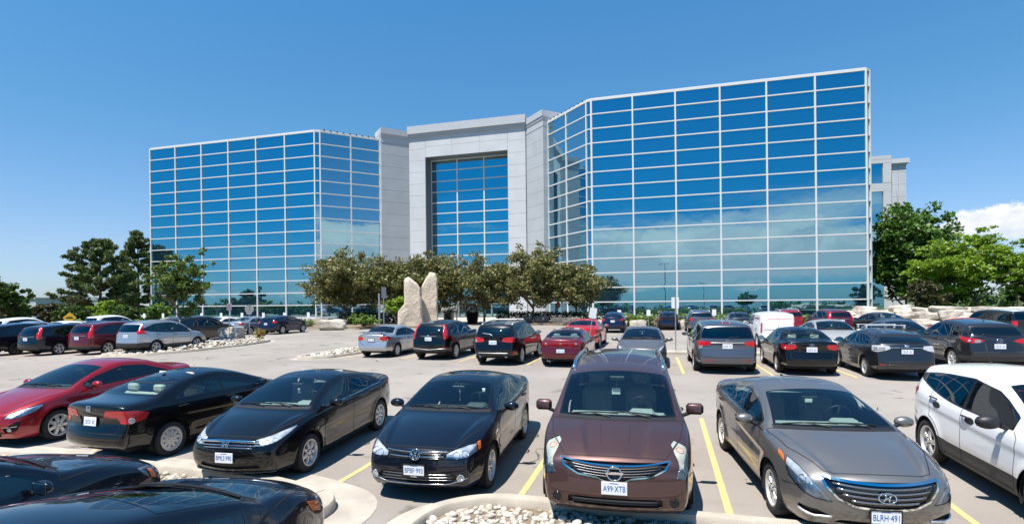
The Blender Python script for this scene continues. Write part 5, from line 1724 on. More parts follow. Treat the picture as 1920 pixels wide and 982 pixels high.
build_car('sedan', 'black sedan with round badge and sunroof parked next to the brown minivan', 'car',
    dict(L=4.628, W=1.778, H=1.453, wb=2.651, fo=.89, rt=.325, zn=.76, zc=1.03, dc=1.22, dh=2.08, zh=1.40, dr=3.20, zr=1.39, dg=3.88, zg=1.13, de=4.54, ze=1.13, zbF=.95, zbR=1.02,
         hump=1.7, swF=.20, hood_d=.13, hood_w=(.60, .93), bump_z=(.62, .72), yroof=.61, ridge=.01, nosek=[.0, -.03, -.055, -.05, -.03, .06],
         dlo=dict(a0=1.56, b=2.52, cb=3.70, ct=3.18, q=3.40),
         regs=[AMB([(1.19, .69), (1.21, .80), (1.31, .805), (1.29, .72)]),
               HL([(.50, .665), (.53, .725), (.72, .765), (1.0, .795), (1.21, .80), (1.19, .69), (.95, .665), (.68, .65)]),
               GR(sym([(.47, .755), (.435, .64), (.1, .625)])),
               GR(sym([(.50, .475), (.60, .39), (.50, .325), (.1, .315)]), name='lower_intake', off=-.03),
               RG('sunroof', 'top', rounded([(2.28, .44), (2.28, -.44), (3.02, -.42), (3.02, .42)], .07), MBLKG, facing=.5, off=.002),
               TLm([(.62, .82), (.70, .98), (1.2, .99), (1.15, .82)])]),
    PKB, -3.43, 9.06, -86.8, 4, None, x_jet, plates=(dict(z=.505, t='BPBF\u00b7993', out=.03, frame='Yorkdale', fm=MBLK), None), interior='black', wheel=(5, 'twin'))
# --- brown minivan
def x_que(c, root, paint):
    g = c.out.get(('grille', 1)) or root
    b = MB(); bars_on(c, b, [.782, .752, .722, .692], [.58, .55, .50, .42], r=.007, off=-.006, squash=1.2, curve=lambda t: .05 * (t / .6) ** 2); b.build('grille_bar', MALUD, g, True)
    strip_part(c, root, 'grille_surround', MCHR, 'front', [(.66, .87), (.60, .785), (.44, .705), (.2, .675), (.11, .635), (-.11, .635), (-.2, .675), (-.44, .705), (-.60, .785), (-.66, .87)], .018, .006)
    strip_part(c, root, 'grille_surround', MCHR, 'front', [(t, .818 + .045 * (t / .6) ** 2) for t in np.linspace(-.64, .64, 15)], .014, .006)
    m = c.frame_at('front', 0, .735)
    if m: emblem('ring_bar', m @ Matrix.Translation((0, 0, .02)), g, .085)
    fog(c, root, [(.70, .40)], r=.05, mat=MBLK, ring=MBLKG)
    b = MB(); bars_on(c, b, [.405, .385], [.5, .5], r=.016, off=.0); b.build('bumper_bar', paint, c.out.get(('lower_intake', 1)) or root, True)
    lamp_bulbs(c, root, 'headlight', 'diagF', [(1.06, .77, .07), (.93, .73, .055)], ring=MHL)
    lamp_bulbs(c, root, 'headlight', 'diagF', [(1.20, .95, .05)], ring=MAMB)
    for y in (.17, -.17): strip_part(c, root, 'bonnet_crease', MSEAM, 'top', [(.36, y), (.8, y * 1.15)], .006)
    hanging(c, root, -.02, 1.36, MSTK, (.012, .13, .10))
build_car('minivan', 'brown minivan with chrome roof rails parked in the middle of the front row', 'minivan',
    dict(L=5.18, W=1.97, H=1.80, wb=3.15, fo=1.0, rt=.335, tw=.225, zn=.88, zc=1.16, dc=.93, dh=1.95, zh=1.70, dr=4.30, zr=1.73, rear='gate', zg=1.15, zbF=1.08, zbR=1.12, gc=.21,
         hump=1.35, swF=.17, nose_in=.88, csw=.24, yroof=.655, crown=.06, hood_d=.13, hood_w=(.62, .90), bump_z=(.66, .66), ridge=.014, ridge_y=(.16, .30), mir=.95, mir_box=1, mir_d=-.02, arch=.06, seat=.35, rows3=True,
         nosek=[.0, -.03, -.055, -.07, -.05, .05],
         dlo=dict(a0=1.62, b=2.62, b2=3.85, cb=4.95, ct=4.85),
         regs=[HL([(.82, .69), (.90, .80), (1.02, .92), (1.14, 1.0), (1.28, 1.03), (1.38, .97), (1.36, .83), (1.2, .71), (.98, .655)], MHLF),
               GR(sym([(.64, .86), (.58, .775), (.42, .70), (.18, .655), (.1, .64)]), MBLK, off=-.03),
               GR(sym([(.56, .445), (.56, .345), (.1, .335)]), name='lower_intake', off=-.035),
               TLm([(.62, .9), (.70, 1.4), (1.2, 1.4), (1.15, .9)])]),
    PBRN, -.70, 9.08, -87, 4, None, x_que, plates=(dict(z=.565, t='A99\u00b7XTB', out=.012), None), interior='grey', wheel=(6, 'wide'), rails=(4.5, .045, .028, MCHR))
# --- grey sedan with the six sided grille
def x_son(c, root, paint):
    g = c.out.get(('grille', 1)) or root
    b = MB(); bars_on(c, b, [.695, .645, .595, .545], [.50, .47, .42, .34], r=.008, off=.002, squash=1.6, curve=lambda t: .03 * (t / .5) ** 2); b.build('grille_bar', MGB, g, True)
    ol = [(.60, .775), (.56, .68), (.46, .565), (.30, .495), (.1, .48), (-.1, .48), (-.30, .495), (-.46, .565), (-.56, .68), (-.60, .775)]
    strip_part(c, root, 'grille_surround', MCHR, 'front', ol, .022, .008)
    strip_part(c, root, 'grille_surround', MCHR, 'front', [(t, .742 + .035 * (t / .6) ** 2) for t in np.linspace(-.6, .6, 15)], .026, .008)
    m = c.frame_at('front', 0, .615)
    if m: emblem('oval_H', m @ Matrix.Translation((0, 0, .022)), g, .066)
    lamp_bulbs(c, root, 'headlight', 'diagF', [(1.05, .70, .058), (.88, .655, .04)])
    tube_part(c, root, 'bumper_trim', MALU, 'diagF', [(.62, .335), (.85, .315), (1.1, .36)], .016, .0, sides=(1, -1))
    strip_part(c, root, 'belt_trim', MCHR, 'side', [(1.2, .965), (4.1, 1.05)], .012, .006, sides=(1, -1))
    b = MB(); b.box((c.P['L'] / 2 - 2.12, -.02, 1.24), (.006, .10, .05)); b.build('hanging_tag', MSTK, root)
build_car('sedan', 'dark grey sedan with a six sided chrome grille parked beside the white crossover', 'car',
    dict(L=4.82, W=1.835, H=1.47, wb=2.795, fo=.97, rt=.33, tw=.215, zn=.79, zc=1.03, dc=1.20, dh=2.22, zh=1.40, dr=3.35, zr=1.40, dg=4.25, zg=1.15, de=4.76, ze=1.135, zbF=.95, zbR=1.06,
         hump=1.6, swF=.30, hood_d=.14, hood_w=(.60, .92), bump_z=(.62, .74), ridge=.034, ridge_y=(.24, .50), crease=(.70, .92), crease_d=.016, flare=.016, yroof=.59,
         dlo=dict(a0=1.56, b=2.62, cb=4.05, ct=3.32, q=3.62),
         regs=[AMB([(1.42, .80), (1.50, .865), (1.66, .90), (1.62, .855)]),
               HL([(.58, .52), (.72, .63), (.93, .75), (1.18, .825), (1.44, .87), (1.43, .79), (1.32, .685), (1.07, .59), (.80, .53)]),
               GR(sym([(.585, .765), (.55, .68), (.45, .572), (.29, .505), (.1, .49)]), MBLKG, off=-.02),
               GR(sym([(.42, .31), (.48, .265), (.1, .25)]), name='lower_intake', off=-.03),
               RG('side_intake', 'diagF', rounded([(.62, .35), (.80, .405), (1.08, .42), (1.12, .38), (.88, .335)], .02), MBLK, 2, off=-.03, skirt=True),
               TLm([(.66, .86), (.72, 1.0), (1.5, 1.03), (1.4, .9)])]),
    PGRY, 2.07, 9.13, -83.4, 4, None, x_son, plates=(dict(z=.40, t='BLRH\u00b7491', out=.014, frame='Burlington', fm=MBLK), None), interior='grey', wheel=(8, 'slim'), rim_mat=MCAP, antenna=(3.35, .0))
# --- white crossover cut by the right edge of the picture
def x_tuc(c, root, paint):
    for sd in (1, -1):
        for d in (2.32, 3.23):
            m = c.frame_at('side', d, .965 if d < 3 else 1.0, sd)
            if m:
                b = MB(); b.lathe([(1.0, .003), (.9, .006), (.001, .001)], 20); b.v = [(v[0] * .115, v[1] * .05, v[2]) for v in b.v]; b.xf(m); b.build('handle_cup', MBLK, root)
build_car('suv', 'white crossover with dark lower cladding and dark mirrors parked right of the grey sedan', 'car',
    dict(L=4.40, W=1.82, H=1.68, wb=2.64, fo=.88, rt=.345, tw=.225, zn=.82, zc=1.12, dc=1.05, dh=1.95, zh=1.61, dr=3.75, zr=1.60, rear='gate', zg=1.15, zbF=1.02, zbR=1.14, gc=.23,
         hump=1.6, yroof=.62, arch=.06, flare=.02, clad=(.50, .62, .52), crease=(.80, .95), gt=.36, gb=.02, handle_z=.10, mir=1.2, bump_z=(.62, .78),
         dlo=dict(a0=1.45, b=2.55, cb=4.12, ct=3.60, q=3.40, rise=.20),
         regs=[TLm([(.88, 1.02), (.95, 1.10), (1.22, 1.17), (1.30, 1.12), (1.18, 1.0)]), HL([(.62, .72), (.7, .86), (1.3, .98), (1.4, .9)])]),
    PWHT, 5.13, 9.05, -88.5, 4, None, x_tuc, plates=(None, None), interior='black', wheel=(5, 'twin'), privacy=True, mirror_mat=MBLK, arch_mat=None, handle_mat=MBLK, antenna=(3.55, .42))

# --- the two black cars in the left corner, noses towards the island
def x_corner(c, root, paint):
    b = MB(); d0 = c.P['dc'] - .03
    for k in range(8):
        y = -.62 + k * .055
        c.tube_on(b, 'top', [(d0 + .06 + .05 * (y / .6) ** 2, y), (d0 + .13, y + .015)], .006, off=.004)
    if b.f: b.build('cowl_slats', MBLK, root)
build_car('sedan', 'black sedan with sloping bonnet parked closest in the bottom left corner', 'car',
    dict(L=4.55, W=1.78, H=1.47, wb=2.68, fo=.93, rt=.32, zn=.86, zc=1.13, dc=1.06, dh=1.98, zh=1.385, dr=3.15, zr=1.385, hump=1.5, swF=.30, hood_d=.16, hood_w=(.60, .93), ridge=.012,
         regs=[AMB([(1.12, .72), (1.16, .84), (1.46, .92), (1.38, .80)]), HL([(.66, .72), (.75, .83), (1.14, .88), (1.12, .71), (.85, .68)])]),
    PKB, -4.14, 2.78, 90, 4, 'black cars nosing up to the stone island', x_corner, plates=(None, None), interior='grey', wheel=(5, 'twin'), antenna=(3.1, .22))
build_car('sedan', 'black sedan nosing up to the stone island, second from the bottom left corner', 'car',
    dict(L=4.60, W=1.79, H=1.45, wb=2.69, fo=.93, rt=.32, zn=.74, zc=1.05, dc=1.25, dh=2.1, zh=1.395, dr=3.2, zr=1.39, hump=1.6, swF=.24, hood_d=.13, hood_w=(.62, .93), ridge=.012,
         regs=[AMB([(1.02, .60), (1.04, .72), (1.16, .76), (1.14, .64)]), HL([(.60, .63), (.66, .74), (1.16, .80), (1.34, .82), (1.26, .70), (1.1, .60)])]),
    PKB, -7.12, 3.38, 88, 4, 'black cars nosing up to the stone island', x_corner, plates=(None, None), interior='grey', wheel=(5, 'wide'))

# ---------------------------------------------------------------- second row
def x_c01(c, root, paint):
    lamp_bulbs(c, root, 'taillight', 'diagR', [(.95, .80, .04)], ring=MREV)
    b = MB(); b.box((-c.P['L'] / 2 + .16, 0, 1.155), (.17, 1.28, .022), Matrix.Rotation(-.12, 3, 'Y'), bev=.01)
    for y in (.45, -.45): b.box((-c.P['L'] / 2 + .18, y, 1.125), (.1, .04, .07))
    b.build('spoiler', paint, root)
build_car('sedan', 'silver sedan with a boot spoiler parked at the left end of the second row', 'car',
    dict(L=4.44, W=1.715, H=1.44, wb=2.62, fo=.86, rt=.305, dc=1.15, dh=1.98, dr=3.15, zr=1.385, dg=3.72, zg=1.08, de=4.36, ze=1.07, zbF=.90, zbR=.96, lid=(.66, .62), tailk=[.0, .0, .03, -.06, -.05, .03],
         regs=[TLm([(.50, .85), (.55, .965), (.85, .97), (1.15, .955), (1.12, .80), (.8, .77), (.62, .79)]), HL([(.55, .62), (.6, .72), (1.2, .8), (1.2, .68)])]),
    PSIL, -12.55, 23.55, 90, 3, 'cars in the second row', x_c01, plates=(None, dict(z=.81, frame='', fm=MBLK)), interior='black', wheel=(7, 'wide'), rear_glass=GLD, privacy=True)
def crv_extra(c, root, paint):
    b = MB(); bars_on(c, b, [1.03], [.36], 'rear', .03, .0, .5); b.build('chrome_strip', MCHR, root, True)
    m = c.frame_at('rear', 0, 1.05)
    if m: emblem('H_square', m @ Matrix.Translation((0, 0, .02)), root, .05)
    tube_part(c, root, 'bumper_trim', MALU, 'rear', [(t, .50 - .04 * max(0, 1 - abs(t) / .5)) for t in np.linspace(-.78, .78, 17)], .012, .004)
    for sg in (1, -1):
        strip_part(c, root, 'reflector', MTL, 'rear', [(.62 * sg, .545), (.80 * sg, .545)], .03, .004)
    tube_part(c, root, 'rear_wiper', MBLK, 'rear', [(.0, 1.165), (-.32, 1.185)], .009, .015)
CRV3 = dict(L=4.53, W=1.82, H=1.68, wb=2.62, fo=.90, rt=.345, tw=.225, zn=.82, zc=1.12, dc=1.05, dh=1.92, zh=1.60, dr=3.82, zr=1.60, rear='gate', zg=1.16, zbF=1.02, zbR=1.10, gc=.24, gt=.36, gb=.03,
            yroof=.60, arch=.06, flare=.018, tailk=[.0, -.01, -.03, -.07, -.05, .03], rgw=.70, dlo=dict(a0=1.45, b=2.5, cb=4.22, ct=3.55, q=3.45, rise=.03),
            regs=[TLm([(.78, .90), (.76, 1.15), (.90, 1.50), (1.02, 1.53), (1.10, 1.40), (1.06, 1.12), (1.12, .93)]), HL([(.62, .72), (.7, .86), (1.3, .98), (1.4, .9)])], clad=(.40, .48, .46))
def rev_patch(poly):
    def f(c, root):
        for sd in (1, -1):
            b = MB(); c.strip(b, 'diagR', poly, .10, sd, off=.009)
            if b.f: b.build('reversing_lamp', MREV, c.out.get(('taillight', sd)) or root)
    return f
def x_crvb(c, root, paint): crv_extra(c, root, paint); rev_patch([(.95, .97), (.95, 1.10)])(c, root)
build_car('suv', 'black suv with tall red tail lamps parked between the silver sedan and the black crossover', 'car', CRV3, PK, -9.55, 23.15, 90, 3, 'cars in the second row', x_crvb,
          plates=(None, dict(z=.91, out=.02)), interior='grey', wheel=(5, 'twin'), privacy=False, glass=GL)
def x_jou(c, root, paint):
    m = c.frame_at('rear', 0, 1.06)
    if m: emblem('dots', m, root, .032)
    tube_part(c, root, 'bumper_trim', MALU, 'rear', [(t, .50) for t in np.linspace(-.6, .6, 11)], .014, .006)
    for y in (.52, -.52): exhaust(root, c, y, .36, .035)
    for sg in (1, -1): strip_part(c, root, 'reflector', MTL, 'rear', [(.70 * sg, .50), (.84 * sg, .50)], .09, .004)
    tube_part(c, root, 'rear_wiper', MALU, 'rear', [(.45, 1.25), (.1, 1.21), (.0, 1.15)], .009, .02)
    rev_patch([(.80, .965), (1.0, .965)])(c, root)
    b = MB()
    for d in (2.3, 3.4):
        hh = c.on('top', d, 0)
        b.box(hh[0] + Vector((0, 0, .06)), (.06, 1.1, .03), bev=.01)
    b.build('roof_bar', MALU, root)
build_car('suv', 'black crossover with twin exhausts and sun glinting on its tailgate window', 'car',
    dict(L=4.89, W=1.835, H=1.69, wb=2.89, fo=.95, rt=.355, tw=.23, zn=.86, zc=1.14, dc=1.15, dh=2.05, zh=1.62, dr=4.15, zr=1.62, rear='gate', zg=1.18, zbF=1.04, zbR=1.12, gc=.25, gt=.34, gb=.03, yroof=.63,
         arch=.06, flare=.03, tailk=[.0, .0, -.02, -.09, -.06, .03], rgw=.80, dlo=dict(a0=1.58, b=2.65, cb=4.6, ct=4.25, b2=3.72),
         regs=[TLm([(.46, .93), (.48, 1.06), (.75, 1.10), (1.14, 1.10), (1.12, .92), (.8, .90)]), HL([(.62, .72), (.7, .86), (1.3, .98), (1.4, .9)])]),
    PK, -6.2, 21.95, 89, 3, 'cars in the second row', x_jou, plates=(None, dict(z=.90, out=.01)), interior='black', wheel=(5, 'twin'), privacy=False, glass=GL, rails=(4.3, .05, .02))
def x_cav(c, root, paint):
    m = c.frame_at('rear', 0, .90)
    if m: emblem('cross_bar', m, root, .055, plain('gold_badge', (.55, .40, .12), .25, .8))
    lamp_bulbs(c, root, 'taillight', 'rear', [(.56, .885, .048), (-.56, .885, .048)], ring=MREV)
    exhaust(root, c, .48, .25)
build_car('sedan', 'maroon sedan with full width tail lamp panel parked behind the brown minivan', 'car',
    dict(L=4.60, W=1.74, H=1.39, wb=2.64, fo=.95, rt=.305, dc=1.2, dh=2.1, zh=1.33, dr=3.2, zr=1.335, dg=3.85, zg=1.06, de=4.50, ze=1.05, zbF=.88, zbR=.95, yroof=.60, tailk=[.0, -.01, -.01, -.06, -.05, .04],
         regs=[RG('taillight', 'rear', rounded([(-.80, .81), (-.80, .965), (.80, .965), (.80, .81)], .04), plain('dark_red_lamp', (.22, .005, .012), .1, coat=1.0), off=.004), HL([(.55, .62), (.6, .72), (1.2, .8), (1.2, .68)])]),
    PMAR, -3.62, 21.75, 90.5, 3, 'cars in the second row', x_cav, plates=(None, dict(z=.62, out=.008, frame='', fm=MBLK)), interior='grey', wheel=(5, 'wide'))
def x_elf(c, root, paint):
    tube_part(c, root, 'chrome_bar', MCHR, 'front', [(t, .66) for t in np.linspace(-.34, .34, 9)], .010, .006)
    lamp_bulbs(c, root, 'headlight', 'diagF', [(1.0, .70, .05)])
    tube_part(c, root, 'bumper_trim', MALU, 'diagF', [(.5, .34), (.8, .36), (1.05, .44)], .012, .002, sides=(1, -1))
    fog(c, root, [(.66, .42)], r=.04)
    hanging(c, root, 0, 1.2)
build_car('sedan', 'grey sedan facing the camera behind the brown minivan roof', 'car',
    dict(L=4.53, W=1.775, H=1.435, wb=2.70, fo=.90, rt=.318, zn=.76, zc=1.0, dc=1.05, dh=2.05, zh=1.375, dr=3.1, zr=1.37, dg=3.95, zg=1.12, de=4.45, ze=1.10, hump=1.55, swF=.30, hood_d=.15, hood_w=(.55, .92), ridge=.016,
         regs=[HL([(.60, .60), (.72, .70), (1.05, .80), (1.5, .87), (1.45, .80), (1.15, .66), (.85, .59)]), GR(sym([(.38, .69), (.34, .635), (.1, .625)])),
               GR(sym([(.50, .45), (.42, .30), (.1, .28)]), name='lower_grille', off=-.03)]),
    PGRY, -.72, 21.55, -90, 3, 'cars in the second row', x_elf, plates=(None, None), interior='black', wheel=(8, 'slim'))
def x_ody(c, root, paint):
    tube_part(c, root, 'chrome_strip', MALU, 'rear', [(t, 1.045) for t in np.linspace(-.52, .52, 13)], .026, .004, .5)
    m = c.frame_at('rear', .0, 1.12)
    if m: emblem('H_square', m @ Matrix.Translation((0, 0, .004)), root, .045)
    m = c.frame_at('rear', .62, .86)
    if m: lettering('ODYSSEY', m, root, .055)
    for sg in (1, -1): strip_part(c, root, 'reflector', MTL, 'rear', [(.45 * sg, .47), (.70 * sg, .47)], .03, .004)
    tube_part(c, root, 'rear_wiper', MBLK, 'rear', [(.0, 1.20), (-.36, 1.215)], .01, .02)
    rev_patch([(.90, .905), (1.1, .905)])(c, root)
    m = c.frame_at('rear', 0, 1.665)
    if m: b = MB(); b.box((0, 0, .01), (.3, .03, .02), bev=.008); b.xf(m); b.build('brake_lamp', MTL, root)
build_car('minivan', 'blue grey minivan seen from behind with the sun glinting in its rear window', 'minivan',
    dict(L=5.15, W=2.01, H=1.735, wb=3.0, fo=.98, rt=.345, tw=.235, zn=.86, zc=1.14, dc=1.05, dh=2.0, zh=1.65, dr=4.5, zr=1.665, rear='gate', zg=1.16, zbF=1.04, zbR=1.10, gc=.22, gt=.30, gb=.02, yroof=.63,
         tailk=[.0, .0, -.01, -.07, -.05, .04], rgw=.80, rgt=.13, lid=(.80, .56), dlo=dict(a0=1.62, b=2.6, b2=3.75, cb=4.9, ct=4.7), rows3=True,
         regs=[TLm([(.62, .97), (.62, 1.08), (.90, 1.10), (1.22, 1.11), (1.24, .93), (1.05, .90), (.86, .94)]), HL([(.62, .72), (.7, .86), (1.3, .98), (1.4, .9)])]),
    PGRB, 2.02, 21.15, 91, 3, 'cars in the second row', x_ody, plates=(None, dict(z=.93, out=.008)), interior='grey', wheel=(5, 'twin'))
def x_el7(c, root, paint):
    m = c.frame_at('rear', 0, .985)
    if m: emblem('oval_H', m @ Matrix.Translation((0, 0, .003)), root, .05)
    m = c.frame_at('rear', .56, 1.0)
    if m: lettering('ELANTRA', m, root, .045)
    lamp_bulbs(c, root, 'taillight', 'diagR', [(.93, .885, .05)], ring=MTL)
build_car('sedan', 'black sedan with pale headrests showing through its rear window, right of the blue grey minivan', 'car',
    dict(L=4.505, W=1.775, H=1.48, wb=2.65, fo=.87, rt=.318, dc=1.15, dh=2.0, zh=1.42, dr=3.15, zr=1.42, dg=3.80, zg=1.12, de=4.42, ze=1.11, zbF=.93, zbR=1.0, tailk=[.0, .0, .02, -.06, -.05, .03],
         regs=[TLm([(.50, .93), (.56, 1.0), (.80, .985), (1.2, 1.0), (1.22, .90), (1.08, .83), (.8, .82), (.6, .85)]), HL([(.55, .62), (.6, .72), (1.2, .8), (1.2, .68)])]),
    PK, 4.56, 20.95, 90, 3, 'cars in the second row', x_el7, plates=(None, dict(z=.84, out=.008)), interior='beige', wheel=(7, 'wide'), antenna=(2.5, .0))
def x_sub(c, root, paint):
    m = c.frame_at('rear', 0, 1.025)
    if m: emblem('oval', m, root, .05)
    tube_part(c, root, 'chrome_strip', MCHR, 'rear', [(t, .975) for t in np.linspace(-.42, .42, 11)], .014, .006)
    rev_patch([(.66, .93), (1.1, .93)])(c, root)
    for sg in (1, -1): strip_part(c, root, 'reflector', MTL, 'rear', [(.55 * sg, .46), (.68 * sg, .46)], .03, .004)
    tube_part(c, root, 'bumper_trim', MALUD, 'rear', [(t, .46) for t in np.linspace(-.5, .5, 11)], .010, .006)
    exhaust(root, c, -.5, .27, .04)
    tube_part(c, root, 'rear_wiper', MBLK, 'rear', [(.0, 1.09), (-.34, 1.105)], .009, .02)
    b = MB()
    for d in (2.0, 2.75):
        zz = 1.56
        b.box((c.P['L'] / 2 - d, 0, zz), (.05, 1.16, .028), bev=.01)
        for y in (.53, -.53): b.box((c.P['L'] / 2 - d, y, zz - .06), (.09, .05, .11), bev=.012)
    b.build('roof_rack', MALU, root)
build_car('hatchback', 'dark grey hatchback with clear tail lamps and a roof rack', 'car',
    dict(L=4.415, W=1.74, H=1.475, wb=2.62, fo=.90, rt=.318, zn=.72, zc=1.02, dc=1.12, dh=2.0, zh=1.41, dr=3.55, zr=1.38, rear='gate', zg=1.08, zbF=.94, zbR=1.0, gt=.62, gb=.05, yroof=.58, flare=.018, rgw=.72, rgt=.13,
         tailk=[.0, -.02, -.04, -.09, -.07, .03], dlo=dict(a0=1.5, b=2.45, cb=3.95, ct=3.35, q=3.35),
         regs=[TLm([(.50, .94), (.56, 1.02), (.90, 1.03), (1.22, 1.02), (1.20, .86), (.95, .83), (.66, .88)], mat=MREV), HL([(.55, .62), (.6, .72), (1.2, .8), (1.2, .68)])]),
    PDGR, 6.95, 20.4, 90, 3, 'cars in the second row', x_sub, plates=(None, dict(z=.86, out=.006, frame='', fm=MBLK)), interior='black', wheel=(5, 'twin'), privacy=True)
def x_cx(c, root, paint):
    m = c.frame_at('rear', 0, 1.035)
    if m: emblem('oval_wing', m, root, .075)
    m = c.frame_at('rear', .52, .985)
    if m: lettering('CX-5', m, root, .07)
    tube_part(c, root, 'rear_wiper', MALUD, 'rear', [(.0, 1.17), (.42, 1.235)], .01, .02)
    lamp_bulbs(c, root, 'taillight', 'diagR', [(.92, 1.03, .06)], ring=MTL)
    rev_patch([(.58, 1.02), (.75, 1.01)])(c, root)
build_car('suv', 'black suv with a winged oval badge parked right of the dark grey hatchback', 'car',
    dict(L=4.54, W=1.84, H=1.69, wb=2.70, fo=.90, rt=.36, tw=.225, zn=.86, zc=1.14, dc=1.2, dh=2.1, zh=1.62, dr=3.85, zr=1.60, rear='gate', zg=1.18, zbF=1.05, zbR=1.13, gc=.25, gt=.42, gb=.03, yroof=.60, flare=.03, arch=.06,
         clad=(.44, .54, .5), tailk=[.0, -.02, -.04, -.08, -.06, .03], rgw=.76, dlo=dict(a0=1.6, b=2.6, cb=4.25, ct=3.7, q=3.5, rise=.05),
         regs=[TLm([(.44, 1.03), (.66, 1.10), (.95, 1.12), (1.42, 1.17), (1.40, 1.09), (1.1, .97), (.8, .95), (.6, .985)]), HL([(.62, .72), (.7, .86), (1.3, .98), (1.4, .9)])]),
    PDGR, 10.35, 22.75, 90, 3, 'cars in the second row', x_cx, plates=(None, dict(z=.86, out=.01)), interior='black', wheel=(7, 'twin'), privacy=True, antenna=(3.6, .0))
from mathutils import noise as mnoise
# ---------------------------------------------------------------- third row, fourth row and the cars on the left
SED = dict(regs=[TLm([(.60, .80), (.64, .95), (1.2, .98), (1.15, .80)]), HL([(.52, .62), (.6, .72), (1.2, .8), (1.4, .82), (1.2, .68)]), GR(sym([(.46, .69), (.42, .61), (.1, .60)])), GR(sym([(.5, .40), (.46, .30), (.1, .29)]), name='lower_grille', off=-.03)])
SUV = dict(L=4.55, W=1.83, H=1.69, wb=2.65, fo=.9, rt=.345, tw=.225, zn=.84, zc=1.13, dc=1.1, dh=1.98, zh=1.61, dr=3.85, zr=1.61, rear='gate', zg=1.17, zbF=1.03, zbR=1.11, gc=.24, gt=.36, gb=.03, yroof=.61, arch=.06, flare=.02,
           dlo=dict(a0=1.5, b=2.55, cb=4.22, ct=3.75, q=3.5, rise=.04),
           regs=[TLm([(.66, .93), (.70, 1.08), (.95, 1.10), (1.16, 1.10), (1.16, .93)]), HL([(.62, .74), (.7, .86), (1.3, .98), (1.4, .9), (1.1, .76)]), GR(sym([(.5, .82), (.46, .70), (.1, .69)]))])
pl = dict(z=.86, out=.01)
def x_cha(c, root, paint):
    strip_part(c, root, 'lamp_panel', MTL, 'rear', [(-.86, .93), (-.38, .93)], .13, .006); strip_part(c, root, 'lamp_panel', MTL, 'rear', [(.38, .93), (.86, .93)], .13, .006)
    for y in (.6, -.6): exhaust(root, c, y, .3, .045)
build_car('sedan', 'bright red sedan standing behind the maroon sedan', 'car',
    dict(L=5.08, W=1.89, H=1.48, wb=3.05, fo=.98, rt=.36, zc=1.05, dc=1.55, dh=2.35, zh=1.42, dr=3.45, zr=1.42, dg=4.15, zg=1.15, de=5.0, ze=1.12, zbF=.98, zbR=1.03, dlo=dict(a0=1.85), flare=.03),
    PRDB, -4.0, 29.4, 90, 3, None, x_cha, plates=(None, pl), interior='black', wheel=(5, 'wide'))
def x_van(c, root, paint):
    L = c.P['L']
    strip_part(c, root, 'red_stripe', MTL, 'rear', [(-.66, 1.46), (.50, 1.46)], .035, .004)
    strip_part(c, root, 'red_stripe', MTL, 'rear', [(-.78, 1.46), (-.71, 1.46)], .035, .004)
    strip_part(c, root, 'red_stripe', MTL, 'side', [(L - .55, 1.45), (2.2, 1.45)], .06, .004, sides=(1, -1))
    strip_part(c, root, 'door_gap', MSEAM, 'rear', [(0, .5), (0, 1.66)], .012, .003)
    strip_part(c, root, 'door_lettering', plain('faded_print', (.42, .42, .43), .6), 'rear', [(.30, 1.30), (.62, 1.31)], .02, .003)
    strip_part(c, root, 'door_lettering', MCLADK, 'rear', [(.18, .92), (.68, .92)], .035, .003)
build_car('cargo_van', 'white windowless cargo van with a thin red stripe', 'van',
    dict(L=4.5, W=1.80, H=1.80, wb=2.9, fo=.9, rt=.33, zn=.95, zc=1.25, dc=.95, dh=1.75, zh=1.70, dr=4.05, zr=1.74, rear='gate', zg=1.10, zbF=1.08, zbR=1.05, gt=.22, gb=.01, yroof=.70, crown=.05, windowless=True,
         regs=[TLm([(.86, .75), (.86, 1.25), (1.02, 1.25), (1.02, .75)])]),
    PWHT, 5.5, 31.0, 91, 3, None, x_van, plates=(None, dict(z=.75, out=.01)), wheel=(7, 'wide'))
def x_front(c, root, paint):
    tube_part(c, root, 'chrome_bar', MCHR, 'front', [(t, .66) for t in np.linspace(-.36, .36, 9)], .012, .004)
    hanging(c, root, .05, 1.18)
build_car('sedan', 'beige sedan facing the camera behind the black sedan with pale headrests', 'car', {**SED, **dict(L=4.8, W=1.82, H=1.47, wb=2.77, zc=1.02, dc=1.2, dh=2.1, zh=1.40, dr=3.4, dg=4.1, de=4.72)}, PBGE, 7.5, 28.0, -90, 3, None, x_front, plates=(dict(z=.5, out=.01), None), interior='grey', wheel=(7, 'wide'))
build_car('sedan', 'blue grey sedan facing the camera behind the dark grey hatchback', 'car', {**SED, **dict(L=4.7, W=1.80, H=1.47, wb=2.7)}, PGRB, 10.3, 28.1, -90, 3, None, x_front, plates=(dict(z=.5, out=.01), None), interior='grey', wheel=(5, 'wide'))
build_car('hatchback', 'bright red car with only its roof showing over the black suv with the winged badge', 'car', {**SED, **dict(L=4.4, W=1.78, H=1.50)}, PRDB, 13.2, 28.4, -90, 3, None, x_front, plates=(None, None), interior='black', wheel=(5, 'wide'))
G4 = 'cars nosed up to the planting bed by the building'
build_car('hatchback', 'small blue crossover with a yellow plate against the green planting bed', 'car', {**SUV, **dict(L=4.13, W=1.765, H=1.57, wb=2.53, zh=1.50, dr=3.4, zr=1.46, gt=.5, yroof=.56, flare=.04, dlo=dict(a0=1.45, b=2.4, cb=3.8, ct=3.3))},
          PNVY, -3.5, 42.4, 90, 3, G4, None, detail=False, plates=(None, dict(z=.88, out=.01)), interior='black', wheel=(5, 'wide'), privacy=True)
build_car('suv', 'dark grey suv with silver roof rails above the blue grey minivan', 'car', {**SUV, **dict(L=4.65)}, PGRB, 2.7, 42.6, 92, 3, G4, None, detail=False, plates=(None, pl), interior='black', wheel=(5, 'twin'), privacy=True, rails=(3.9, .05, .022))
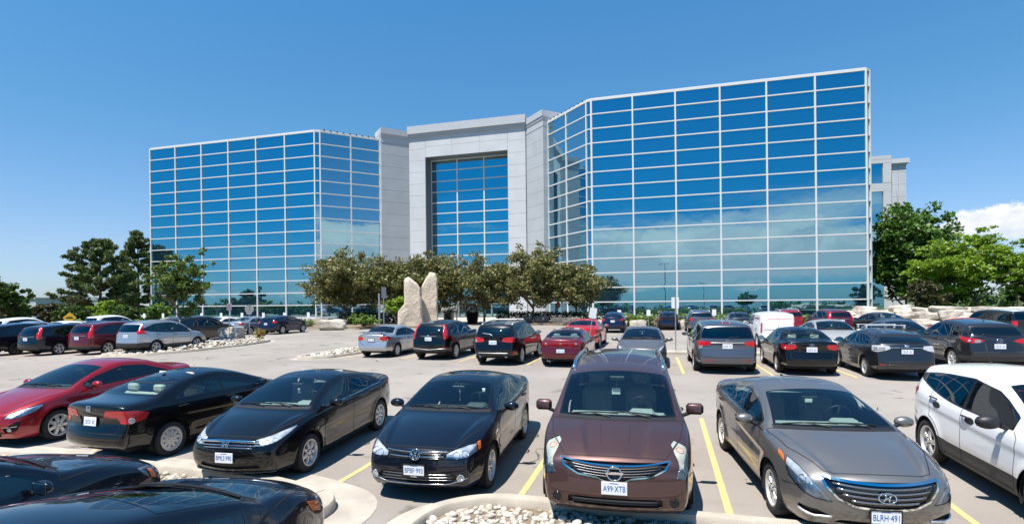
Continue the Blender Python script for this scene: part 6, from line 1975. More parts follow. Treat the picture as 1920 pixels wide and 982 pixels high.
build_car('hatchback', 'dark car half hidden left of the dark grey suv with roof rails', 'car', {**SED, **dict(L=4.3, H=1.5)}, PNVY, .55, 46.6, 90, 2, G4, None, detail=False, interior='black')
build_car('sedan', 'dark grey sedan half hidden behind the white cargo van', 'car', {**SED, **dict(L=4.6, H=1.46)}, PDGR, 5.55, 43.6, 90, 3, G4, None, detail=False, plates=(None, None), interior='black', wheel=(5, 'wide'))
build_car('suv', 'red suv with roof rails half hidden behind the white cargo van', 'car', SUV, PRED, 8.7, 43.3, 91, 3, G4, None, detail=False, plates=(None, pl), interior='black', wheel=(5, 'twin'), privacy=True, rails=(3.9, .05, .022))
def x_crvr(c, root, paint):
    b = MB(); bars_on(c, b, [1.03], [.5], 'rear', .03, .0, .5); b.build('chrome_strip', MCHR, root, True)
build_car('suv', 'dark red suv with tall tail lamps and a chrome tailgate strip near the mirror glass', 'car', CRV3, PMAR, 11.3, 42.2, 96, 3, G4, x_crvr, detail=False, plates=(None, dict(z=.9, out=.02)), interior='black', wheel=(5, 'twin'), privacy=True)
build_car('sedan', 'dark green sedan in front of the stone wall', 'car', {**SED, **dict(L=4.9, W=1.83, H=1.45)}, PDGN, 14.2, 41.6, 101, 3, G4, None, detail=False, plates=(None, dict(z=.75, out=.01)), interior='grey', wheel=(5, 'wide'))
def x_flex(c, root, paint):
    b = MB(); n = 12
    P = c.P; yr = P['yroof'] * P['W'] / 2
    vs = []
    for d in np.linspace(P['dh'] + .02, P['L'] - .40, 12):
        for y in np.linspace(-yr, yr, 9):
            h = c.on('top', d, y); vs.append(h[0] + Vector((0, 0, .006)))
    b.v = vs; b.f = [(i * 9 + j, i * 9 + j + 1, (i + 1) * 9 + j + 1, (i + 1) * 9 + j) for i in range(11) for j in range(8)]
    b.build('white_roof', PWHT, root, True)
    k = MB(); c.strip(k, 'rear', [(-.66, 1.0), (.66, 1.0)], .27, off=.006); k.build('tailgate_panel', PSIL, root)
    m = c.frame_at('rear', 0, 1.02)
    if m: emblem('oval', m @ Matrix.Translation((0, 0, .008)), root, .07, MPBLUE)
build_car('suv', 'long boxy suv with a white roof and silver tailgate before the stone wall', 'car',
    dict(L=5.12, W=1.93, H=1.73, wb=2.99, fo=.95, rt=.36, tw=.23, zn=.92, zc=1.14, dc=1.35, dh=2.05, zh=1.66, dr=4.65, zr=1.66, rear='gate', zg=1.18, zbF=1.06, zbR=1.10, gt=.26, gb=.02, yroof=.70, crown=.03, gc=.24, rgw=.84, rgt=.10,
         dlo=dict(a0=1.75, b=2.75, b2=3.9, cb=4.95, ct=4.85), regs=[TLm([(.80, .88), (.80, 1.14), (1.12, 1.14), (1.12, .88)]), HL([(.62, .74), (.7, .86), (1.3, .98), (1.4, .9), (1.1, .76)])]),
    PDGN, 18.2, 36.3, 97, 3, None, x_flex, plates=(None, None), interior='black', wheel=(5, 'wide'), privacy=True)
GLf = 'cars in the row on the left'
def x_crvs(c, root, paint): 
    m = c.frame_at('rear', 0, 1.05)
    if m: emblem('H_square', m @ Matrix.Translation((0, 0, .01)), root, .05)
build_car('suv', 'silver suv with dark lower cladding beside the young maple', 'car',
    {**CRV3, **dict(H=1.77, zh=1.68, zr=1.69, dlo=dict(a0=1.45, b=2.5, cb=4.28, ct=3.45, q=3.42, rise=.16), clad=(.48, .62, .52), gt=.40,
      regs=[TLm([(.80, 1.06), (.72, 1.16), (.92, 1.30), (1.02, 1.50), (1.14, 1.48), (1.12, 1.25), (1.40, 1.08)]), HL([(.62, .72), (.7, .86), (1.3, .98), (1.45, 1.0), (1.3, .82)])])},
    PSIL, -26.65, 23.4, 91, 3, GLf, x_crvs, plates=(None, dict(z=.96, out=.01)), interior='grey', wheel=(5, 'twin'), arch_mat=MCLADK)
build_car('suv', 'dark red suv with a chrome tailgate strip in the row on the left', 'car', {**CRV3, **dict(H=1.75, zh=1.66, zr=1.67)}, PMAR, -29.6, 23.1, 91, 3, GLf, x_crvr, plates=(None, dict(z=.9, out=.02)), interior='black', wheel=(5, 'twin'))
build_car('suv', 'black suv with tall red lamps between the dark red suv and the black wagon', 'car', {**CRV3, **dict(L=4.6, H=1.68)}, PKB, -32.5, 22.6, 91, 3, GLf, x_crvr, plates=(None, dict(z=.9, out=.02)), interior='grey', wheel=(5, 'wide'))
build_car('suv', 'black suv with dark wheels at the left end of the row', 'car', {**SUV, **dict(L=4.72, W=1.92, H=1.77, zh=1.68, zr=1.68, rt=.37)}, PKB, -35.5, 22.4, 91, 3, GLf, None, plates=(None, None), interior='black', wheel=(7, 'twin'), rim_mat=MALUD, privacy=True)
build_car('minivan', 'dark brown minivan behind the silver suv', 'minivan', dict(L=5.1, W=1.95, H=1.78, wb=3.05, fo=1.0, rt=.34, zn=.86, zc=1.16, dc=1.1, dh=2.0, zh=1.70, dr=4.4, zr=1.70, rear='gate', zg=1.16, zbF=1.05, zbR=1.11, gt=.3, gb=.02, yroof=.63,
          dlo=dict(a0=1.65, b=2.6, b2=3.75, cb=4.85, ct=4.6), regs=[TLm([(.86, .9), (.86, 1.2), (1.1, 1.2), (1.1, .9)]), HL([(.62, .74), (.7, .86), (1.3, .98), (1.4, .9), (1.1, .76)])]),
    m_paint_car('dark_brown_metallic', (.035, .027, .022), .5, .3), -31.2, 30.2, 90, 3, GLf, None, interior='black', wheel=(5, 'wide'), privacy=False)
G5 = 'cars in the far rows on the left'
far = [('sedan', 'silver sedan behind the back of the octagon sign', SED, PSIL, -33.2, 37.6, 90), ('hatchback', 'navy wagon near the boulder by the drive', {**SUV, **dict(H=1.52, zh=1.46, zr=1.44, zg=1.1, L=4.5)}, PNVY, -30.7, 38.3, 91),
       ('sedan', 'white sedan left of the silver sedan by the octagon sign', SED, PWHT, -36.3, 37.9, 90), ('sedan', 'beige sedan with its roof showing over the silver suv', SED, PBGE, -41.0, 37.8, 90),
       ('suv', 'white suv with its roof showing over the dark red suv', SUV, PWHT, -46.5, 36.0, 90),
       ('sedan', 'dark blue sedan under the yellow diamond sign', SED, PNVY, -41.2, 30.3, -90), ('sedan', 'white sedan with its roof showing behind the black suv with dark wheels', SED, PWHT, -44.0, 30.0, -90),
       ('hatchback', 'pale grey car with its roof showing at the far left edge', SED, PSIL, -47.0, 29.6, -90), ('sedan', 'dark grey sedan behind the black suv with tall red lamps', SED, PDGR, -38.4, 30.4, -90),
       ('suv', 'white suv farthest left in the back row', SUV, PWHT, -50.2, 31.5, 90)]
for nm, lb, pp, pt, x, y, hd in far:
    build_car(nm, lb, 'car', pp, pt, x, y, hd, 3 if x > -37 else 2, G5, None, detail=False, plates=(None, pl if hd > 0 and x > -34 else None), interior='grey', wheel=(5, 'wide'), privacy=nm != 'sedan')

# ================================================================== trees and plants
def m_leaf(name, cols, trans=.32):
    m, N, L, b = nmat(name); N.remove(b)
    g = N.new('ShaderNodeNewGeometry'); cr = N.new('ShaderNodeValToRGB'); e = cr.color_ramp.elements
    e[0].position = 0; e[0].color = (*cols[0], 1); e[1].position = 1; e[1].color = (*cols[-1], 1)
    for i, c in enumerate(cols[1:-1]):
        k = e.new((i + 1) / (len(cols) - 1)); k.color = (*c, 1)
    L.new(g.outputs['Random Per Island'], cr.inputs[0])
    d = N.new('ShaderNodeBsdfDiffuse'); t = N.new('ShaderNodeBsdfTranslucent'); s = N.new('ShaderNodeBsdfGlossy'); s.inputs['Roughness'].default_value = .45
    L.new(cr.outputs[0], d.inputs['Color']); L.new(cr.outputs[0], t.inputs['Color']); s.inputs['Color'].default_value = (.5, .5, .5, 1)
    a = N.new('ShaderNodeMixShader'); a.inputs[0].default_value = trans; L.new(d.outputs[0], a.inputs[1]); L.new(t.outputs[0], a.inputs[2])
    f = N.new('ShaderNodeMixShader'); f.inputs[0].default_value = .05; L.new(a.outputs[0], f.inputs[1]); L.new(s.outputs[0], f.inputs[2])
    L.new(f.outputs[0], N['Material Output'].inputs[0])
    return m
LF = dict(
    crab=m_leaf('crab_apple_leaf', [(.07, .095, .026), (.155, .17, .052), (.22, .22, .07), (.21, .165, .065), (.26, .25, .10)]),
    maple=m_leaf('maple_leaf', [(.04, .08, .015), (.09, .16, .03), (.15, .22, .04), (.2, .2, .05)]),
    pine=m_leaf('pine_needle', [(.03, .06, .02), (.07, .115, .032), (.125, .17, .04), (.18, .19, .06)], .2),
    dark=m_leaf('dark_leaf', [(.045, .10, .018), (.09, .18, .028), (.14, .25, .04)]),
    lime=m_leaf('lime_leaf', [(.11, .20, .015), (.21, .33, .025), (.30, .41, .04)], .4),
    mid=m_leaf('mid_green_leaf', [(.035, .07, .015), (.07, .13, .025), (.12, .18, .04)]),
    brown=m_leaf('olive_brown_leaf', [(.05, .05, .02), (.10, .09, .035), (.08, .10, .03)]),
    hedge=m_leaf('hedge_leaf', [(.015, .035, .012), (.03, .06, .018), (.05, .08, .025)], .15),
    cover=m_leaf('ground_cover_leaf', [(.09, .16, .02), (.16, .25, .035), (.24, .31, .07)], .3),
    gold=m_leaf('yellow_grass', [(.30, .22, .05), (.42, .30, .08)]),
    white=m_leaf('white_petal', [(.75, .75, .72), (.8, .8, .78)], .2))
M_BARK = plain('bark', (.12, .095, .075), .95, var=.35, vscale=9, bump=.6, bscale=18)
M_BARKG = plain('grey_bark', (.19, .165, .14), .95, var=.3, vscale=9, bump=.6, bscale=18)
def leaves(name, centres, radii, per, size, mat, parent, seed, flat=.75, aspect=1.5, up=0.0, loc=(0, 0, 0)):
    """a crown: many single leaf faces scattered through clumps"""
    rs = np.random.RandomState(seed)
    C = []
    for c, r, n in zip(centres, radii, per):
        q = rs.normal(0, 1, (n, 3)); q /= np.linalg.norm(q, axis=1)[:, None]
        q *= (rs.uniform(0, 1, (n, 1)) ** .45) * r
        q[:, 2] *= flat; C.append(q + np.array(c))
    C = np.vstack(C); n = len(C)
    a = rs.normal(0, 1, (n, 3)); a[:, 2] = a[:, 2] * .6 + up; a /= np.linalg.norm(a, axis=1)[:, None]
    b = np.cross(a, rs.normal(0, 1, (n, 3))); b /= np.linalg.norm(b, axis=1)[:, None]
    s = size * rs.uniform(.6, 1.3, (n, 1))
    u, v = a * s * aspect * .5, b * s * .5
    V = np.stack([C - u, C - u * .1 - v, C + u, C - u * .1 + v], 1).reshape(-1, 3)
    F = np.arange(4 * n).reshape(-1, 4)
    return mesh_obj(name, V - np.array(loc), F, mat, parent)
def limb(mb, p, d, ln, r, depth, rnd, tips, spread=.7, seg=4, up=.1, shrink=.68, kids=(2, 3)):
    pts = [Vector(p)]; rr = [r]; dd = Vector(d).normalized()
    for i in range(seg):
        dd = (dd + Vector((rnd.gauss(0, .12), rnd.gauss(0, .12), rnd.gauss(0, .08) + up * .4))).normalized()
        pts.append(pts[-1] + dd * ln / seg); rr.append(r * (1 - .5 * (i + 1) / seg))
    mb.tube(pts, rr, 7 if r > .05 else 5, False)
    if depth == 0: tips.append(pts[-1]); return
    for k in range(rnd.randint(*kids)):
        a = rnd.uniform(0, 2 * pi); ax = dd.orthogonal().normalized()
        e = (dd + (Matrix.Rotation(a, 3, dd) @ ax) * spread * rnd.uniform(.6, 1.3)).normalized()
        i = rnd.randint(max(1, seg - 2), seg)
        limb(mb, pts[i], e, ln * rnd.uniform(.55, .85), rr[i] * shrink, depth - 1, rnd, tips, spread, seg, up, shrink, kids)
    tips.append(pts[-1])
def tree(name, label, x, y, h, cw, base_h, leaf, mat, seed, n=7000, clump=.75, trunk=.16, bark=None, z=None, tshape='round', group=None, cat='tree', stems=1, depth=3, sink=.1, lean=(0, 0), spread=.7, flat=.75, gap=1.0, lo_bias=0.0, cy=None):
    rnd = random.Random(seed)
    z = ground_z(x, y) + (0 if z is None else z)
    t = tag(empty(name, (x, y, z)), label, cat, group)
    mb = MB(); tips = []
    for s_ in range(stems):
        a = rnd.uniform(0, 6.28); o = Vector((cos(a), sin(a), 0)) * (.12 * (stems > 1))
        d = Vector((lean[0] + (o.x * 4), lean[1] + o.y * 4, 1))
        limb(mb, o - Vector((0, 0, sink)), d, base_h + sink, trunk * (.7 if stems > 1 else 1), 0, rnd, tips, seg=5, up=.05)
        top = tips.pop()
        for k in range(rnd.randint(4, 5)):
            b = rnd.uniform(0, 6.28); e = Vector((cos(b), sin(b), rnd.uniform(.5, 1.3)))
            limb(mb, top - Vector((0, 0, rnd.uniform(0, base_h * .25))), e, (h - base_h) * .42, trunk * .5, depth - 1, rnd, tips, spread, 4, .12)
        limb(mb, top, Vector((rnd.gauss(0, .15), rnd.gauss(0, .15), 1)), (h - base_h) * .5, trunk * .55, depth - 1, rnd, tips, spread * .8, 4, .2)
    # fill the crown's volume, uneven, with gaps
    mid = (base_h * .8 + h) / 2; hz = (h - base_h * .8) / 2; hx = cw / 2; hy = (cy or cw) / 2
    cs, rd, pr = [], [], []
    want = int(n / 55); tries = 0
    ph = [rnd.uniform(0, 6.28) for _ in range(6)]
    while len(cs) < want and tries < 12000:
        tries += 1
        u = Vector((rnd.gauss(0, 1), rnd.gauss(0, 1), rnd.gauss(0, 1))).normalized(); rad = rnd.random() ** .42
        az = math.atan2(u.y, u.x)
        wob = .84 + .10 * sin(2 * az + ph[0]) + .10 * sin(3 * az + 4 * u.z + ph[1]) + .12 * sin(6 * u.z + 2 * az + ph[2]) + rnd.gauss(0, .05)
        u = u * rad
        if tshape == 'umbrella': p = Vector((u.x * hx * wob, u.y * hy * wob, mid + u.z * hz * (.5 + .5 * (1 - u.x * u.x - u.y * u.y)) + hz * .12))
        else: p = Vector((u.x * hx * wob, u.y * hy * wob, mid + u.z * hz * wob))
        hole = mnoise.noise(Vector((p.x / gap * .62 + seed, p.y / gap * .62, p.z / gap * .75)))
        if hole > .22 + .25 * (1 - rad): continue
        r = clump * rnd.uniform(.4, 1.0)
        cs.append(tuple(p)); rd.append(r); pr.append(int(55 * rnd.uniform(.5, 1.5)))
    tips = [q for q in tips if abs(q.x) < hx * 1.1 and abs(q.y) < hy * 1.1 and q.z < h * 1.03]
    for q in rnd.sample(tips, min(len(tips), want // 3 + 8)): cs.append(tuple(q)); rd.append(clump * .55); pr.append(26)
    tk = mb.build('trunk', bark or M_BARK, t, True)
    leaves('crown', cs, rd, pr, leaf, mat, t, seed, flat)
    return t
def pine(name, label, x, y, h, w, seed, n=10, group=None, mat=None):
    rnd = random.Random(seed); z = ground_z(x, y)
    t = tag(empty(name, (x, y, z)), label, 'tree', group)
    mb = MB(); mb.tube([(0, 0, -.2), (.1, 0, h * .35), (-.05, .08, h * .7), (0, 0, h * .98)], [.26, .2, .12, .03], 8, False)
    cs, rd, pr = [], [], []
    k = 0; zz = h * .06
    while zz < h * .97:
        f = zz / h
        reach = w / 2 * (min(1, .78 + .9 * f) if f < .3 else 1.05 * (1 - ((f - .3) / .72) ** 1.5)) 
        m = rnd.randint(4, 6); a0 = rnd.uniform(0, 6)
        for i in range(m):
            a = a0 + 2 * pi * i / m + rnd.gauss(0, .2); ln = reach * rnd.uniform(.62, 1.15)
            d = Vector((cos(a), sin(a), 0)); rise = (.02 + .38 * f) * ln
            p0 = Vector((0, 0, zz)); p1 = p0 + d * ln * .55 + Vector((0, 0, rise * .35)); p2 = p0 + d * ln + Vector((0, 0, rise + .12 * ln))
            mb.tube([p0, p1, p2], [.05 * (1.2 - f), .035 * (1.1 - f), .012], 5, False)
            for q in np.linspace(.42, 1.02, max(2, int(ln / .62) + 1)):
                c = p0 + (p2 - p0) * q + Vector((rnd.gauss(0, .18), rnd.gauss(0, .18), rnd.gauss(.06, .10)))
                cs.append(tuple(c)); rd.append(rnd.uniform(.30, .58)); pr.append(int(46 * n / 10))
        zz += h * .055 * rnd.uniform(.8, 1.2)
    cs += [(0, 0, h * .97), (0.05, 0, h * .92)]; rd += [.3, .4]; pr += [40, 40]
    mb.build('trunk', M_BARK, t, True)
    leaves('crown', cs, rd, pr, .16, mat or LF['pine'], t, seed, flat=.7, aspect=5.0, up=.9)
    return t
def bare_tree(label, x, y, h, seed, group=None):
    rnd = random.Random(seed); t = tag(empty('bare_tree', (x, y, ground_z(x, y))), label, 'tree', group)
    mb = MB(); tips = []
    limb(mb, (0, 0, -.1), (.03, 0, 1), h * .42, .10, 0, rnd, tips, seg=5)
    top = tips.pop()
    for k in range(6):
        a = rnd.uniform(0, 6.28); limb(mb, top - Vector((0, 0, rnd.uniform(0, h * .18))), (cos(a) * .7, sin(a) * .7, 1), h * .26, .05, 3, rnd, tips, .55, 3, .1)
    mb.build('trunk', M_BARK, t, True)
    return t

GC = 'crab apple trees before the entrance'
tree('crab_apple_tree', 'widest olive crab apple tree at the left end of the entrance row', -33.4, 52.3, 8.6, 10.6, 1.8, .19, LF['crab'], 21, 20000, .95, .17, group=GC, lean=(.03, 0))
tree('crab_apple_tree', 'olive crab apple tree behind the bright green dome bush', -28.3, 54.0, 7.9, 8.8, 1.9, .19, LF['crab'], 22, 13000, .9, .15, group=GC)
tree('crab_apple_tree', 'olive crab apple tree rising just behind the standing stones', -24.2, 54.8, 8.3, 8.8, 1.9, .19, LF['crab'], 23, 14000, .9, .15, group=GC)
tree('crab_apple_tree', 'low olive crab apple tree over the entrance doors', -18.9, 56.2, 7.4, 9.2, 1.9, .19, LF['crab'], 24, 14500, .9, .15, group=GC)
tree('crab_apple_tree', 'tallest olive crab apple tree with an upright tuft right of the entrance', -13.2, 56.4, 8.8, 9.2, 1.9, .19, LF['crab'], 27, 17000, .9, .17, group=GC)
tree('crab_apple_tree', 'small olive crab apple tree at the right end of the entrance row', -8.9, 56.6, 6.7, 7.6, 1.8, .19, LF['crab'], 26, 11500, .9, .14, group=GC)
tree('maple_tree', 'young staked maple in the stone island on the left', -28.35, 25.85, 6.1, 3.6, 2.0, .13, LF['maple'], 33, 5200, .42, .085, bark=M_BARKG, z=.1, spread=.6, depth=3, gap=.7)
pine('pine_tree', 'broad dark pine left of the building', -88.3, 66.0, 13.6, 11.0, 41, 14)
pine('pine_tree', 'tall narrow pine close to the left end of the building', -98.5, 81.0, 17.6, 8.0, 43, 12)
tree('ash_tree', 'tall dark green tree at the right end of the mirror glass', 30.0, 77.5, 14.8, 10.5, 1.5, .32, LF['dark'], 51, 24000, 1.3, .22)
GLc = 'bright green locust trees above the stone wall'
tree('locust_tree', 'bright green locust tree nearest the dark tree above the stone wall', 28.6, 66.5, 7.4, 7.4, 1.3, .20, LF['lime'], 52, 10500, .8, .14, group=GLc, z=.9, tshape='umbrella', flat=.45)
tree('locust_tree', 'tallest bright green locust tree in the middle above the stone wall', 32.2, 68.0, 8.6, 8.6, 1.3, .20, LF['lime'], 53, 13500, .8, .15, group=GLc, z=.9, tshape='umbrella', flat=.45)
tree('locust_tree', 'bright green locust tree farthest right above the stone wall', 37.0, 68.5, 7.2, 9.0, 1.3, .20, LF['lime'], 54, 12500, .8, .14, group=GLc, z=.9, tshape='umbrella', flat=.45)
tree('shrub', 'brownish bush at the foot of the dark tree by the stone wall', 25.6, 63.0, 3.6, 4.0, .5, .26, LF['brown'], 55, 3200, .5, .06, cat='bush', z=.9, stems=3)
tree('shrub', 'dark green bush low under the bright locust trees', 30.5, 70.5, 3.4, 5.0, .5, .3, LF['dark'], 56, 3000, .6, .06, cat='bush', z=.9, stems=3)
tree('shrub', 'mid green bush under the locust tree farthest right', 39.5, 71.5, 4.2, 5.0, .5, .3, LF['mid'], 57, 3000, .6, .06, cat='bush', z=.9, stems=3)
GB = 'thin trees beyond the stone wall'
for i, (x, y, h, w, mt, lb) in enumerate([(58, 92, 6.2, 5, 'brown', 'thin brownish tree beside the utility pole'), (63.5, 93, 7.5, 5, 'brown', 'taller brownish tree at the right edge of the picture'), (50.5, 88, 6.5, 6, 'dark', 'dark green tree behind the locust tree farthest right'), (70, 100, 6.0, 7, 'mid', 'green tree low at the right edge behind the stone wall')]):
    tree('tree', lb, x, y, h, w, 1.6, .36, LF[mt], 60 + i, 2400, .7, .12, group=GB, z=.8)
tree('tree', 'green tree at the left edge of the picture', -82.5, 49.0, 6.3, 6.5, 1.5, .32, LF['mid'], 71, 5000, .7, .13)
bare_tree('bare leafless tree left of the broad pine', -79.8, 55.5, 6.3, 72)
GS = 'bushes below the pines on the left'
for i, (x, y, h, w, mt, lb) in enumerate([(-80.0, 52.5, 3.0, 4.6, 'brown', 'brownish bush under the bare tree'), (-76.5, 53.0, 3.0, 4.4, 'mid', 'green bush directly left of the yellow diamond sign'), (-73.6, 56.0, 3.4, 4.4, 'lime', 'bright green bush above the yellow diamond sign'),
        (-70.0, 55.5, 2.8, 4.6, 'mid', 'green bush right of the yellow diamond sign'), (-84.8, 52.0, 3.1, 4.4, 'dark', 'dark bush at the foot of the tree at the left edge'), (-67.0, 57.5, 2.6, 4.0, 'dark', 'dark bush under the broad pine trunk'), (-79.0, 68.5, 3.2, 3.4, 'lime', 'lime bush at the left foot of the building')]):
    tree('shrub', lb, x, y, h, w, .4, .26, LF[mt], 80 + i, 2600, .5, .05, group=GS, cat='bush', stems=3)
tree('dome_bush', 'bright yellow green dome bush left of the standing stones', -25.9, 49.6, 2.9, 3.6, 1.2, .15, LF['lime'], 91, 3600, .40, .04, cat='bush', z=.2, stems=5, tshape='umbrella')
# clipped hedges, ground cover and tufts
def hedge(label, pts, w, h, seed, mat='hedge', dens=260, leaf=.12, name='hedge', kind=None, zoff=.2, cat='hedge'):
    rnd = random.Random(seed); cs, rd, pr = [], [], []
    for (a, b) in zip(pts, pts[1:]):
        L_ = math.hypot(b[0] - a[0], b[1] - a[1]); n = max(2, int(L_ / .28))
        for i in range(n):
            t = (i + .5) / n
            for row in range(max(1, int(w / .3))):
                o = (row + .5) / max(1, int(w / .3)) - .5
                x = a[0] + (b[0] - a[0]) * t - (b[1] - a[1]) / L_ * o * w; y = a[1] + (b[1] - a[1]) * t + (b[0] - a[0]) / L_ * o * w
                for zz in np.arange(.15, h, .3):
                    cs.append((x + rnd.gauss(0, .04), y + rnd.gauss(0, .04), ground_z(x, y) + zoff + min(zz, h - .12) + rnd.gauss(0, .03))); rd.append(.24); pr.append(max(3, int(dens * .05)))
    o = leaves(name, cs, rd, pr, leaf, LF[mat], None, seed, 1.0)
    return tag(o, label, cat, kind=kind)
hedge('clipped dark hedge under the widest crab apple tree', [(-37, 55.6), (-27.6, 54.8)], 1.1, 1.15, 5)
hedge('clipped dark hedge right of the entrance behind the dark rocks', [(-17.6, 56.9), (-9.6, 56.4), (-6.0, 53.6)], 1.1, 1.1, 6)
def cover(label, poly, h, seed, mat='cover', n=240, leaf=.16):
    rnd = random.Random(seed); xs = [p[0] for p in poly]; ys = [p[1] for p in poly]; cs, rd, pr = [], [], []
    while len(cs) < n:
        x, y = rnd.uniform(min(xs), max(xs)), rnd.uniform(min(ys), max(ys))
        if pip(x, y, poly):
            cs.append((x, y, ground_z(x, y) + .2 + h * rnd.uniform(.2, .8))); rd.append(rnd.uniform(.3, .6)); pr.append(34)
    return tag(leaves('ground_cover', cs, rd, pr, leaf, LF[mat], None, seed, .8), label, 'ground cover', kind='stuff')
cover('bright green ground cover filling the bed along the right half of the building', [(-4.4, 46.8), (12.6, 46.8), (13, 50.5), (-4, 50.5)], .95, 14, n=440)
cover('bright green ground cover in the bed along the left half of the building', [(-60, 43), (-34, 43), (-33, 46), (-60, 46)], .55, 15, n=260)
tree('shrub', 'low bright green bush at the tip of the left planting bed', -27.3, 45.2, 1.3, 3.4, .2, .14, LF['cover'], 93, 2200, .35, .03, cat='bush', z=.1, stems=4)
tree('shrub', 'pale pink flowering bush in the ground cover behind the parking sign', .0, 46.6, 1.5, 1.5, .2, .12, m_leaf('pink_petal', [(.45, .32, .30), (.55, .42, .36), (.2, .22, .06)]), 94, 700, .3, .03, cat='bush', z=.1, stems=3)
tree('grass_tuft', 'yellow grass tuft beside the boulder in the stone island', -26.3, 30.2, .75, 1.0, .1, .09, LF['gold'], 95, 700, .2, .02, cat='grass tuft', z=.1, stems=3)

# ================================================================== rocks and stonework
def m_rock(name, a, b_, sc=1.4):
    m, N, L, p = nmat(name)
    tc = N.new('ShaderNodeTexCoord')
    n = N.new('ShaderNodeTexNoise'); n.inputs['Scale'].default_value = sc; n.inputs['Detail'].default_value = 10; n.inputs['Roughness'].default_value = .65
    L.new(tc.outputs['Object'], n.inputs['Vector'])
    cr = N.new('ShaderNodeValToRGB'); cr.color_ramp.elements[0].position = .34; cr.color_ramp.elements[1].position = .62
    cr.color_ramp.elements[0].color = (*a, 1); cr.color_ramp.elements[1].color = (*b_, 1)
    L.new(n.outputs['Fac'], cr.inputs[0]); L.new(cr.outputs[0], p.inputs['Base Color'])
    n2 = N.new('ShaderNodeTexNoise'); n2.inputs['Scale'].default_value = sc * 4; n2.inputs['Detail'].default_value = 9; n2.inputs['Roughness'].default_value = .7
    L.new(tc.outputs['Object'], n2.inputs['Vector'])
    bp = N.new('ShaderNodeBump'); bp.inputs['Strength'].default_value = .9; bp.inputs['Distance'].default_value = .12
    L.new(n2.outputs['Fac'], bp.inputs['Height']); L.new(bp.outputs[0], p.inputs['Normal'])
    p.inputs['Roughness'].default_value = .92; p.inputs['Specular IOR Level'].default_value = .2
    return m
M_LIME = m_rock('limestone', (.33, .28, .225), (.60, .54, .46)); M_ROCKD = m_rock('dark_fieldstone', (.08, .075, .07), (.17, .155, .14)); M_SAND = m_rock('tan_sandstone', (.55, .45, .34), (.64, .54, .42), 1.1)
def boulder_mesh(size, seed, blocky=.7, rough=.12):
    bm = bmesh.new(); bmesh.ops.create_cube(bm, size=2); bmesh.ops.subdivide_edges(bm, edges=bm.edges[:], cuts=6, use_grid_fill=True)
    o = Vector((seed * 3.7, seed * 1.3, seed * 2.1)); rnd = random.Random(seed)
    cuts = [(Vector((rnd.gauss(0, 1), rnd.gauss(0, 1), rnd.gauss(0, 1))).normalized(), rnd.uniform(.85, 1.2)) for _ in range(7)]
    for v in bm.verts:
        p = v.co.copy(); s = p.normalized() * 1.25
        q = s.lerp(p, blocky)
        for nn, d in cuts:
            e = q.dot(nn) - d
            if e > 0: q -= nn * e * .85
        q += q.normalized() * (mnoise.fractal(q * 1.3 + o, 1.0, 2.0, 4) * rough * 1.6)
        v.co = Vector((q.x * size[0] / 2, q.y * size[1] / 2, q.z * size[2] / 2))
    vs = [tuple(v.co) for v in bm.verts]; fs = [[v.index for v in f.verts] for f in bm.faces]; bm.free()
    return vs, fs
def boulder(label, x, y, size, seed, rz=0.0, z=None, mat=None, group=None, name='boulder', blocky=.72, rough=.10):
    vs, fs = boulder_mesh(size, seed, blocky, rough)
    o = mesh_obj(name, vs, fs, mat or M_LIME); auto_smooth(o, 32)
    o.location = (x, y, (ground_z(x, y) if z is None else z) + size[2] * .46); o.rotation_euler = (0, 0, rz)
    return tag(o, label, 'boulder', group)
boulder('big pale boulder in the stone island behind the signs', -27.35, 29.0, (1.4, 1.05, .95), 3, .3, ground_z(-27.4, 29.3) + .1)
boulder('long low boulder beside the navy wagon at the tip of the bed', -29.2, 43.0, (2.3, 1.1, 1.0), 4, .2)
boulder('pale boulder next to the low bright green bush', -27.6, 46.9, (1.6, 1.0, .9), 6, .1)
boulder('low pale boulder in the ground cover left of the parking sign', -1.9, 46.3, (1.3, .9, .8), 7, .1)
boulder('low pale boulder in the ground cover right of the small blue crossover', -5.0, 46.4, (1.2, .8, .8), 8, .1)
boulder('square pale boulder between the small blue crossover and the parking sign', -.4 - 2.9 + 5.2, 46.2, (1.3, .9, .85), 9, .0)
rndw = random.Random(5)
WG = 'limestone blocks of the retaining wall'
k = 0
def wall_pt(t):
    a = [(16.6, 60.5), (20.0, 53.5), (26.0, 50.5), (35.0, 50.0), (47.0, 52.0)]
    s = t * (len(a) - 1); i = min(len(a) - 2, int(s)); f = s - i
    return a[i][0] + (a[i + 1][0] - a[i][0]) * f, a[i][1] + (a[i + 1][1] - a[i][1]) * f, math.atan2(a[i + 1][1] - a[i][1], a[i + 1][0] - a[i][0])
words_s = ['wide', 'squarish', 'long', 'chunky', 'narrow']; words_c = ['bottom', 'middle', 'top']
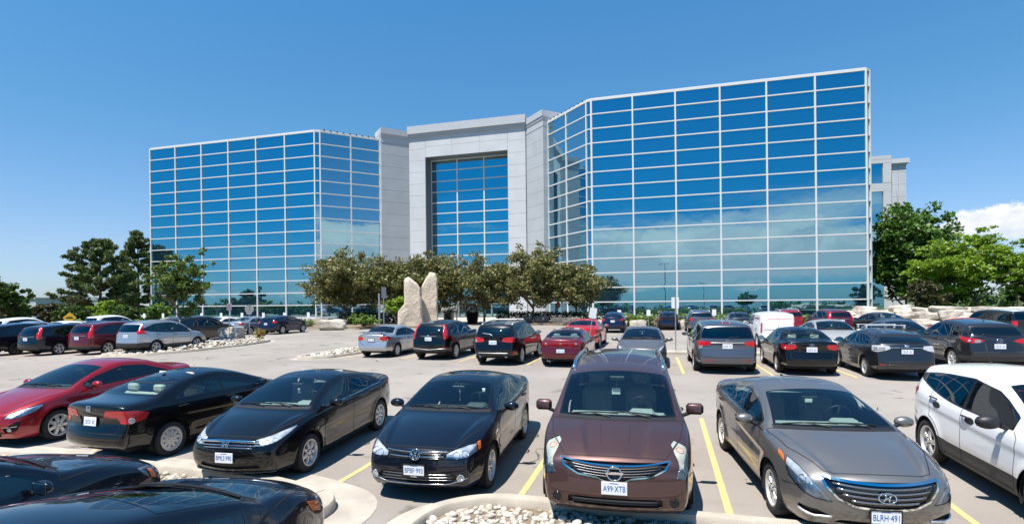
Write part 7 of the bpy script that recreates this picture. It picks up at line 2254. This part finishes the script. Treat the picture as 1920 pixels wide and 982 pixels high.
for course, (zb_, hh) in enumerate(((-.2, .85), (.45, .8), (1.0, .62))):
    t = .0 + (.03 if course == 1 else 0) + (.08 if course == 2 else 0)
    while t < 1.0:
        w = rndw.uniform(1.2, 3.0); tt = t + w / 2 / 38.0
        if tt > 1: break
        x, y, a = wall_pt(tt)
        side = 'left end' if tt < .34 else ('middle' if tt < .62 else 'right end')
        if not (course == 2 and rndw.random() < .12):
            o = boulder('%s limestone block in the %s course of the stone wall, %s' % (words_s[k % 5], words_c[course], side), x - sin(a) * (.3 * course + rndw.uniform(-.25, .25)), y + cos(a) * (.32 * course + rndw.uniform(-.25, .25)),
                (w * rndw.uniform(.96, 1.12), rndw.uniform(1.2, 1.7), hh * rndw.uniform(.85, 1.3)), 20 + k, a + rndw.gauss(0, .14), .46 + zb_, group=WG, name='wall_block', blocky=.74, rough=.13)
            o.rotation_euler.x = rndw.gauss(0, .06); o.rotation_euler.y = rndw.gauss(0, .05)
        k += 1; t += w / 38.0
# earth bank held up by the wall
bank = []
n = 24
for i in range(n + 1):
    x, y, a = wall_pt(i / n); bank.append((x - sin(a) * .55, y + cos(a) * .9))
vs, fs = [], []
for i, (x, y) in enumerate(bank):
    vs += [(x, y, .4), (x, y + .2, 1.45), (x + 6, 78, 1.4), (x + 10, 110, 1.2)]
for i in range(n):
    for j in range(3): fs.append((i * 4 + j, (i + 1) * 4 + j, (i + 1) * 4 + j + 1, i * 4 + j + 1))
tag(mesh_obj('grass_bank', vs, fs, M_GRASS, smooth=True), kind='structure')
RD = 'dark rocks at the foot of the hedge'
for i, (x, y) in enumerate([(-36.4, 54.2), (-34.4, 54.0), (-32.2, 53.7), (-30.2, 53.8), (-15.6, 55.6), (-13.9, 55.4), (-12.2, 55.2), (-10.4, 54.6), (-8.7, 53.6)]):
    lb = ['far left', 'left', 'middle', 'right'][i] + ' dark rock under the widest crab apple tree' if i < 4 else ['leftmost', 'second', 'middle', 'fourth', 'rightmost'][i - 4] + ' dark rock below the hedge right of the entrance'
    boulder(lb, x, y, (rndw.uniform(1.4, 2.0), .9, rndw.uniform(.6, .9)), 70 + i, rndw.gauss(0, .2), ground_z(x, y) + .1, M_ROCKD, RD, 'rock')
# the two standing stones
st = tag(empty('stone_sculpture', (-23.4, 47.9, ground_z(-22.9, 47.9) + .1)), 'pair of tall tan standing stones before the entrance', 'sculpture')
st.rotation_euler = (0, 0, R(22))
def slab_stone(name, poly, th, y0, seed, mat):
    rings = dense(rounded(poly, .12, 3), .22); nr = len(rings)
    cx = sum(p[0] for p in rings) / nr; cz = sum(p[1] for p in rings) / nr
    V, F = [], []
    o = Vector((seed * 5.1, 0, 0)); L_ = 7
    lv = [(1.0 - .10 * max(0, abs(2 * k / (L_ - 1) - 1) - .55) * 2, -th / 2 + th * k / (L_ - 1)) for k in range(L_)]
    for s_, yy in lv:
        for (a, b) in rings:
            p = Vector((cx + (a - cx) * s_, yy + y0, cz + (b - cz) * s_)); d = mnoise.fractal(p * 1.1 + o, 1.0, 2.0, 5) * .09
            V.append(p + Vector(((a - cx) * .03 * d * 20, d, d * .5)))
    for k in range(L_ - 1):
        for i in range(nr): F.append((k * nr + i, k * nr + (i + 1) % nr, (k + 1) * nr + (i + 1) % nr, (k + 1) * nr + i))
    # faces with an inner grid of points so the front is not a flat plate
    for k, rev in ((0, False), (L_ - 1, True)):
        prev = [k * nr + i for i in range(nr)]
        for s2 in (.8, .6, .4, .2):
            cur = []
            for i in range(nr):
                a, b = rings[i]; q = Vector((cx + (a - cx) * s2, lv[k][1] + y0, cz + (b - cz) * s2)); d = mnoise.fractal(q * .9 + o, 1.0, 2.0, 5) * .13
                cur.append(len(V)); V.append(q + Vector((0, d - (.02 if not rev else -.02), 0)))
            for i in range(nr):
                f = (prev[i], cur[i], cur[(i + 1) % nr], prev[(i + 1) % nr]); F.append(f if not rev else f[::-1])
            prev = cur
        F.append(tuple(prev[::-1]) if not rev else tuple(prev))
    o_ = mesh_obj(name, V, F, mat, st); auto_smooth(o_, 38); return o_
slab_stone('standing_stone', [(-1.6, -.3), (.98, -.3), (.86, 1.6), (.70, 3.7), (.34, 4.25), (-.42, 4.9), (-.86, 4.65), (-.88, 2.2), (-1.5, 1.5)], .85, -.15, 3, M_SAND)
slab_stone('standing_stone', [(.72, -.3), (2.32, -.3), (2.32, 4.8), (2.12, 5.3), (1.55, 5.4), (.70, 3.9), (.78, 2.4)], .9, 1.0, 5, M_SAND)
# planters at the door
for i, (x, y, lb) in enumerate([(-20.8, 57.6, 'dark pot of white flowers right of the entrance doors'), (-24.9, 60.5, 'dark pot of white flowers left of the entrance doors')]):
    t = tag(empty('planter', (x, y, ground_z(x, y))), lb, 'planter', 'flower pots at the entrance')
    b = MB(); b.lathe([(.001, .02), (.55, .02), (.78, 1.2), (.84, 1.25), (.84, 1.35), (.74, 1.35), (.72, 1.2), (.001, 1.2)], 24); o = b.build('pot', MBLKG, t, True); auto_smooth(o, 40)
    rr = random.Random(i); cs = [(rr.gauss(0, .45), rr.gauss(0, .45), 1.45 + rr.uniform(0, .4)) for _ in range(34)]
    leaves('flowers', cs, [.22] * 34, [16] * 34, .16, LF['white'], t, i, 1.0); leaves('foliage', cs, [.3] * 34, [12] * 34, .14, LF['hedge'], t, i + 9, 1.0)

# ================================================================== signs, poles and wires
M_GALV = plain('galvanised_steel', (.42, .43, .44), .45, .7); M_SGNB = plain('sign_back', (.36, .36, .36), .5, .5); M_SGNW = plain('sign_white', (.76, .76, .75), .5)
M_SGNR = plain('sign_red', (.45, .015, .02), .5); M_SGNY = plain('sign_yellow', (.75, .42, .015), .5)
def sign(label, x, y, z1, face, face_mat, back_mat=None, rz=0.0, lean=0.0, z0=None, name='parking_sign', cat='sign', zc=None, group=None, post=.03, text=None, text_mat=None, tsize=.2, post_mat=None):
    """face: outline in metres round the plate's centre; the plate looks along local -y"""
    z0 = ground_z(x, y) if z0 is None else z0
    t = tag(empty(name, (x, y, z0)), label, cat, group); t.rotation_euler = (0, lean, rz)
    b = MB(); b.box((0, 0, (z1 - z0) / 2 - .1), (post * 1.4, post, z1 - z0 + .2)); b.build('post', post_mat or M_GALV, t)
    zc = (z1 - z0) - max(p[1] for p in face) if zc is None else zc
    f = MB(); n = len(face)
    f.v = [(a, -post / 2 - .006, zc + c) for a, c in face] + [(a, -post / 2 - .002, zc + c) for a, c in face]
    f.f = [tuple(range(n)), tuple(range(n, 2 * n))[::-1]] + [(i, n + i, n + (i + 1) % n, (i + 1) % n) for i in range(n)]
    f.m = [0] + [1] * (n + 1)
    p = f.build('plate', None, t, mats=[face_mat, back_mat or M_SGNB])
    if text:
        tv, tf = text_mesh(text, tsize, .001); c = MB(); c.add([(v[0], -post / 2 - .008 - v[2], zc + v[1]) for v in tv], tf); c.build('lettering', text_mat or M_SGNW, p)
    return t
rect = lambda w, h: rounded([(-w / 2, -h / 2), (w / 2, -h / 2), (w / 2, h / 2), (-w / 2, h / 2)], .03, 3)
octo = lambda r: [(r * cos(pi / 8 + k * pi / 4), r * sin(pi / 8 + k * pi / 4)) for k in range(8)]
sign('tall grey parking sign turned edge on beside the standing stones', -14.75, 26.5, 3.72, rect(.30, .62), M_SGNB, M_SGNB, rz=R(62), name='parking_sign')
sign('back of a white parking sign between the grey sedan and the blue grey minivan', .62, 25.5, 2.95, rect(.34, .50), M_SGNW, M_SGNW, rz=R(180 + 14), z0=.5)
sign('leaning white parking sign behind the maroon sedan', -3.42, 25.5, 2.52, rect(.34, .50), M_SGNW, M_SGNW, rz=R(20), lean=R(9), z0=.38)
sign('red octagonal stop sign on a white post right of the entrance', -11.0, 58.3, 2.85, octo(.36), M_SGNR, None, rz=R(52), name='stop_sign', text='STOP', tsize=.22, post_mat=M_SGNW, post=.06)
o = sign('back of an octagonal stop sign beside the boulder in the stone island', -27.0, 30.2, 2.83, octo(.31), M_SGNR, M_SGNB, rz=R(180 + 22), name='stop_sign')
b = MB(); b.box((0, .02, 1.90), (.34, .006, .18)); b.build('small_plate', M_SGNB, o)
sign('narrow white and red sign in front of the boulder in the stone island', -26.95, 28.4, 2.95, rect(.30, .46), m_leaf('faded_red_print', [(.62, .50, .48), (.66, .55, .53)], 0) if False else plain('faded_red_print', (.58, .46, .45), .6), M_SGNB, rz=R(55), name='no_parking_sign')
y_ = sign('yellow diamond speed bump sign above the parked cars on the left', -48.1, 33.4, 2.42, [(0, -.47), (.47, 0), (0, .47), (-.47, 0)], M_SGNY, None, rz=R(45), name='warning_sign', zc=1.52)
b = MB(); b.poly_prism(rounded([(-.26, 1.46), (.26, 1.46), (.22, 1.55), (.08, 1.59), (-.08, 1.59), (-.22, 1.55)], .04), .0, .003)
b.v = [(v[0], -.025 - v[2], v[1]) for v in b.v]; b.build('bump_symbol', MBLK, y_)
SGp = 'small white reserved parking signs along the building'
places = [(-53.9, 45), (-51.3, 45), (-48.8, 45), (-46.2, 45), (-43.7, 45), (-41.1, 45), (-38.5, 45), (-36.0, 45), (-33.4, 45.2), (-3.5, 47), (-1.05, 47), (4.2, 47), (9.4, 47)]
wl = ['farthest left', 'second from the left end', 'third from the left end', 'fourth from the left end', 'behind the dark brown minivan', 'behind the white sedan', 'behind the silver sedan', 'behind the navy wagon', 'alone right of the navy wagon', 'over the small blue crossover', 'between the small blue crossover and the tall white sign', 'behind the dark grey sedan by the van', 'behind the red suv by the van']
for (x, y), w in zip(places, wl):
    sign('small white reserved sign ' + w, x, y, ground_z(x, y) + 1.62, rect(.32, .50), M_SGNW, M_SGNW, group=SGp, name='reserved_sign', post=.03)
b = MB(); b.tube([(0, 0, -.2), (0, 0, 1.5)], .06, 10); b.ball((0, 0, 1.5), .06, 10, 5)
o = b.build('bollard', M_GALV); o.location = (-22.7, 57.6, ground_z(-22, 57)); tag(o, 'grey steel bollard left of the flower pot at the entrance', 'bollard')
b = MB(); b.tube([(0, 0, -.2), (0, 0, 3.4)], .09, 10)
o = b.build('post', M_GALV); o.location = (-26.6, 46.9, ground_z(-26, 47)); o.name = 'steel_post'; tag(o, 'plain grey steel post at the tip of the left planting bed', 'post')
# utility poles and wires
M_WOOD = plain('weathered_pole', (.16, .11, .08), .9, var=.3)
PG = 'utility poles beyond the stone wall'
def upole(label, x, y, h, arm=2.2):
    t = tag(empty('utility_pole', (x, y, .5)), label, 'utility pole', PG)
    b = MB(); b.tube([(0, 0, -.5), (0, 0, h)], [.17, .11], 8); b.build('pole', M_WOOD, t)
    b = MB(); b.box((0, 0, h - .5), (arm, .1, .12)); b.build('crossarm', M_WOOD, t)
    b = MB()
    for xx in (-arm * .45, 0, arm * .45): b.lathe([(.05, h - .42), (.07, h - .32), (.04, h - .2), (.001, h - .2)], 8, (xx, 0, 0))
    b.build('insulator', MCHR, t)
upole('wooden utility pole right of the locust trees', 57.2, 108.0, 8.2)
upole('second thin utility pole just right of the first', 60.2, 112.0, 7.4)
WR = 'overhead wires on the right'
for i, (a, b2, lb) in enumerate([((30, 92, 9.6), (92, 84, 14.2), 'uppermost overhead wire crossing the cloud'), ((30, 92, 8.8), (92, 84, 13.1), 'second overhead wire just under the uppermost'), ((30, 94, 7.4), (92, 80, 10.6), 'lowest overhead wire across the cloud')]):
    m_ = MB(); pts = [Vector(a).lerp(Vector(b2), t) - Vector((0, 0, 2.4 * t * (1 - t) * 2)) for t in np.linspace(0, 1, 20)]
    m_.tube(pts, .022, 4); tag(m_.build('wire', MBLK), lb, 'wire', WR)
# low warehouses on the horizon
for i, (x, y, w, d, h, c, lb) in enumerate([(-178, 110, 60, 30, 4.6, (.42, .43, .45), 'long low grey warehouse beyond the bushes on the left'), (-128, 106, 22, 14, 4.2, (.6, .6, .58), 'low white building between the pines')]):
    t = tag(empty('warehouse', (x, y, .5)), lb, 'warehouse'); b = MB(); b.box((0, 0, h / 2 - .5), (w, d, h + 1)); b.build('wall', plain('warehouse_%d' % i if False else ('pale_wall' if i else 'grey_wall'), c, .7, var=.1), t)
    b = MB(); b.box((0, 0, h + .15), (w + .6, d + .6, .3)); b.build('roof', M_CLADT, t)
    b = MB()
    for k2 in range(int(w / 6)): b.box((-w / 2 + 3 + k2 * 6, -d / 2 - .03, 1.6), (2.6, .1, 1.4))
    b.build('window_band', M_DARK, t)
# far tree belt on the skyline
def belt(label, pts, h, seed, n, mat, leaf=.9):
    rnd = random.Random(seed); cs, rd, pr = [], [], []
    for i in range(n):
        t = rnd.random() * (len(pts) - 1); k2 = min(len(pts) - 2, int(t)); f = t - k2
        x = pts[k2][0] + (pts[k2 + 1][0] - pts[k2][0]) * f + rnd.gauss(0, 3); y = pts[k2][1] + (pts[k2 + 1][1] - pts[k2][1]) * f + rnd.gauss(0, 5)
        hh = h * (.62 + .3 * sin(x * .11 + seed) * sin(x * .037) + rnd.uniform(-.1, .25)); g = ground_z(x, y)
        for zz in np.arange(.6, max(1.2, hh), 1.5): cs.append((x + rnd.gauss(0, .8), y, g + zz)); rd.append(1.5); pr.append(20)
    return tag(leaves('tree_belt', cs, rd, pr, leaf, LF[mat], None, seed, .9), label, 'tree belt', kind='stuff')
belt('far dark tree belt along the skyline on the left', [(-330, 150), (-230, 165), (-150, 170)], 6.0, 3, 220, 'dark')
belt('far tree belt along the skyline on the right', [(70, 150), (150, 170), (260, 180)], 6.5, 4, 160, 'mid')
# what the mirror glass looks out on, behind the photographer
belt('dark tree belt behind the lot, seen only mirrored in the glass', [(-260, -96), (-150, -104), (-40, -112), (60, -118), (130, -116)], 6.2, 8, 420, 'dark')
belt('taller tree belt behind the lot on the left, mirrored in the glass', [(-300, -80), (-190, -84), (-100, -92)], 8.5, 9, 260, 'dark')
GM = 'trees mirrored in the glass'
tree('tree', 'tall tree mirrored low in the right half of the glass', 33, -92, 11.0, 8.5, 4, .6, LF['dark'], 101, 2600, 1.1, .2, group=GM)
tree('tree', 'small tree mirrored low near the right end of the glass', 58, -60, 5.0, 4.5, 2, .4, LF['dark'], 102, 1200, .8, .12, group=GM)
pine('pine_tree', 'small pine mirrored low in the left half of the glass', -132, -70, 11, 6, 103, 6, GM)
t_ = bare_tree('tall bare tree mirrored low in the left half of the glass', -107, -42, 13, 104, GM)
LP = 'car park lamp posts mirrored in the glass'
for (x, y, h, lb) in [(1.0, -8.0, 13.6, 'tall car park lamp post mirrored in the right half of the glass'), (15.5, -70, 12.5, 'second car park lamp post mirrored farther right in the glass')]:
    t = tag(empty('lamp_post', (x, y, ground_z(x, y))), lb, 'lamp post', LP)
    b = MB(); b.tube([(0, 0, -.2), (0, 0, h)], [.11, .07], 10); b.build('pole', MBLK, t)
    b = MB(); b.box((0, 0, h), (2.0, .1, .08)); b.build('arm', MBLK, t)
    for sx in (-1, 1): b = MB(); b.box((sx * .95, 0, h - .02), (.65, .36, .14), bev=.03); b.build('lamp_head', MBLK, t)
